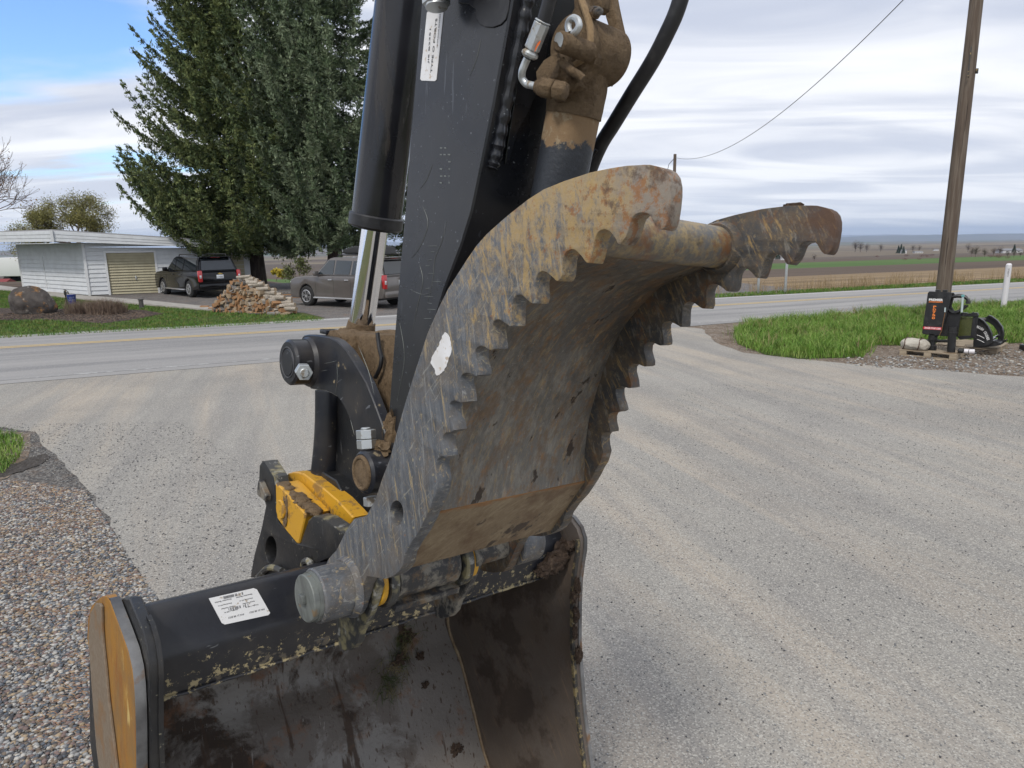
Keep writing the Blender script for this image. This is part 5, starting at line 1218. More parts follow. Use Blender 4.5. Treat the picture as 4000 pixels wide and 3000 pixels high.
# cotter ring
cc_ = [(2226,130),(2219,105),(2224,82),(2240,70),(2256,78),(2262,98),(2254,118),(2238,134)]
bm = bmesh.new(); tube(bm, smooth_path([U(x, y, 0.10) for x, y in cc_], 5), 0.0062, 10); tube(bm, [U(2226,130,0.10), U(2215,150,0.11)], 0.0062, 8); A('cotter_pin', bm, MT['zinc'], pin_o)
bm = bmesh.new(); tube(bm, smooth_path([U(x, y, o) for x, y, o in [(2190,232,.10),(2205,255,.105),(2235,278,.11),(2262,295,.12),(2276,308,.125)]], 4), 0.0075, 10); A('cotter_leg', bm, MT['mud'], pin_o)
bm = bmesh.new(); plate(bm, [(2180,225),(2190,232),(2186,262),(2178,300),(2166,306),(2146,302),(2158,280)], 0.12, 0.02, 0.001); A('cotter_leg', bm, MT['mud'], pin_o)
# grease fitting
bm = bmesh.new(); g0 = U(2300, 55, 0.20); g1 = U(2328, 48, 0.16); cyl(bm, g0, g1, 0.012, seg=6, bev=.002); cyl(bm, g1, g1 + (g1 - g0) * .5, 0.007, seg=12, bev=.002); A('grease_fitting', bm, MT['hub_worn'], stick)
# hydraulic hose with crimped ferrule and elbow
HO = 0.05
hs = bpy.data.objects.new('hydraulic_hose', None); COL.objects.link(hs); hs.parent = arm
bm = bmesh.new(); tube(bm, smooth_path([U(2122, 85, HO), U(2146, 0, HO), U(2165, -90, HO), U(2185, -260, HO + .05)], 6), RP(2122, 85, HO, 27), 18); A('rubber_hose', bm, MT['rubber'], hs)
f0, f1 = U(2120, 84, HO), U(2066, 222, HO); rf = RP(2100, 150, HO, 32)
bm = bmesh.new()
fd = (f1 - f0)
cyl(bm, f0 + fd * 0.02, f0 + fd * 0.82, rf, rf * 0.98, seg=8, bev=0.003); cyl(bm, f0 + fd * 0.82, f1 + fd * 0.02, rf * 1.08, rf * 1.08, seg=12, bev=0.004); cyl(bm, f0 - fd * 0.02, f0 + fd * .03, rf * 1.02, seg=24, bev=.002)
fer = A('crimped_ferrule', bm, MT['zinc'], hs, angle=25)
bm = bmesh.new(); prism(bm, [on_plane(x, y, f0.lerp(f1, .55) + (camL - f0).normalized() * rf * 0.97, (camL - f0).normalized(), 0.0012) for x, y in [(2113,158),(2108,160),(2099,170),(2092,185),(2087,204),(2093,196),(2100,182),(2108,172)]], (camL - f0).normalized() * 0.0005); A('paint_mark', bm, MT['orange_mark'], fer, smooth=False)
re_ = RP(2040, 290, HO, 15)
el = smooth_path([U(2060, 228, HO), U(2050, 250, HO), U(2040, 278, HO), U(2040, 305, HO + .005), U(2055, 327, HO + .01), U(2075, 333, HO + .012), U(2100, 338, HO + .015)], 5)
bm = bmesh.new(); tube(bm, el, re_, 16); A('steel_elbow', bm, MT['zinc'], hs)
n0 = U(2092, 337, HO + .015); n1 = U(2162, 350, HO + .03); nd_ = n1 - n0
bm = bmesh.new(); cyl(bm, n0, n0 + nd_ * .22, re_ * 1.5, re_ * 1.9, seg=24); cyl(bm, n0 + nd_ * .22, n0 + nd_ * .98, re_ * 2.55, seg=6, bev=0.003); cyl(bm, n0 + nd_ * 1.02, n0 + nd_ * 1.7, re_ * 2.5, seg=6, bev=0.003)
A('swivel_nut', bm, MT['mud'], hs)
# long hose swinging at the right
hp = [(2700,-160),(2650,25),(2600,140),(2545,245),(2470,365),(2400,480),(2345,570),(2300,680),(2270,800),(2250,900)]
bm = bmesh.new(); tube(bm, smooth_path([U(x, y, 0.42 + 0.0 * i) for i, (x, y) in enumerate(hp)], 6), RP(2470, 365, 0.42, 30), 18); A('rubber_hose', bm, MT['rubber'], hs)
bm = bmesh.new(); tube(bm, [U(2292, 640, .40), U(2330, 585, .40)], RP(2470, 365, 0.42, 8), 8); A('hose_tie', bm, MT['rubber'], hs)

# ================================================================ GARAGE
MT['siding'] = mat('white_siding', (0.56, 0.58, 0.60), 0.65, layers=[dict(col=(0.44, 0.45, 0.46), scale=2.5, detail=6, thr=0.55, soft=0.12, amt=0.5)], bump=[dict(scale=12, detail=2, stretch=(.2, .2, 3), str=0.1, d=0.01)])
MT['trim'] = mat('white_trim', (0.60, 0.61, 0.62), 0.6)
MT['garage_door'] = mat('tan_door', (0.37, 0.335, 0.225), 0.6, layers=[dict(col=(0.30, 0.27, 0.18), scale=3, detail=5, thr=0.55, soft=0.12, amt=0.6)])
MT['roofing'] = mat('roofing', (0.30, 0.30, 0.31), 0.9)
MT['dark'] = mat('dark_gap', (0.02, 0.02, 0.02), 0.9)
gA = G(352, 1156); gB = G(96, 1134); 
dwx = (G(623, 1145) - gA).normalized()                      # direction of the door wall
dlx = (gB - gA); LWL = dlx.length; dlx = dlx.normalized()
gar = empty('garage', 'low white clapboard garage with tan roll-up door and overhanging flat roof', 'garage', Matrix.Translation(gA))
ln = Vector((dwx.y, -dwx.x, 0)).normalized()                # outward normal of door wall
if ln.dot(CP - gA) < 0: ln = -ln
ln2 = Vector((-dlx.y, dlx.x, 0)).normalized()
if ln2.dot(CP - gA) < 0: ln2 = -ln2
WLEN = 7.7
def wtop(t): return 2.62 - 0.060 * t                        # wall height along the door wall
def lap_wall(name, P0, d, n, L0, L1, z0, ztop, m, parent, lap=0.215, skip=None):
    bm = bmesh.new(); z = z0
    while z < max(ztop(L0), ztop(L1)) - 0.01:
        segs = [(L0, L1)]
        if skip and z < skip[2]: segs = [(L0, skip[0]), (skip[1], L1)]
        for a, b in segs:
            if b - a < 0.02: continue
            # clip by the sloping top
            za, zb = min(z + lap, ztop(a)), min(z + lap, ztop(b))
            if za <= z and zb <= z: continue
            za, zb = max(za, z + 0.001), max(zb, z + 0.001)
            A0 = P0 + d * a; B0 = P0 + d * b
            pts = [A0 + n * 0.048 + Vector((0, 0, z)), B0 + n * 0.048 + Vector((0, 0, z)), B0 + n * 0.006 + Vector((0, 0, zb)), A0 + n * 0.006 + Vector((0, 0, za))]
            bk_ = [A0 + Vector((0, 0, z)), B0 + Vector((0, 0, z)), B0 + Vector((0, 0, zb)), A0 + Vector((0, 0, za))]
            v = [bm.verts.new(p) for p in pts + bk_]
            for f in ((0, 1, 2, 3), (0, 4, 5, 1), (3, 2, 6, 7), (0, 3, 7, 4), (1, 5, 6, 2), (4, 7, 6, 5)): bm.faces.new([v[i] for i in f])
        z += lap
    return obj(name, bm, m, parent, smooth=False, world=True)
D0, D1, DH = 1.10, 3.62, 2.22
dw = (G(623, 1145) - gA).length
D1 = dw - 0.05; D0 = (G(433, 1154) - gA).dot(dwx)
lap_wall('front_wall', gA, dwx, ln, 0.0, WLEN, 0.05, wtop, MT['siding'], gar, skip=(D0 - 0.1, D1 + 0.1, 2.13))
lap_wall('side_wall', gA, dlx, ln2, 0.0, LWL, 0.05, lambda t: 2.62, MT['siding'], gar)
# solid core and back walls
core = [gA, gA + dwx * WLEN, gA + dwx * WLEN - ln * 6.2, gA - ln * 0 + dlx * LWL]
bm = bmesh.new(); inn = [p + (sum(core, Vector()) / 4 - p).normalized() * 0.25 for p in core]
prism(bm, [p + Vector((0, 0, 0.0)) for p in inn], (0, 0, 1.5)); obj('core_wall', bm, MT['siding'], gar, world=True, smooth=False)
bm = bmesh.new()
pc_ = [gA - ln * .02, gA + dwx * WLEN - ln * .02, gA + dwx * WLEN - ln * 6.2, gA + dlx * LWL - ln2 * .02]
tops = [2.60, wtop(WLEN) - .03, wtop(WLEN) - .03, 2.55]
# roof slab, shed, with fascia
over = 1.15
RP0 = gA + dlx * (LWL + 3.5) + ln2 * over * 0.0
c0 = gA + ln2 * 1.25 + ln * 0.03
fas_h = 0.62
def roofz(p):
    t = max(-2, (p - gA).dot(dwx)); return 3.18 - 0.083 * t
rpts = [c0, c0 + dwx * (WLEN + .5), c0 + dwx * (WLEN + .5) - ln * 7, c0 + dlx * (LWL + 4.0) + ln2 * .0]
bm = bmesh.new(); lo = [bm.verts.new((p.x, p.y, roofz(p) - 0.10)) for p in rpts]; hi = [bm.verts.new((p.x, p.y, roofz(p))) for p in rpts]
bm.faces.new(lo[::-1]); bm.faces.new(hi)
for i in range(4): bm.faces.new((lo[i], lo[(i + 1) % 4], hi[(i + 1) % 4], hi[i]))
obj('roof', bm, MT['roofing'], gar, world=True, smooth=False)
# soffit box (deep fascia) on the overhang side
def fascia(name, a, b, n, h0, h1, parent):
    bm = bmesh.new(); k = 3
    for i in range(k):
        za0, za1 = roofz(a) - 0.06 - h0 * (i + 1) / k, roofz(a) - 0.06 - h0 * i / k
        zb0, zb1 = roofz(b) - 0.06 - h1 * (i + 1) / k, roofz(b) - 0.06 - h1 * i / k
        pts = [Vector((a.x, a.y, za0)) + n * .05, Vector((b.x, b.y, zb0)) + n * .05, Vector((b.x, b.y, zb1)) + n * .03, Vector((a.x, a.y, za1)) + n * .03]
        prism(bm, pts, -n * .03)
    return obj(name, bm, MT['siding'], parent, world=True, smooth=False)
fascia('fascia', c0, c0 + dlx * (LWL + 4.0), ln2, 0.52, 0.52, gar)
cE = c0 + dwx * (WLEN + .5)
fascia('fascia', c0, cE, ln, 0.50, 0.30, gar)
# soffit under the overhang
bm = bmesh.new(); a = c0; b = c0 + dlx * (LWL + 4); c = gA + dlx * (LWL + 4) ; d = gA
prism(bm, [Vector((p.x, p.y, 2.60)) for p in (a, b, c, d)], (0, 0, 0.03)); obj('soffit', bm, MT['siding'], gar, world=True, smooth=False)
bm = bmesh.new()
for p, q_ in ((gA, 2.6), (gA + dlx * LWL, 2.6)): bm = bmesh.new(); box(bm, p + (ln + ln2).normalized() * .02 + Vector((0, 0, q_ / 2)), (.12, .12, q_), Matrix.Rotation(math.atan2(dwx.y, dwx.x), 3, 'Z')); obj('corner_trim', bm, MT['trim'], gar, world=True, smooth=False)
bm = bmesh.new()
pt = c0 + ln2 * .055 + ln * .04; box(bm, pt + Vector((0, 0, roofz(c0) - .33)), (.11, .11, .56), Matrix.Rotation(math.atan2(dwx.y, dwx.x), 3, 'Z'))
obj('fascia_trim', bm, MT['trim'], gar, world=True, smooth=False)
dr = bpy.data.objects.new('garage_door', None); COL.objects.link(dr); dr.parent = gar
bm = bmesh.new(); nb = 15
for i in range(nb):
    z0_, z1_ = 0.04 + (2.06) * i / nb, 0.04 + 2.06 * (i + 1) / nb
    a = gA + dwx * D0 - ln * .06; b = gA + dwx * D1 - ln * .06
    pts = [a + ln * .065 + Vector((0, 0, z0_)), b + ln * .065 + Vector((0, 0, z0_)), b + ln * .0 + Vector((0, 0, z1_)), a + ln * .0 + Vector((0, 0, z1_))]
    prism(bm, pts, -ln * .03)
obj('door_panel', bm, MT['garage_door'], dr, world=True, smooth=False)
bm = bmesh.new(); Rz = Matrix.Rotation(math.atan2(dwx.y, dwx.x), 3, 'Z')
for t_ in (D0 - .05, D1 + .05): box(bm, gA + dwx * t_ + Vector((0, 0, 1.08)), (.10, .12, 2.16), Rz)
box(bm, gA + dwx * ((D0 + D1) / 2) + Vector((0, 0, 2.155)), (D1 - D0 + .2, .125, .09), Rz)
obj('door_frame', bm, MT['trim'], dr, world=True, smooth=False)
bm = bmesh.new(); box(bm, gA + dwx * (D0 + (D1 - D0) * .56) + ln * .01 + Vector((0, 0, .82)), (.05, .05, .22), Rz, .01); obj('door_handle', bm, MT['zinc'], dr, world=True)
bm = bmesh.new(); p = gA + dlx * LWL * .60 + ln2 * .05; tube(bm, [p + Vector((0, 0, .25)), p + Vector((0, 0, 1.9))], .014, 6); box(bm, p + Vector((0, 0, .32)), (.1, .1, .15), Rz, .01); obj('cable_conduit', bm, MT['trim'], gar, world=True)
# second door further along
lapd = gA + dwx * 6.0
bm = bmesh.new(); box(bm, gA + dwx * 6.2 + ln * .035 + Vector((0, 0, .95)), (2.4, .02, 1.85), Rz); obj('second_door', bm, MT['garage_door'], gar, world=True, smooth=False)

# ================================================================ VEHICLES
def car_mats(pref, paint, rough=0.25):
    MT[pref] = mat(pref + '_body', paint, rough, 0.2 if pref == 'black_car' else 0.35, coat=0.35 if pref == 'black_car' else 1.0, spec=0.3, layers=[dict(col=tuple(v * .7 + .008 for v in paint), scale=3, detail=5, thr=0.55, soft=0.2, amt=0.5)])
car_mats('black_car', (0.003, 0.003, 0.004), 0.12); car_mats('grey_car', (0.15, 0.135, 0.125), 0.3)
MT['car_glass'] = mat('car_glass', (0.012, 0.016, 0.02), 0.04, 0.0, spec=0.9)
MT['car_glass_clear'] = mat('car_glass_tinted', (0.02, 0.028, 0.034), 0.05, spec=1.0)
MT['tyre'] = mat('tyre', (0.018, 0.018, 0.018), 0.85)
MT['alloy'] = mat('alloy', (0.62, 0.62, 0.62), 0.3, 0.8)
MT['tail_red'] = mat('tail_red', (0.40, 0.012, 0.015), 0.2, coat=1.0)
MT['plastic'] = mat('black_plastic', (0.02, 0.02, 0.02), 0.5)
MT['plate'] = mat('number_plate', (0.60, 0.63, 0.66), 0.5)
MT['lamp'] = mat('headlamp', (0.6, 0.6, 0.6), 0.1, 0.4, coat=1)
MT['gold'] = mat('gold_badge', (0.65, 0.45, 0.12), 0.3, 0.8)
def suv(name, label, P, heading, paint, glass, kx=1.0, plate_txt='7 42K'):
    M_ = Matrix.Translation(P) @ Matrix.Rotation(heading, 4, 'Z')     # +x forward
    r = empty(name, label, 'car', M_, None)
    wheels = []; Lh = 2.80; W2 = 1.0; FX, RX = 1.78, -1.52; ar = 0.47; H = 1.93
    def arch(cx): return [(cx + ar * math.cos(a), 0.40 + ar * math.sin(a)) for a in [pi * k / 10 for k in range(0, 11)]]
    body = [(-2.72, 0.42), (-2.80, 0.60), (-2.80, 0.95), (-2.74, 1.18), (-2.60, 1.22), (0.95, 1.20), (1.10, 1.21), (1.80, 1.20), (2.45, 1.14), (2.70, 1.05), (2.80, 0.88), (2.80, 0.45), (2.72, 0.32), (FX + ar, 0.32)]
    body += arch(FX)[1:-1] + [(FX - ar, 0.32), (RX + ar, 0.32)] + arch(RX)[1:-1] + [(RX - ar, 0.34)]
    n = len(body)
    bm = bmesh.new()
    rows = []
    for yy, sc_, dz in ((-W2 + .09, .985, 1), (-W2, 1, 1), (W2, 1, 1), (W2 - .09, .985, 1)):
        pass
    prism(bm, [Vector((x, -W2, z)) for x, z in body], (0, 2 * W2, 0), 0.055, 3)
    obj('body', bm, paint, r, angle=40)
    # dark wheel wells and floor
    bm = bmesh.new(); box(bm, (0.1, 0, 0.58), (5.0, 1.7, 0.5)); obj('underbody', bm, MT['plastic'], r, smooth=False)
    # greenhouse
    gh0 = [(-2.70, 1.20), (-2.40, 1.86), (-2.25, H - .02), (0.20, H - .02), (0.50, 1.86), (1.25, 1.20)]
    def house(pts, yb, yt, bm, grow=0):
        lo_ = 1.20; hi_ = H - .02
        vs = []
        for sgn in (-1, 1):
            vs.append([bm.verts.new((x, sgn * (yb + (yt - yb) * (z - lo_) / (hi_ - lo_)), z)) for x, z in pts])
        m_ = len(pts); bm.faces.new(vs[0]); bm.faces.new(vs[1][::-1])
        for i in range(m_): bm.faces.new((vs[0][i], vs[1][i], vs[1][(i + 1) % m_], vs[0][(i + 1) % m_]))
    bm = bmesh.new(); house(gh0, 0.97, 0.76, bm)
    bmesh.ops.bevel(bm, geom=list(bm.edges), offset=0.045, segments=2, affect='EDGES', clamp_overlap=True)
    obj('roof', bm, paint, r, angle=40)
    def yat(z): return 0.97 + (0.76 - 0.97) * (z - 1.20) / (H - 1.22)
    def sidewin(pts, sgn, nm='side_window'):
        bm = bmesh.new(); prism(bm, [Vector((x, sgn * (yat(z) + 0.004), z)) for x, z in pts], (0, sgn * 0.012, 0), 0.003)
        obj(nm, bm, glass, r, smooth=False)
    for sgn in (-1, 1):
        sidewin([(1.04, 1.27), (0.10, 1.27), (0.10, 1.80), (0.45, 1.80)], sgn)
        sidewin([(0.02, 1.27), (-0.86, 1.27), (-0.90, 1.78), (0.00, 1.80)], sgn)
        sidewin([(-0.98, 1.27), (-2.48, 1.30), (-2.30, 1.76), (-1.00, 1.78)], sgn)
    # rear glass and windscreen follow the slopes
    def slab(pts, m_, nm, nrm):
        bm = bmesh.new(); prism(bm, [Vector(p) for p in pts], nrm, 0.003); return obj(nm, bm, m_, r, smooth=False)
    slab([(-2.675, -.80, 1.28), (-2.675, .80, 1.28), (-2.445, .68, 1.79), (-2.445, -.68, 1.79)], MT['car_glass'], 'rear_window', Vector((-.03, 0, .012)))
    slab([(1.21, -.86, 1.25), (1.21, .86, 1.25), (0.56, .74, 1.81), (0.56, -.74, 1.81)], glass, 'windscreen', Vector((.02, 0, .02)))
    for sgn in (-1, 1):
        bm = bmesh.new(); box(bm, (-2.79, sgn * 0.90, 1.02), (.07, .17, .52), None, .02); box(bm, (-2.74, sgn * 0.965, 1.02), (.14, .07, .50), None, .02)
        tl = obj('tail_light', bm, MT['tail_red'], r)
        bm = bmesh.new(); box(bm, (-2.83, sgn * .91, 1.0), (.012, .09, .14), None, .003); obj('reverse_lamp', bm, MT['lamp'], tl)
        bm = bmesh.new(); box(bm, (2.74, sgn * .80, .88), (.14, .34, .22), None, .03); obj('headlight', bm, MT['lamp'], r)
        bm = bmesh.new(); box(bm, (0.98, sgn * 1.10, 1.30), (.14, .22, .19), None, .04); box(bm, (0.96, sgn * 1.0, 1.24), (.08, .1, .06)); obj('wing_mirror', bm, paint, r)
        bm = bmesh.new(); box(bm, (0.1, sgn * 1.0, .36), (2.35, .16, .06), None, .02); obj('running_board', bm, MT['alloy'], r)
        for hx in (0.25, -0.72): bm = bmesh.new(); box(bm, (hx, sgn * 1.015, 1.06), (.22, .03, .045), None, .01); obj('door_handle', bm, MT['alloy'] if 'grey' in paint.name else MT['plastic'], r)
        bm = bmesh.new(); tube(bm, [(-2.1, sgn * .68, H), (-2.05, sgn * .68, H + .07), (0.0, sgn * .68, H + .07), (.08, sgn * .68, H)], .025, 8); obj('roof_rail', bm, MT['plastic'], r)
        # door seams
        for sx in (1.16, 0.06, -0.94): bm = bmesh.new(); prism(bm, [(sx, sgn * 1.0015, .40), (sx + .012, sgn * 1.0015, .40), (sx + .012, sgn * 1.0015, 1.17), (sx, sgn * 1.0015, 1.17)], (0, sgn * .0015, 0)); obj('door_seam', bm, MT['plastic'], r, smooth=False)
        for wx in (FX, RX):
            w_ = bpy.data.objects.new('wheel', None); COL.objects.link(w_); w_.parent = r; w_['cx'] = wx; wheels.append(w_)
            yo = sgn * 0.86
            bm = bmesh.new(); cyl(bm, (wx, yo - .14, .40), (wx, yo + .14, .40), .40, seg=36, bev=.05); obj('tyre', bm, MT['tyre'], w_)
            bm = bmesh.new(); ys = yo + sgn * .142
            cyl(bm, (wx, ys - sgn * .01, .40), (wx, ys, .40), .245, seg=30)
            obj('rim_well', bm, MT['plastic'], w_)
            bm = bmesh.new(); tube(bm, [(wx + .235 * math.cos(2 * pi * k / 30), ys, .40 + .235 * math.sin(2 * pi * k / 30)) for k in range(31)], .018, 6)
            for k in range(6):
                a = 2 * pi * k / 6 + .3
                for da in (-.13, .13):
                    prism(bm, [(wx + .05 * math.cos(a + da * 3), ys, .40 + .05 * math.sin(a + da * 3)), (wx + .23 * math.cos(a + da - .06), ys, .40 + .23 * math.sin(a + da - .06)), (wx + .23 * math.cos(a + da + .06), ys, .40 + .23 * math.sin(a + da + .06))], (0, sgn * .015, 0))
            cyl(bm, (wx, ys, .40), (wx, ys + sgn * .02, .40), .06, seg=16)
            obj('rim', bm, MT['alloy'], w_, smooth=False)
    bm = bmesh.new(); box(bm, (-2.82, 0, .55), (.16, 1.92, .24), None, .05); obj('rear_bumper', bm, paint, r)
    bm = bmesh.new(); box(bm, (2.80, 0, .50), (.16, 1.9, .30), None, .06); obj('front_bumper', bm, paint, r)
    bm = bmesh.new(); box(bm, (2.79, 0, .88), (.05, 1.1, .22), None, .02); obj('grille', bm, MT['plastic'], r)
    bm = bmesh.new(); box(bm, (-2.815, 0, .98), (.02, .33, .17), None, .005); pl = obj('number_plate', bm, MT['plate'], r)
    v, f = text_mesh(plate_txt, (-2.827, .13, .935), (0, -1, 0), (0, 0, 1), .26, .075, .001); obj('plate_text', (v, f), MT['ink'], pl, smooth=False)
    bm = bmesh.new(); prism(bm, [(-2.805, -.10, 1.14), (-2.805, -.03, 1.14), (-2.805, -.03, 1.16), (-2.805, .03, 1.16), (-2.805, .03, 1.14), (-2.805, .10, 1.14), (-2.805, .08, 1.10), (-2.805, .03, 1.10), (-2.805, .03, 1.08), (-2.805, -.03, 1.08), (-2.805, -.03, 1.10), (-2.805, -.12, 1.10)], (-.02, 0, 0)); obj('badge', bm, MT['gold'], r, smooth=False)
    bm = bmesh.new(); box(bm, (-2.46, 0, 1.865), (.05, .42, .035), None, .01); obj('brake_lamp', bm, MT['tail_red'], r)
    bm = bmesh.new(); box(bm, (-2.52, 0, 1.90), (.3, 1.4, .04), None, .015); obj('spoiler', bm, paint, r)
    if kx != 1.0:
        r.matrix_world = M_ @ Matrix.Diagonal((kx, 1, 1, 1))
        for w_ in wheels:
            for c_ in w_.children:
                cx = w_['cx']
                for v_ in c_.data.vertices: v_.co.x = cx + (v_.co.x - cx) / kx
    for w_ in wheels: del w_['cx']
    return r
pf, pr_ = G(641, 1150), G(749, 1163)
hd = (pf - pr_); ang = math.atan2(hd.y, hd.x)
mid = (pf + pr_) / 2; side = Vector((math.sin(ang), -math.cos(ang), 0))
if side.dot(CP - mid) < 0: side = -side
fwd = Vector((math.cos(ang), math.sin(ang), 0))
Pc = mid - side * 0.95 - fwd * 0.13
suv('suv', 'black long SUV parked nose-in beside the tan garage door', Pc, ang, MT['black_car'], MT['car_glass'])
pf = G(1204, 1195); fwd = Vector((-.85, .53, 0)).normalized(); ang2 = math.atan2(fwd.y, fwd.x); side = Vector((-.53, -.85, 0)).normalized()
ang2 += 0.0
Pg = pf - fwd * 1.60 - side * 0.95
suv('suv', 'brownish grey SUV parked behind the hydraulic rod, with a black cargo box on its roof', Pg, ang2, MT['grey_car'], MT['car_glass_clear'], kx=0.9)
Mg = Matrix.Translation(Pg) @ Matrix.Rotation(ang2, 4, 'Z')
rb_ = empty('roof_box', 'black streamlined cargo box on the roof of the brownish grey SUV', 'roof box', Mg @ Matrix.Translation((-1.0, 0.05, 1.93)))
bm = bmesh.new(); prism(bm, [Vector((x, -.40, z)) for x, z in ((-1.05, .12), (-1.0, .34), (-.5, .42), (.4, .40), (.95, .28), (1.1, .14), (.9, .10))], (0, .80, 0), .06, 3); obj('shell', bm, MT['plastic'], rb_, angle=50)
for xx in (-.5, .5): bm = bmesh.new(); box(bm, (xx, 0, .075), (.08, 1.3, .05), None, .01); obj('crossbar', bm, MT['plastic'], rb_)

# ================================================================ LOG PILE
MT['bark'] = mat('pale_bark', (0.42, 0.38, 0.32), 0.9, layers=[dict(col=(0.17, 0.13, 0.10), scale=8, detail=6, thr=0.52, soft=0.08, amt=0.8)], bump=[dict(scale=20, detail=5, str=0.6, d=0.01)])
MT['bark_grey'] = mat('grey_bark', (0.21, 0.20, 0.19), 0.9, layers=[dict(col=(0.10, 0.085, 0.07), scale=9, detail=6, thr=0.52, soft=0.08, amt=0.8)], bump=[dict(scale=20, detail=5, str=0.6, d=0.01)])
MT['split_wood'] = mat('split_wood', (0.36, 0.20, 0.095), 0.85, layers=[dict(col=(0.22, 0.115, 0.055), scale=14, detail=6, thr=0.5, soft=0.1, amt=0.8)])
MT['split_pale'] = mat('split_pale', (0.38, 0.29, 0.19), 0.85, layers=[dict(col=(0.22, 0.16, 0.11), scale=14, detail=6, thr=0.5, soft=0.1, amt=0.8)])
def log_mesh(kind, mb, me_):
    """a log of length 1 along +x: bark sides and sawn ends"""
    n = 12 if kind == 'round' else 7
    if kind == 'round': out = [(math.cos(2 * pi * k / n) * rnd.uniform(.9, 1.05), math.sin(2 * pi * k / n) * rnd.uniform(.9, 1.05)) for k in range(n)]
    else:
        w_ = rnd.uniform(1.5, 2.6); out = [(0, -0.1)] + [(math.cos(a) * 1.5, math.sin(a) * 1.5) for a in [0.25 + w_ * k / 5 for k in range(6)]]
        cx = sum(p[0] for p in out) / len(out); cy = sum(p[1] for p in out) / len(out); out = [(a - cx, b - cy) for a, b in out]
    me = bpy.data.meshes.new('log'); m_ = len(out)
    V = [(-.5, a, b) for a, b in out] + [(.5, a * rnd.uniform(.9, 1.0), b * rnd.uniform(.9, 1)) for a, b in out]
    Fc_ = [tuple(range(m_))[::-1], tuple(range(m_, 2 * m_))] + [(i, (i + 1) % m_, m_ + (i + 1) % m_, m_ + i) for i in range(m_)]
    me.from_pydata(V, [], Fc_); me.materials.append(mb); me.materials.append(me_)
    me.polygons[0].material_index = 1; me.polygons[1].material_index = 1
    if kind != 'round':
        me.polygons[2].material_index = 1; me.polygons[2 + m_ - 1].material_index = 1
    me.update(); return me
LOGS = [log_mesh('split', MT['bark_grey'], MT['split_wood']) for _ in range(4)] + [log_mesh('split', MT['bark'], MT['split_pale']) for _ in range(3)] + [log_mesh('split', MT['split_wood'], MT['split_wood'])]
ROUND = [log_mesh('round', MT['bark'], MT['split_pale']) for _ in range(3)] + [log_mesh('round', MT['bark_grey'], MT['split_pale'])]
gl0, gl1 = G(850, 1222), G(1130, 1230)
ax = (gl1 - gl0); PLN = ax.length; ax.normalize()                 # along the pile front
out_d = Vector((ax.y, -ax.x, 0)); 
if out_d.dot(CP - gl0) < 0: out_d = -out_d
ldir = (out_d * 0.93 - ax * 0.36).normalized()                     # log axis, ends to the viewer
pilec = gl0.lerp(gl1, .5)
nlog = 0
def put_log(me, P, d, rad, ln_, label, group, roll=None):
    o = bpy.data.objects.new('log', me); COL.objects.link(o)
    zq = Vector(d).to_track_quat('X', 'Z').to_matrix() @ Matrix.Rotation(rnd.uniform(0, 2 * pi) if roll is None else roll, 3, 'X')
    o.matrix_world = Matrix.Translation(P) @ zq.to_4x4() @ Matrix.Diagonal((ln_, rad, rad, 1))
    o['label'] = label; o['category'] = 'log'; o['group'] = group
    return o
LBL = 'split firewood log with its sawn end facing out of the heap beside the driveway'
row = 0; z = 0.06
topf = lambda u: 1.32 * max(0.0, 1 - abs((u - 0.33) / (0.40 if u < 0.33 else 0.70))) ** 0.75
while z < 1.36:
    for layer in range(2):
        u = rnd.uniform(0, .03)
        while u < 1.0:
            rad = rnd.uniform(.055, .10)
            if z < topf(u) - 0.03:
                P = gl0 + ax * (u * PLN) - out_d * (0.42 * layer + rnd.uniform(-.06, .06) + z * 0.12) + Vector((0, 0, z + rnd.uniform(-.02, .02)))
                d = (ldir + Vector((rnd.gauss(0, .16), rnd.gauss(0, .16), rnd.gauss(0, .12)))).normalized()
                if layer == 0 or rnd.random() < .45: put_log(rnd.choice(LOGS), P, d, rad, rnd.uniform(.36, .46), LBL, 'split logs stacked in the firewood heap'); nlog += 1
            u += rad * 1.75 / PLN
    z += 0.112
RLBL = 'pale round log lying sideways on the right slope of the firewood heap'
for i in range(15):
    u = 0.36 + 0.62 * i / 14; zz = topf(u) + .03
    P = gl0 + ax * (u * PLN + .12) - out_d * rnd.uniform(0.02, .3) + Vector((0, 0, zz))
    put_log(rnd.choice(ROUND[:3]), P, (ax + Vector((0, 0, rnd.uniform(-.05, .12))) + out_d * rnd.uniform(-.25, .15)).normalized(), rnd.uniform(.065, .09), rnd.uniform(.42, .6), RLBL, 'round logs laid on the heap')
GLBL = 'weathered grey log fallen on the grass in front of the firewood heap'
for (x, y, a_, l_) in [(800,1205,.2,.35),(830,1212,.1,.3),(850,1200,1.2,.3),(880,1218,.1,.55),(925,1224,.05,.55),(960,1226,.3,.5),(1000,1232,.1,.5),(1100,1226,.3,.4),(1145,1226,.1,.3),(1060,1232,.2,.3),(985,1212,.4,.5),(905,1205,.1,.4)]:
    P = G(x, y); put_log(rnd.choice([ROUND[3], LOGS[0], LOGS[1], LOGS[2]]), P + Vector((0, 0, .05)), (ax * math.cos(a_) - out_d * math.sin(a_)).normalized(), rnd.uniform(.05, .07), l_, GLBL, 'loose logs round the heap')

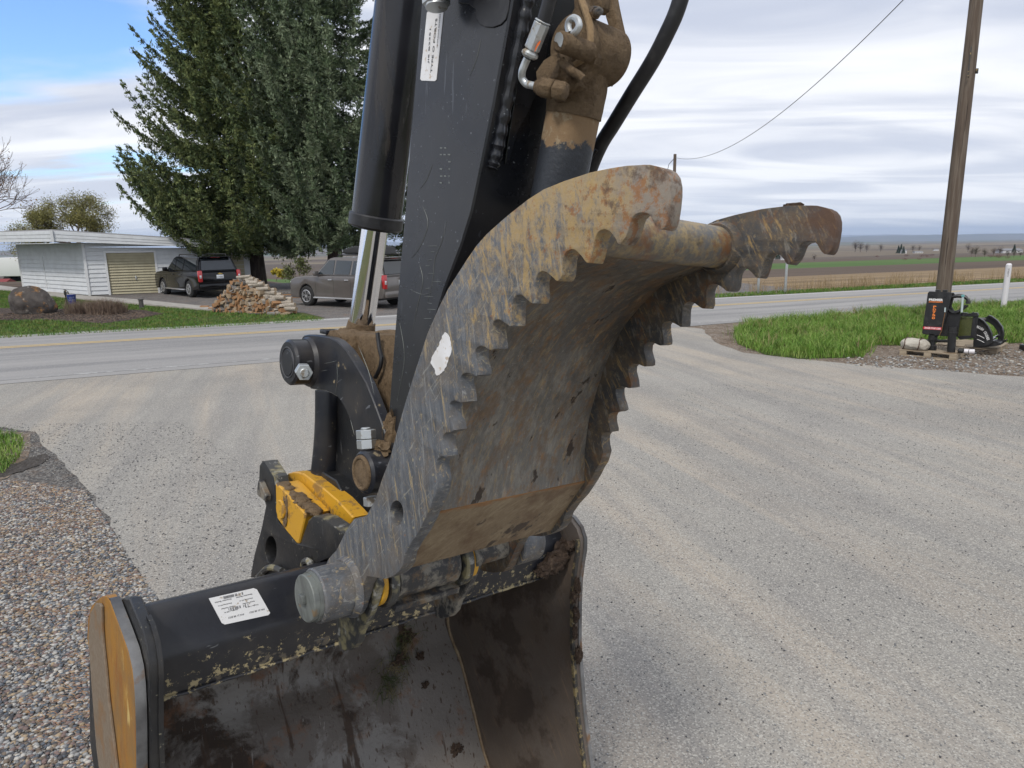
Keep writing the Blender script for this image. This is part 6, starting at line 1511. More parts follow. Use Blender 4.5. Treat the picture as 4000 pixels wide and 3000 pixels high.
# ================================================================ TREES
MT['spruce_green'] = leaf_mat('spruce_needles', [(0.080, 0.115, 0.042), (0.135, 0.172, 0.060), (0.046, 0.072, 0.028), (0.20, 0.225, 0.08)], 0.9, 0.7, 0.48)
MT['spruce_blue'] = leaf_mat('blue_spruce_needles', [(0.092, 0.135, 0.062), (0.17, 0.215, 0.125), (0.052, 0.082, 0.036), (0.23, 0.27, 0.165)], 0.7, 0.7, 0.48)
MT['trunk'] = mat('dark_trunk', (0.050, 0.036, 0.028), 0.95, layers=[dict(col=(0.10, 0.08, 0.065), scale=1, stretch=(9, 9, 2), detail=6, thr=0.55, soft=0.08, amt=0.7)], bump=[dict(scale=1, stretch=(12, 12, 3), detail=5, str=1.0, d=0.05)])
def spruce(name, label, base, H, rfun, zlow, m, nbr, seed, tr=0.42, low=None, cardw=0.05, cardl=0.16, sector=None, upturn=0.35):
    rr_ = np.random.default_rng(seed)
    root = empty(name, label, 'tree', Matrix.Translation(base))
    bm = bmesh.new(); nb_ = 14
    tube(bm, [Vector((0.12 * math.sin(k * .7), 0.1 * math.cos(k * .9), H * k / nb_)) for k in range(nb_ + 1)], [tr * (1.25 if k == 0 else 1) * (1 - .93 * k / nb_) for k in range(nb_ + 1)], 14)
    obj('trunk', bm, MT['trunk'], root)
    C_, D_, S_ = [], [], []; brs = []
    for b in range(nbr + (low[0] if low else 0)):
        f = (b + rr_.uniform(0, 1)) / nbr; z0 = zlow + (H - zlow) * min(f, 1) ** 1.12 
        az = b * 2.39996 + rr_.uniform(-.3, .3)
        if sector and rr_.uniform() < sector[2]:
            az = rr_.uniform(sector[0], sector[1])
        if b >= nbr: z0 = rr_.uniform(3.9, 6.4); az = rr_.uniform(low[1], low[2])
        Lb = rfun(z0) * rr_.uniform(0.72, 1.12)
        if Lb < .3: continue
        dirh = np.array([math.cos(az), math.sin(az)])
        droop = rr_.uniform(.14, .36); up = rr_.uniform(.2, 1.1) * upturn
        if b >= nbr: droop = rr_.uniform(.30, .42); up = .22; Lb = rr_.uniform(4.8, 6.4)
        n = max(5, int(Lb / 0.20)); ts = np.linspace(0, 1, n)
        zz = z0 + Lb * (-droop * np.sin(ts * pi * .9) * 0.9 + up * ts ** 2.6)
        wig = rr_.uniform(-.15, .15) * Lb * ts ** 2
        X = dirh[0] * Lb * ts - dirh[1] * wig; Y = dirh[1] * Lb * ts + dirh[0] * wig
        P = np.stack([X, Y, zz], -1); brs.append((P, 0.055 * (Lb / 6 + .3)))
        tang = np.gradient(P, axis=0); tang /= np.linalg.norm(tang, axis=1)[:, None]
        side = np.array([-dirh[1], dirh[0], 0.0])
        for i in range(n):
            t = ts[i]
            if t < 0.16: continue
            tl = (0.22 + 1.25 * (1 - t) * min(1, t * 2.4)) * min(1.0, Lb / 4) * rr_.uniform(.7, 1.15)
            for sg in (-1, 1):
                dv_ = tang[i] * .75 + side * sg * rr_.uniform(.7, 1.1) + np.array([0, 0, rr_.uniform(-.35, .05)]); dv_ /= np.linalg.norm(dv_)
                m2 = max(3, int(tl / .075)); tt_ = (np.arange(m2) + rr_.uniform(0, 1, m2)) / m2
                pts_ = P[i] + dv_ * (tl * tt_)[:, None]; pts_[:, 2] -= 0.28 * tl * tt_ ** 2
                C_.append(pts_); D_.append(np.repeat(dv_[None], m2, 0)); 
            C_.append(P[i][None]); D_.append(tang[i][None])
            # hanging sprays
            if rr_.uniform() < .6:
                m2 = 4; C_.append(P[i] + np.array([0, 0, -1.0]) * (np.linspace(.05, .45, m2) * rr_.uniform(.6, 1.4))[:, None] + rr_.normal(0, .05, (m2, 3))); D_.append(np.repeat(np.array([[0, 0, -1.0]]), m2, 0))
        C_.append(P[-1][None] + tang[-1] * np.linspace(0, .25, 4)[:, None]); D_.append(np.repeat(tang[-1][None], 4, 0))
    C_ = np.concatenate(C_); D_ = np.concatenate(D_); reps = 5
    C_ = np.repeat(C_, reps, 0) + rr_.normal(0, .045, (len(C_) * reps, 3)); D_ = np.repeat(D_, reps, 0)
    D_ = D_ + rr_.normal(0, .36, D_.shape) + np.array([0, 0, .12]); D_ /= np.linalg.norm(D_, axis=1)[:, None]
    A_ = rr_.normal(0, 1, D_.shape); S_ = np.cross(D_, A_); S_ /= np.linalg.norm(S_, axis=1)[:, None]
    ln_ = rr_.uniform(.6, 1.3, (len(C_), 1)) * cardl; wd_ = rr_.uniform(.7, 1.3, (len(C_), 1)) * cardw * .5
    V = np.stack([C_ - D_ * ln_ * .5, C_ + S_ * wd_, C_ + D_ * ln_ * .5, C_ - S_ * wd_], 1).reshape(-1, 3)
    quad_np('crown', V, np.arange(len(V)).reshape(-1, 4), m, root)
    bm = bmesh.new()
    for P, r0 in brs: tube(bm, [Vector(p) for p in P[::2]], [max(.008, r0 * (1 - .85 * k / max(1, len(P[::2]) - 1))) for k in range(len(P[::2]))], 5, caps=False)
    obj('limbs', bm, MT['trunk'], root)
    return len(V) // 4
b1_ = G(1000, 1124); b1_.z = 0; b2_ = G(1310, 1126); b2_.z = 0
spruce('spruce_tree', 'tall dark green spruce with drooping boughs reaching over the garage roof', b1_, 25, lambda z: 6.1 * (1 - max(0, z - 6.0) / 24.0) if z > 6 else 4.6 + 1.5 * (z - 2.3) / 3.7, 2.9, MT['spruce_green'], 350, 1, 0.50, cardw=.056, cardl=.18, sector=(math.radians(150), math.radians(330), .45), low=(22, math.radians(186), math.radians(250)))
spruce('spruce_tree', 'bluish spruce behind the grey SUV, right of the dark green spruce', b2_, 24, lambda z: 5.2 * (1 - max(0, z - 9.0) / 24.0) if z > 9 else 4.0 + 1.2 * (z - 2.6) / 6.4, 3.0, MT['spruce_blue'], 330, 2, 0.42, cardw=.052, cardl=.18, sector=(math.radians(180), math.radians(350), .45))
b3_ = G(1640, 1105); b3_.z = 0
spruce('spruce_tree', 'dark spruce standing behind the black hydraulic cylinder, rightmost of the spruces', b3_ + Vector((-0.3, 3, 0)), 22, lambda z: 4.2 * (1 - max(0, z - 6) / 20), 1.4, MT['spruce_green'], 130, 3, 0.30, cardw=.045, cardl=.21)

def bare_tree(name, label, cat, base, H, spread, seed, mbark, mleaf=None, leafn=0, levels=5, trunk_r=.12, group=None, leafs=.05, first=0.3, kids=4, ang=.7, jit=.07):
    r_ = random.Random(seed); root = empty(name, label, cat, Matrix.Translation(base), group)
    segs = []; tips = []
    def grow(p, d, ln_, rad, lv):
        n = 4; pts = [p]; 
        for k in range(n):
            d = (d + Vector((r_.gauss(0, .16), r_.gauss(0, .16), r_.gauss(.05, .10)))).normalized(); p = p + d * ln_ / n; pts.append(p)
        segs.append((pts, rad))
        if lv == 0: tips.extend(pts[1:]); return
        if lv == 1: tips.extend(pts[2:])
        for k in range(kids if lv > 1 else kids + 1):
            a = r_.uniform(.4, 1.0) * ang; az = r_.uniform(0, 2 * pi); x, y, dd = frame(d)
            nd = (dd * math.cos(a) + (x * math.cos(az) + y * math.sin(az)) * math.sin(a)); nd.x *= spread; nd.y *= spread; nd.normalize()
            q_ = pts[r_.choice([2, 3, 4, 4])]
            grow(q_, nd, ln_ * r_.uniform(.55, .8), rad * .55, lv - 1)
    grow(Vector((0, 0, 0)), Vector((0, 0, 1)), H * first, trunk_r, levels)
    bm = bmesh.new(); 
    for i, (pts, rad) in enumerate(segs): tube(bm, pts, [max(.004, rad * (1 - .45 * k / 4)) for k in range(5)], 8 if rad > .05 else 4, caps=False)
    obj('trunk', bm, mbark, root)
    if mleaf and leafn:
        T_ = np.array([t[:] for t in tips]); rr_ = np.random.default_rng(seed); idx = rr_.integers(0, len(T_), leafn)
        C_ = T_[idx] + rr_.normal(0, jit, (leafn, 3)); D_ = rr_.normal(0, 1, (leafn, 3)); D_ /= np.linalg.norm(D_, axis=1)[:, None]; S_ = np.cross(D_, rr_.normal(0, 1, (leafn, 3))); S_ /= np.linalg.norm(S_, axis=1)[:, None]
        l_ = rr_.uniform(.6, 1.4, (leafn, 1)) * leafs
        V = np.stack([C_ - D_ * l_, C_ + S_ * l_ * .6, C_ + D_ * l_, C_ - S_ * l_ * .6], 1).reshape(-1, 3)
        quad_np('crown', V, np.arange(len(V)).reshape(-1, 4), mleaf, root)
    return root
MT['twig'] = mat('twig_bark', (0.13, 0.10, 0.085), 0.9)
MT['bud_leaf'] = leaf_mat('budding_leaves', [(0.20, 0.19, 0.055), (0.27, 0.25, 0.09), (0.12, 0.12, 0.04)], 1.0)
bp_ = G(345, 1090); bp_ = Vector((bp_.x, bp_.y, 0)) 
bare_tree('budding_tree', 'round yellow-green budding tree behind the garage roof', 'tree', bp_ , 10.5, 1.35, 12, MT['twig'], MT['bud_leaf'], 42000, 5, .20, jit=.22, leafs=.045, first=.26, kids=4, ang=.95)
MT['bud'] = mat('buds', (0.22, 0.13, 0.06), 0.7)
bt_ = G(-330, 1290); bt_.z = 0
bare_tree('bare_tree', 'bare budding tree whose thin twigs reach in at the left edge of the frame', 'tree', bt_, 9.0, 1.0, 21, MT['twig'], MT['bud'], 900, 5, .10, leafs=.03, first=.30, kids=4, ang=.8)
bs = G(1130, 1165)
bare_tree('shrub', 'sparse leafy shrub between the log heap and the brownish grey SUV', 'shrub', Vector((bs.x, bs.y + 3, 0)), 1.9, 1.2, 5, MT['twig'], leaf_mat('shrub_leaf', [(0.08, 0.10, 0.03), (0.13, 0.14, 0.05)], 3), 1500, 4, .03, leafs=.045, first=.42)
ys_ = at_depth(1075, 1045, 95.0); ys_.z = float(terr(ys_.x, ys_.y))
bare_tree('forsythia_bush', 'round bright yellow bush seen between the spruce trunks', 'bush', ys_, 3.2, 1.5, 8, MT['twig'], leaf_mat('yellow_leaf', [(0.46, 0.34, 0.03), (0.36, 0.30, 0.05)], 2), 5000, 4, .05, leafs=.14, first=.30, ang=1.1)

# ================================================================ SMALL THINGS ON THE LEFT
MT['boulder'] = mat('boulder', (0.105, 0.090, 0.080), 0.9, layers=[
    dict(col=(0.055, 0.047, 0.043), scale=2.2, detail=8, thr=0.5, soft=0.1, amt=0.9),
    dict(col=(0.38, 0.17, 0.03), scale=2.6, detail=8, nr=0.65, thr=0.60, soft=0.05, amt=0.7, grad=((0.4, 0, 1), 0.2, 1.4, 0.06)),
    dict(col=(0.35, 0.34, 0.31), scale=5, detail=7, thr=0.64, soft=0.03, amt=0.8)], bump=[dict(scale=4, detail=8, str=0.8, d=0.08)])
bq = G(132, 1225); bm = bmesh.new(); rmat = Matrix.Rotation(0.15, 3, 'Y')
blob(bm, (0, 0, .36), (.80, .55, .66), 14, .10, 1.2, sub=5, rot=rmat)
for v in bm.verts:
    v.co.z = max(v.co.z, -0.05)
    if v.co.x < -0.5: v.co.z *= 0.96
o = obj('boulder', bm, MT['boulder'], label='big rounded brown boulder with orange lichen in the mulch bed', cat='boulder', angle=60); o.location = bq
MT['blue_plastic'] = mat('blue_plastic', (0.015, 0.035, 0.21), 0.4)
bb_ = G(283, 1188)
pb = empty('bucket', 'blue plastic bucket with white lettering hanging at the hand pump', 'bucket', Matrix.Translation(bb_))
bm = bmesh.new(); cyl(bm, (0, 0, 0.0), (0, 0, .40), .145, .175, seg=28); cyl(bm, (0, 0, .385), (0, 0, .41), .187, seg=28); obj('shell', bm, MT['blue_plastic'], pb)
bm = bmesh.new(); tube(bm, [Vector((.18 * math.cos(a), -.02, .39 - .12 * math.sin(a))) for a in [pi * k / 12 for k in range(13)]], .006, 6); obj('bail_handle', bm, MT['zinc'], pb)
vd = (CP - bb_); vd.z = 0; vd.normalize(); xr = Vector((-vd.y, vd.x, 0))
if (RC @ Vector((1, 0, 0))).dot(xr) < 0: xr = -xr
tv, tf = [], []
for s_, zz, w_ in (('DO IT', .25, .2), ('RIGHT', .15, .24)):
    v, f = text_mesh(s_, vd * .17 - xr * (w_ / 2) + Vector((0, 0, zz)), xr, (0, 0, 1), w_, .075, .001); k = len(tv)
    for p in v:      # wrap round the bucket
        a = p.dot(xr) / .163; zz_ = p.z; R__ = .145 + .03 * zz_ / .4 + .0025; p.xyz = (vd * math.cos(a) + xr * math.sin(a)) * R__ + Vector((0, 0, zz_))
    tv += v; tf += [tuple(i + k for i in q_) for q_ in f]
obj('lettering', (tv, tf), MT['white_paint'], pb, smooth=False)
MT['cast_iron'] = mat('cast_iron', (0.03, 0.03, 0.028), 0.6, layers=[dict(col=(0.35, 0.24, 0.09), scale=14, detail=3, thr=.62, soft=.02)])
hp_ = G(262, 1195); pm = empty('hand_pump', 'small black cast iron hand pump beside the blue bucket', 'pump', Matrix.Translation(hp_))
bm = bmesh.new(); tube(bm, [(0, 0, 0), (0, 0, .45), (0, 0, .50), (0, 0, .62), (0, 0, .66)], [.03, .03, .055, .05, .03], 12); obj('pump_body', bm, MT['cast_iron'], pm)
bm = bmesh.new(); tube(bm, [xr * -.05 + Vector((0, 0, .70)), Vector((0, 0, .69)), xr * .10 + Vector((0, 0, .60)), xr * .13 + Vector((0, 0, .5))], .014, 8); obj('pump_lever', bm, MT['cast_iron'], pm)
bm = bmesh.new(); tube(bm, [Vector((0, 0, .55)), xr * .09 + Vector((0, 0, .56)), xr * .11 + Vector((0, 0, .50))], .02, 8); obj('spout', bm, MT['cast_iron'], pm)
lb = G(554, 1207); lt = empty('path_light', 'dark grey cylindrical garden light post standing in the lawn', 'garden light', Matrix.Translation(lb))
MT['grey_metal'] = mat('grey_metal', (0.075, 0.07, 0.065), 0.6)
bm = bmesh.new(); cyl(bm, (0, 0, 0), (0, 0, .36), .085, seg=20); obj('post', bm, MT['grey_metal'], lt)
bm = bmesh.new(); cyl(bm, (0, 0, .36), (0, 0, .40), .11, seg=20, bev=.01); obj('cap', bm, MT['grey_metal'], lt)
# dry ornamental grass clumps
def tuft(name, label, c, rad, n, h0, h1, m, lean=.6):
    a = nrg.uniform(0, 2 * pi, n); rr__ = np.sqrt(nrg.uniform(0, 1, n))
    pts = np.stack([c.x + rad[0] * rr__ * np.cos(a), c.y + rad[1] * rr__ * np.sin(a)], -1)
    o = blades(name, pts, h0, h1, .006, m, lean, 0.02); o['label'] = label; o['category'] = 'ornamental grass'; return o
MT['reed'] = leaf_mat('reed', [(0.22, 0.16, 0.12), (0.34, 0.26, 0.19), (0.13, 0.085, 0.065)], 3)
tuft('dry_tuft', 'dry brown ornamental grass clump right beside the blue bucket', G(320, 1225), (.62, .35), 900, .2, .62, MT['reed'])
tuft('dry_tuft', 'widest and densest dry brown grass clump in the middle of the mulch bed', G(410, 1228), (.65, .35), 1500, .25, .68, MT['reed'])
tuft('dry_tuft', 'low dry grass clump at the right end of the mulch bed', G(465, 1222), (.3, .3), 350, .2, .5, MT['reed'])
# wood chips on the mulch
P = scatter([G(-200, 1245), G(180, 1250), G(400, 1262), G(600, 1232), G(520, 1215), G(200, 1212)], 2600)
stones('mulch_chips', P, .010, .045, [SM[4], mat('chip_wood', (0.20, 0.14, 0.10), .9), mat('chip_dark', (0.045, 0.03, 0.022), .9)], flat=.3, z0=.02, kind='stuff', label='bark mulch chips')
# tyre leaning by the spruce and boards behind the heap
tb_ = G(1030, 1140); bm = bmesh.new(); cy = Vector((0, 0, .14))
tube(bm, [Vector((.30 * math.cos(2 * pi * k / 28), .30 * math.sin(2 * pi * k / 28), .12)) for k in range(29)], .11, 12, caps=False)
o = obj('tyre', bm, MT['tyre'], label='old tyre lying flat at the foot of the dark spruce', cat='tyre'); o.location = G(1050, 1138)
for k, (x, y, a_, l_, t_) in enumerate([(1110, 1165, .1, 2.6, 'reddish brown board lying lowest behind the log heap'), (1130, 1158, .35, 1.6, 'orange brown board tilted across the others behind the log heap'), (1090, 1150, -.1, 2.2, 'grey weathered board farthest back behind the log heap')]):
    bm = bmesh.new(); box(bm, (0, 0, 0), (l_, .14, .04), None, .004); o = obj('board', bm, [MT['split_wood'], MT['split_wood'], MT['bark_grey']][k], label=t_, cat='board'); o.location = G(x, y) + Vector((0, 0, .03 + .05 * k)); o.rotation_euler = (0, .03 * k, a_)

# ================================================================ POLES, WIRE, POSTS
MT['pole_wood'] = mat('pole_wood', (0.095, 0.070, 0.052), 0.9, layers=[
    dict(col=(0.155, 0.125, 0.098), scale=1, stretch=(14, 14, 0.9), detail=6, thr=0.52, soft=0.08, amt=0.8),
    dict(col=(0.04, 0.028, 0.022), scale=1, stretch=(26, 26, 0.7), detail=4, thr=0.63, soft=0.02, amt=0.9)], bump=[dict(scale=1, stretch=(30, 30, 1.5), detail=4, str=0.8, d=0.02)])
pb_ = G(3668, 1290); up_ = empty('utility_pole', 'tall weathered wooden utility pole behind the post driver at right', 'utility pole', Matrix.Translation(pb_))
bm = bmesh.new(); tube(bm, [(0, 0, -.2), (0, 0, 3), (0, 0, 6), (0, 0, 10.4)], [.182, .170, .155, .135], 24); obj('shaft', bm, MT['pole_wood'], up_)
bm = bmesh.new(); box(bm, (0, -.15, 9.6), (1.6, .1, .12), None, .01); obj('crossarm', bm, MT['pole_wood'], up_)
bm = bmesh.new(); box(bm, (0.13, -.13, 6.35), (.05, .03, .12), None, .005); tube(bm, [(-.10, -.19, 6.2), (-.16, -.26, 6.2), (-.16, -.26, 6.6), (-.12, -.2, 6.9)], .012, 6); obj('bracket', bm, MT['cast_iron'], up_)
p2 = at_depth(2637, 602, 52.0); gz = float(terr(p2.x, p2.y)); u2 = empty('utility_pole', 'distant utility pole seen above the toothed thumb, far end of the wire', 'utility pole', Matrix.Translation((p2.x, p2.y, gz)))
bm = bmesh.new(); tube(bm, [(0, 0, -.2), (0, 0, p2.z - gz)], [.17, .11], 14); obj('shaft', bm, MT['pole_wood'], u2)
wa_ = Vector((p2.x, p2.y, p2.z - .25)); wb_ = pb_ + Vector((-.1, 0, 9.75))
pts = []
for k in range(61):
    t_ = k / 60; p = wa_.lerp(wb_, t_); p.z -= 4 * 1.75 * t_ * (1 - t_); pts.append(p)
bm = bmesh.new(); tube(bm, pts, .013, 6); obj('wire', bm, MT['rubber'], label='black overhead wire sagging between the two utility poles', cat='wire')
bm = bmesh.new(); tube(bm, [wa_, wa_ + Vector((-.5, -.3, -.5)), wa_ + Vector((-.7, -.5, -1.2)), wa_ + Vector((-1.0, -.5, -1.6))], .02, 6); obj('service_drop', bm, MT['rubber'], u2, world=True)
# white marker post
wp = G(3918, 1212); wo = empty('marker_post', 'round white roadside marker post standing in the grass at the far right', 'marker post', Matrix.Translation(wp))
MT['post_white'] = mat('post_white', (0.66, 0.64, 0.66), 0.5)
hgt = 1.52
bm = bmesh.new(); cyl(bm, (0, 0, -.1), (0, 0, hgt - .05), .085, seg=24); 
cyl(bm, (0, 0, hgt - .05), (0, 0, hgt), .085, .05, seg=24); obj('shaft', bm, MT['post_white'], wo)
tv, tf = [], []
vd = (CP - wp); vd.z = 0; vd.normalize(); xr = Vector((-vd.y, vd.x, 0)); xr = xr if xr.x > 0 else -xr
v, f = text_mesh('CABLE', vd * .0862 + xr * .03 + Vector((0, 0, hgt - .42)), (0, 0, 1), -xr, .26, .045, .001)
obj('lettering', (v, f), MT['ink'], wo, smooth=False)
for k, (x, y, h_, t_) in enumerate([(2960, 1148, 1.35, 'short galvanized post beyond the road, left of the taller one'), (3066, 1146, 2.05, 'taller galvanized post beyond the road, seen under the far thumb teeth')]):
    p = G(x, y); bm = bmesh.new(); box(bm, (0, 0, h_ / 2 - .1), (.09, .07, h_ + .2), None, .01); box(bm, (.025, -.04, h_ / 2), (.03, .03, h_), None, .005)
    o = obj('sign_post', bm, MT['zinc'], label=t_, cat='post'); o.location = p

# ================================================================ PALLETS AND ATTACHMENTS
MT['pallet_wood'] = mat('pallet_wood', (0.34, 0.28, 0.20), 0.85, layers=[dict(col=(0.22, 0.17, 0.12), scale=1, stretch=(3, 20, 20), detail=6, thr=0.53, soft=0.1, amt=0.8)])
MT['attach_black'] = mat('attach_black', (0.013, 0.013, 0.014), 0.38, layers=[dict(col=(0.04, 0.04, 0.04), scale=8, detail=5, thr=0.58, soft=0.1, amt=0.6)])
MT['orange_print'] = mat('orange_print', (0.85, 0.24, 0.04), 0.5); MT['red_print'] = mat('red_label', (0.60, 0.02, 0.035), 0.5); MT['white_print'] = mat('white_print', (0.8, 0.8, 0.8), 0.5)
pa, pb2, pc2 = G(3511, 1388), G(3740, 1407), G(3820, 1386)
px_ = (pb2 - pa); PWID = px_.length; px_.normalize(); px_ = Vector((.71, -.704, 0)); py_ = Vector((.704, .71, 0))
PDEP = 1.05
def pallet(name, label, P0, ex, ey, wx, dy):
    M_ = Matrix(((ex.x, ey.x, 0, P0.x), (ex.y, ey.y, 0, P0.y), (0, 0, 1, 0), (0, 0, 0, 1)))
    r = empty(name, label, 'pallet', M_)
    for y0 in (0.0, dy / 2 - .06, dy - .12):
        bm = bmesh.new()
        for x0 in (0.07, wx / 2, wx - .07): box(bm, (x0, y0 + .05, .065), (.13, .10, .085), None, .004)
        obj('block', bm, MT['pallet_wood'], r, smooth=False)
        bm = bmesh.new(); box(bm, (wx / 2, y0 + .05, .012), (wx, .10, .022), None, .002); obj('bottom_board', bm, MT['pallet_wood'], r, smooth=False)
    n = 7
    for k in range(n):
        bm = bmesh.new(); box(bm, (wx / 2 + rnd.uniform(-.01, .01), .05 + (dy - .1) * k / (n - 1), .120), (wx, .098, .02), None, .002); obj('deck_board', bm, MT['pallet_wood'], r, smooth=False)
    for x0 in (0.04, wx - .04): bm = bmesh.new(); box(bm, (x0, dy / 2, .065), (.05, dy - .22, .084), None, .003); obj('stringer', bm, MT['pallet_wood'], r, smooth=False)
    return r, M_
pal, PMx = pallet('pallet', 'weathered wooden pallet under the black post driver and canvas bundle', pa, px_, py_, PWID, PDEP)
# --- post driver: black upright panel box on the pallet
PT = 0.132
M_ = PMx @ Matrix.Translation((0, 0, PT))
pd_ = empty('post_driver', 'black hydraulic post driver with orange lettering standing on the front pallet', 'post driver', M_)
MiP = M_.inverted()
def PL(a, b, yl):
    """place on the upright plane at depth yl of the pallet, in the pallet's own axes"""
    d = ray(3400 + a * .2712, 1080 + b * .2712); n = M_.to_3x3() @ Vector((0, 1, 0)); P0 = M_ @ Vector((0, yl, 0))
    t = (P0 - CP).dot(n) / d.dot(n); return MiP @ (CP + d * t)
def pplate(px, yl, th, m, name, parent=None, bev=.004, **kw):
    bm = bmesh.new(); prism(bm, [PL(a, b, yl) for a, b in px], (0, th, 0), bev); return obj(name, bm, m, parent or pd_, **kw)
pan = [(850,214),(1158,228),(1174,250),(1030,800),(1010,842),(925,850),(905,832),(760,832),(742,812),(826,238)]
YP = .20
pplate(pan, YP, .022, MT['attach_black'], 'front_panel', bev=.006)
pplate([(a + 40, b + 6) for a, b in pan], YP + .13, .022, MT['attach_black'], 'rear_panel', bev=.006)
pplate([(870,260),(1130,270),(1000,800),(800,800)], YP + .024, .10, MT['attach_black'], 'ram_housing')
for a in (968, 1072): pplate([(a - 32, 194), (a + 32, 196), (a + 30, 226), (a - 34, 224)], YP + .02, .09, MT['attach_black'], 'top_lug')
for a, b in ((890, 272), (1070, 288), (824, 676), (1002, 690)):
    c = PL(a, b, YP); bm = bmesh.new(); cyl(bm, c, c + Vector((0, -.016, 0)), .024, seg=6, bev=.003); obj('bolt', bm, MT['attach_black'], pd_)
def ptxt(s_, a, b, a2, b2, hpx, m_, nm='lettering', bold=0.0, parent=None, lift=.002):
    A0, A1 = PL(a, b, YP - lift), PL(a2, b2, YP - lift); xd = A1 - A0; h_ = (PL(a, b - hpx, YP) - PL(a, b, YP)).length
    v, f = text_mesh(s_, A0, xd, (0.06, 0, 1), xd.length, h_, .001, bold); return obj(nm, (v, f), m_, parent or pd_, smooth=False)
ptxt('PREMIER', 842, 350, 1045, 356, 33, MT['white_print'], bold=.04)
pplate([(842,355),(1040,361),(1040,366),(842,360)], YP - .002, .0015, MT['orange_print'], 'underline', bev=0)
ptxt('ATTACHMENTS', 838, 375, 1040, 379, 11, MT['orange_print'], bold=.03)
for k, ch in enumerate('PD750'): ptxt(ch, 904 - 5.2 * k, 452 + 40.5 * k, 950 - 5.2 * k, 453 + 40.5 * k, 32, MT['orange_print'], bold=.035)
dl = pplate([(762,722),(1025,733),(1022,772),(758,756)], YP - .0025, .002, MT['red_print'], 'danger_label', bev=0, smooth=False)
ptxt('DANGER STAND CLEAR', 778, 751, 1013, 766, 26, MT['white_print'], bold=.02, parent=dl, lift=.004)
pplate([(1072,516),(1290,528),(1302,556),(1252,822),(1222,872),(1002,856),(1012,790)], .34, .03, MT['attach_black'], 'side_panel')
YF = .42
for q_ in ([(1188,538),(1302,548),(1258,868),(1150,858)], [(1200,528),(1552,534),(1550,584),(1198,578)], [(1478,586),(1552,566),(1506,886),(1440,872)], [(1240,862),(1470,850),(1512,886),(1290,912)]):
    pplate(q_, YF, .035, MT['attach_black'], 'mount_frame')
MT['olive'] = mat('olive_panel', (0.060, 0.068, 0.022), 0.3, 0.2, layers=[dict(col=(0.10, 0.11, 0.035), scale=60, detail=2, thr=.5, soft=.1, amt=.6)])
pplate([(1290,582),(1482,592),(1446,858),(1256,872)], YF + .02, .008, MT['olive'], 'mesh_panel', bev=0)
for a in (1345, 1495):
    pplate([(a - 50, 540), (a - 38, 522), (a + 44, 524), (a + 56, 560), (a + 46, 574), (a - 40, 570)], YF - .04, .09, MT['attach_black'], 'mount_hook')
    pplate([(a - 24, 512), (a - 8, 512), (a + 2, 545), (a - 20, 545)], YF - .045, .03, MT['attach_black'], 'hook_ear')
c0_, c1_p = PL(1166, 1052, .16), PL(1188, 720, .16)
bm = bmesh.new(); c0_.z = 0; cyl(bm, c0_, c1_p, .070, .078, seg=24); obj('drive_tube', bm, MT['attach_black'], pd_)
bm = bmesh.new(); e_ = c1_p.lerp(c0_, .25); cyl(bm, e_, e_ + Vector((0, 0, .022)), .098, seg=24); obj('tube_collar', bm, MT['attach_black'], pd_)
bm = bmesh.new(); cyl(bm, c0_, c0_ + Vector((0, 0, .012)), .125, seg=20); obj('base_flange', bm, MT['web_rust'], pd_)
d0_, d1_ = PL(895, 1010, .30), PL(905, 830, .30); d0_.z = 0
bm = bmesh.new(); cyl(bm, d0_, d1_, .055, seg=20); cyl(bm, d0_, d0_ + Vector((0, 0, .10)), .078, seg=20, bev=.01); cyl(bm, d0_.lerp(d1_, .6), d0_.lerp(d1_, .98), .085, seg=20, bev=.01); obj('auger_drive', bm, MT['attach_black'], pd_)
bm = bmesh.new(); e_ = PL(780, 925, .5); f_ = PL(1120, 930, .5); cyl(bm, e_, f_, .03, seg=14); obj('ram_rod', bm, MT['grey_metal'], pd_)
bm = bmesh.new(); cc3 = PL(1238, 405, .30); sx_ = (PL(1390, 405, .3) - cc3).length; sz_ = (PL(1238, 280, .3) - cc3).length
for k, (fx_, fz_, ph_) in enumerate([(1.0, 1.0, 0), (1.08, .92, .35), (.9, 1.05, -.3), (.78, .95, .6)]):
    tube(bm, [cc3 + Vector((sx_ * fx_ * math.cos(a) + .03 * math.sin(2 * a + ph_), .03 * k + .02 * math.sin(a * 2), sz_ * fz_ * math.sin(a) + .025 * math.cos(a + ph_))) for a in [2 * pi * j / 36 for j in range(36)]], .020, 8)
obj('hose_coil', bm, MT['rubber'], pd_)
MT['teal'] = mat('teal_cap', (0.12, 0.33, 0.33), 0.5); MT['pale_rod'] = mat('pale_rod', (0.42, 0.50, 0.50), 0.35)
r0_, r1_p = PL(1314, 515, .24), PL(1332, 290, .24)
bm = bmesh.new(); cyl(bm, r0_, r1_p, .020, seg=14); obj('pipe', bm, MT['pale_rod'], pd_)
bm = bmesh.new(); box(bm, r1_p + Vector((0, 0, .015)), (.05, .05, .045), None, .006); obj('pipe_cap', bm, MT['teal'], pd_)
pplate([(1066,448),(1088,448),(1082,515),(1062,512)], YP - .01, .008, MT['pale_rod'], 'tag', bev=.001)
bm = bmesh.new(); tube(bm, [PL(a, b, .18) for a, b in ((1076,520),(1050,640),(1030,770),(995,850))], .005, 6); obj('rusty_rod', bm, MT['web_rust'], pd_)
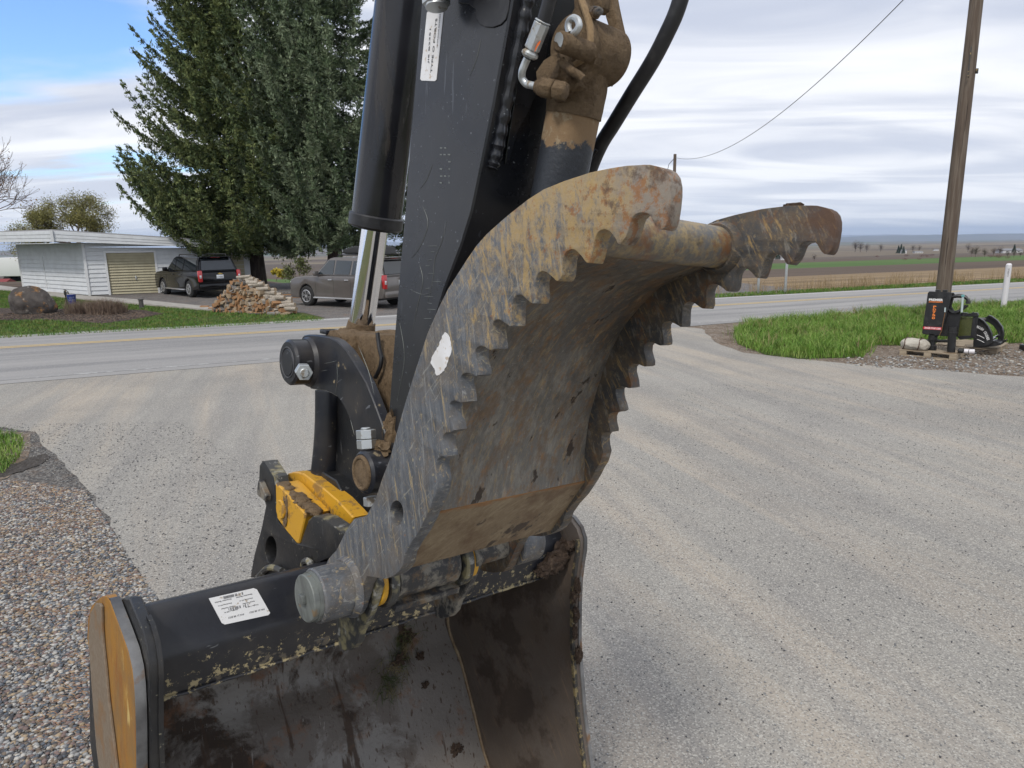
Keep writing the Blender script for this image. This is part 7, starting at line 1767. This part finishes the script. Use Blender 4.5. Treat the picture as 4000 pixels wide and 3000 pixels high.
# --- canvas bundle
MT['canvas'] = mat('canvas', (0.46, 0.43, 0.37), 0.9, layers=[dict(col=(0.30, 0.27, 0.22), scale=4, detail=8, nr=0.65, thr=0.54, soft=0.1, amt=0.7)], bump=[dict(scale=6, detail=7, str=1.0, d=0.05)])
bc_ = PL(640, 1000, .14)
cbn = empty('canvas_bundle', 'off-white canvas bundle tied with brown straps on the left of the front pallet', 'canvas bundle', M_ @ Matrix.Translation((bc_.x, .16, 0)))
hl_ = (PL(850, 1000, .14) - PL(430, 1000, .14)).length / 2
bm = bmesh.new(); blob(bm, (0, 0, .105), (hl_, .17, .125), 7, .05, 1.0, sub=5)
for v in bm.verts:
    v.co.x = math.copysign(abs(v.co.x / hl_) ** .5 * hl_, v.co.x); v.co.z = max(.0, v.co.z); v.co.y = math.copysign(abs(v.co.y / .17) ** .8 * .17, v.co.y)
    v.co += Vector((0, 0, 1)) * .02 * noise.noise(v.co * 9) + Vector((0, 1, 0)) * .015 * noise.noise(v.co * 14)
    v.co.z = max(0, v.co.z)
obj('cloth', bm, MT['canvas'], cbn, angle=60)
MT['leather'] = mat('brown_strap', (0.075, 0.035, 0.02), 0.6)
for x_ in (-.17, .10):
    bm = bmesh.new(); n_ = 24
    pts = [Vector((x_ + .02 * math.sin(a) + .015 * math.cos(3 * a), -.178 * math.cos(a), max(.0, .105 + .138 * math.sin(a)))) for a in [2 * pi * j / n_ for j in range(n_ + 1)]]
    tube(bm, pts, .009, 6); obj('strap', bm, MT['leather'], cbn)
# --- white canister
k0, k1 = PL(1350, 1030, .20), PL(1500, 1018, .20)
cn = empty('canister', 'white cylinder with a black end lying at the right of the front pallet', 'canister', M_ @ Matrix.Translation((k0.x, .20, .05)))
dxk = k1.x - k0.x
bm = bmesh.new(); cyl(bm, (0, 0, 0), (dxk, .05, 0), .046, seg=20, bev=.006); obj('shell', bm, MT['post_white'], cn)
bm = bmesh.new(); cyl(bm, (-.10, -.01, 0), (0, 0, 0), .048, seg=20, bev=.015); obj('end_cap', bm, MT['plastic'], cn)
bm = bmesh.new(); tube(bm, [Vector((dxk * .5, .025 + .05 * math.cos(a), .05 * math.sin(a))) for a in [2 * pi * j / 16 for j in range(17)]], .005, 5); obj('strap', bm, MT['plastic'], cn)
# tangled wire and vine on the pallet
for k in range(9):
    p = PL(rnd.uniform(880, 1420), 1000, rnd.uniform(.3, .7)); p.z = .03; pts = [p]
    for jn in range(9):
        p = p + Vector((rnd.gauss(0, .06), rnd.gauss(0, .05), rnd.gauss(0.004, .04))); p.z = max(.012, min(.16, p.z)); pts.append(p)
    bm = bmesh.new(); tube(bm, smooth_path(pts, 3), .0028, 4)
    o = obj('dry_twig', bm, MT['twig']); o.matrix_world = M_.copy(); o['label'] = 'loose dry twig lying in the tangle on the front pallet'; o['category'] = 'twig'; o['group'] = 'twigs on the front pallet'
# --- second pallet with grapple
pal2, PM2 = pallet('pallet', 'lighter slatted pallet behind, carrying the black curved grapple', G(3893, 1387) - px_ * 1.15, px_, py_, 1.15, 1.15)
gr = empty('grapple', 'black curved two-armed grapple with white lettering on the rear pallet', 'grapple', M_.copy())
claw1 = [(1500,640),(1528,606),(1565,600),(1625,640),(1692,722),(1738,820),(1750,915),(1732,972),(1640,1012),(1500,1012),(1480,900)]
claw2 = [(1622,606),(1700,564),(1742,578),(1822,640),(1890,730),(1912,830),(1902,925),(1872,978),(1822,965),(1842,850),(1822,782),(1762,702),(1700,662),(1640,642)]
g1_ = pplate(claw1, .95, .03, MT['attach_black'], 'claw_arm', gr)
pplate([(1540,600),(1565,596),(1628,636),(1696,718),(1744,818),(1757,915),(1742,968),(1730,966),(1742,915),(1728,822),(1682,728),(1620,652)], .92, .10, MT['attach_black'], 'claw_rim', gr)
pplate(claw2, 1.45, .04, MT['attach_black'], 'claw_arm', gr)
pplate([(1700,558),(1745,572),(1828,634),(1898,726),(1920,830),(1908,930),(1896,926),(1904,832),(1882,738),(1816,650),(1740,592),(1700,576)], 1.41, .10, MT['attach_black'], 'claw_rim', gr)
bm = bmesh.new(); tube(bm, [PL(1740, 905, 1.0), PL(1850, 850, 1.45)], .026, 12); obj('crossbar', bm, MT['chrome'], gr)
bm = bmesh.new(); prism(bm, [PL(1555, 598, 1.0), PL(1640, 588, 1.4), PL(1672, 604, 1.4), PL(1590, 622, 1.0)], (0, 0, -.03), .003); obj('top_link', bm, MT['grey_metal'], gr)
pplate([(1480,930),(1640,940),(1800,930),(1870,960),(1870,990),(1760,1010),(1600,1022),(1480,1015)], 1.02, .40, MT['attach_black'], 'base_frame', gr)
pplate([(1880,930),(1975,905),(1940,945),(1880,965)], 1.3, .05, MT['attach_black'], 'tine', gr)
for b_ in (842, 905):
    bm = bmesh.new(); tube(bm, smooth_path([PL(1535, b_, .945), PL(1580, b_ + 16, .945), PL(1640, b_ + 48, .945)], 4), .005, 6); obj('rib', bm, MT['white_print'], g1_)
path_ = smooth_path([PL(a, b, .944) for a, b in ((1524,738),(1570,757),(1618,792),(1652,848),(1682,925))], 12)
cum = [0]
for a_, b_ in zip(path_, path_[1:]): cum.append(cum[-1] + (b_ - a_).length)
word = 'BRUSH CRUSHER'; tv, tf = [], []
for k, ch in enumerate(word):
    if ch == ' ': continue
    t_ = cum[-1] * k / len(word); ii = max(i_ for i_ in range(len(cum)) if cum[i_] <= t_ + 1e-9); ii = min(ii, len(path_) - 2)
    td_ = (path_[ii + 1] - path_[ii]).normalized(); nd = Vector((-td_.z, 0, td_.x)); P_ = path_[ii] + td_ * (t_ - cum[ii])
    v, f = text_mesh(ch, P_, td_, nd, cum[-1] / len(word) * .8, .05, .001, .03); o = obj('letter', (v, f), MT['white_print'], g1_, smooth=False)
# broken board on the dirt
bm = bmesh.new(); box(bm, (0, 0, 0), (.2, .09, .02), None, .003); o = obj('board', bm, MT['pallet_wood'], label='short broken board lying in front of the front pallet', cat='board'); o.location = G(3672, 1407) + Vector((0, 0, .015)); o.rotation_euler = (0, 0, .2)
# dark end of machinery cropped by the frame
bm = bmesh.new(); box(bm, (0, 0, .35), (.5, .4, .5), None, .03); box(bm, (-.2, 0, .08), (.2, .5, .12), None, .02); o = obj('machine_part', bm, MT['attach_black'], label='black machine part cut off by the right edge of the frame beside the rear pallet', cat='machinery'); o.location = G(4040, 1375) + Vector((.14, 0, 0))

# ================================================================ DISTANT TREES AND HOUSES
MT['far_bark'] = mat('far_bark', (0.15, 0.125, 0.105), 0.9); MT['far_ever'] = mat('far_evergreen', (0.035, 0.055, 0.03), 0.9); MT['red_bush'] = mat('red_bush', (0.15, 0.085, 0.075), 0.9)
MT['house_white'] = mat('house_white', (0.62, 0.62, 0.62), 0.7); MT['house_roof'] = mat('house_roof', (0.20, 0.20, 0.21), 0.8)
def far_ground(x, y):
    lo_, hi_ = 40.0, 9000.0
    for _ in range(50):
        m_ = (lo_ + hi_) / 2; p = at_depth(x, y, m_)
        if p.z > float(terr(p.x, p.y)): lo_ = m_
        else: hi_ = m_
    p = at_depth(x, y, lo_); p.z = float(terr(p.x, p.y)); return p
def far_tree(px, py, hpx, kind, label, group):
    p = far_ground(px, py); dist = (p - CP).length; h_ = hpx * dist / F
    r_ = random.Random(int(px)); root = empty('distant_tree' if kind != 'bush' else 'distant_bush', label, 'tree' if kind != 'bush' else 'bush', Matrix.Translation(p), group)
    bm = bmesh.new(); tube(bm, [(0, 0, 0), (0, 0, h_ * .6)], [h_ * .03, h_ * .01], 6)
    if kind == 'bare':
        for k in range(60):
            a = r_.uniform(0, 2 * pi); e = r_.uniform(.2, 1.3); z0_ = h_ * r_.uniform(.2, .6); L_ = h_ * r_.uniform(.2, .45); tube(bm, [(0, 0, z0_), (L_ * math.cos(a) * math.cos(e), L_ * math.sin(a) * math.cos(e), z0_ + L_ * math.sin(e))], [h_ * .012, h_ * .004], 4)
    obj('trunk', bm, MT['far_bark'], root)
    m_ = {'bare': MT['far_bark'], 'ever': MT['far_ever'], 'bush': MT['red_bush']}[kind]; n = {'bare': 260, 'ever': 500, 'bush': 260}[kind]
    V = []
    for k in range(n):
        if kind == 'ever': z_ = r_.uniform(.05, 1); rad = .26 * (1.05 - z_); a = r_.uniform(0, 2 * pi); c = Vector((rad * math.cos(a) * r_.random() ** .4, rad * math.sin(a), z_)) * h_
        else:
            c = Vector((r_.gauss(0, 1), r_.gauss(0, 1), r_.gauss(0, 1))).normalized() * r_.random() ** .4; c = Vector((c.x * (.36 if kind == 'bare' else 1.0), c.y * (.36 if kind == 'bare' else .8), .62 + c.z * .36 if kind == 'bare' else .45 + c.z * .45)) * h_
        s_ = h_ * (.02 if kind == 'bare' else .05); d1 = Vector((r_.gauss(0, 1), r_.gauss(0, 1), r_.gauss(0, 1))).normalized() * s_; d2 = d1.cross(Vector((r_.gauss(0, 1), r_.gauss(0, 1), 1))).normalized() * s_
        V += [c - d1, c + d2, c + d1, c - d2]
    quad_np('crown', np.array([v[:] for v in V]), np.arange(len(V)).reshape(-1, 4), m_, root)
BT = 'bare leafless grey tree far away in the valley fields'
for (x, y, h_) in [(2955,1010,28),(3340,985,42),(3360,985,38),(3385,985,32),(3440,983,28),(3565,985,26),(3590,983,22),(3180,1020,28),(3260,985,22),(3795,1003,34),(3810,1005,40),(3845,1004,30),(3880,998,26),(3905,996,30),(3935,1005,22),(3960,1006,26),(3985,1004,22),(3780,985,28)]: far_tree(x, y, h_, 'bare', BT, 'bare trees in the far valley')
ET = 'dark evergreen tree far away beside the white farmhouse'
for (x, y, h_) in [(3508,990,26),(3518,990,30),(3528,991,24),(3960,988,26)]: far_tree(x, y, h_, 'ever', ET, 'far evergreens')
far_tree(3038, 1012, 34, 'ever', 'dark evergreen tree seen through the gap between the far thumb teeth', None)
for (x, y, h_) in [(3540,1003,10),(3600,1003,9),(3620,1004,10),(3425,1005,8),(3535,1017,9),(3640,1000,9),(3870,1006,11),(3895,1006,11),(3935,1010,10),(3590,1015,8),(3905,1008,12)]: far_tree(x, y, h_, 'bush', 'low reddish bush far away in the valley fields', 'far reddish bushes')
def far_house(px, py, wpx, hpx, label):
    p = far_ground(px, py); dist = (p - CP).length; w_ = wpx * dist / F; h_ = hpx * dist / F
    r = empty('distant_house', label, 'house', Matrix.Translation(p)); d_ = w_ * .6
    bm = bmesh.new(); box(bm, (0, 0, h_ * .3), (w_, d_, h_ * .6)); obj('wall', bm, MT['house_white'], r, smooth=False)
    bm = bmesh.new(); prism(bm, [(-w_ * .55, -d_ * .55, h_ * .6), (-w_ * .55, d_ * .55, h_ * .6), (-w_ * .55, 0, h_)], (w_ * 1.1, 0, 0)); obj('roof', bm, MT['house_roof'], r, smooth=False)
    bm = bmesh.new()
    for k in range(3): box(bm, (-w_ * .3 + k * w_ * .3, -d_ * .505, h_ * .3), (w_ * .1, .05, h_ * .2))
    obj('windows', bm, MT['ink'], r, smooth=False)
far_house(3529, 990, 16, 13, 'white farmhouse beside the dark evergreens in the far valley')
far_house(3585, 989, 26, 7, 'long low white farm building right of the far farmhouse')
far_house(3062, 1016, 22, 12, 'white house seen through the gap between the far thumb teeth')
far_house(3015, 1016, 14, 9, 'small pale house left of the one seen between the thumb teeth')
far_house(3940, 988, 60, 14, 'long white farm building near the right edge of the far valley')
far_house(3655, 980, 14, 6, 'tiny white building just left of the utility pole in the far valley')
# things beyond the garage at the far left
sh_ = G(20, 1075); 
shed = empty('storage_shed', 'low red-roofed white shed at the far left behind the garage', 'shed', Matrix.Translation(Vector((-45.5, 62, -1.2))) @ Matrix.Scale(.5, 4))
bm = bmesh.new(); box(bm, (0, 0, .5), (4.5, 3, 1.2)); obj('wall', bm, MT['house_white'], shed, smooth=False)
bm = bmesh.new(); prism(bm, [(-2.4, -1.7, 1.1), (-2.4, 1.7, 1.1), (-2.4, 0, 1.8)], (4.8, 0, 0)); obj('roof', bm, mat('red_roof', (0.2, 0.03, 0.03), .7), shed, smooth=False)
trk = empty('trailer', 'yellow and white box trailer at the far left behind the garage', 'trailer', Matrix.Translation(Vector((-51, 74, -1.6))))
bm = bmesh.new(); box(bm, (0, 0, 2.0), (5, 2.4, 1.9), None, .05); obj('box', bm, MT['house_white'], trk); bm = bmesh.new(); box(bm, (2.0, -1.22, 1.8), (2.0, .04, 1.3)); obj('yellow_panel', bm, MT['yellow'], trk, smooth=False)
for x_ in (-1.5, 1.5): bm = bmesh.new(); cyl(bm, (x_, -1.1, .5), (x_, 1.1, .5), .5, seg=16); obj('wheel', bm, MT['tyre'], trk)
bm = bmesh.new(); box(bm, (0, 0, .95), (5, .2, .15)); obj('chassis', bm, MT['plastic'], trk)

# ================================================================ AIR
HAZE = True
if HAZE:
    hm = bpy.data.materials.new('haze'); hm.use_nodes = True; t = hm.node_tree; t.nodes.clear()
    o_ = N(t, 'ShaderNodeOutputMaterial'); v_ = N(t, 'ShaderNodeVolumePrincipled'); v_.inputs['Color'].default_value = (0.62, 0.76, 1.0, 1); v_.inputs['Density'].default_value = 8e-5
    t.links.new(v_.outputs[0], o_.inputs['Volume'])
    bm = bmesh.new(); box(bm, (1000, 9000, 18), (44000, 30000, 330)); obj('haze', bm, hm, smooth=False, kind='stuff')
    for o in COL.objects:
        pass
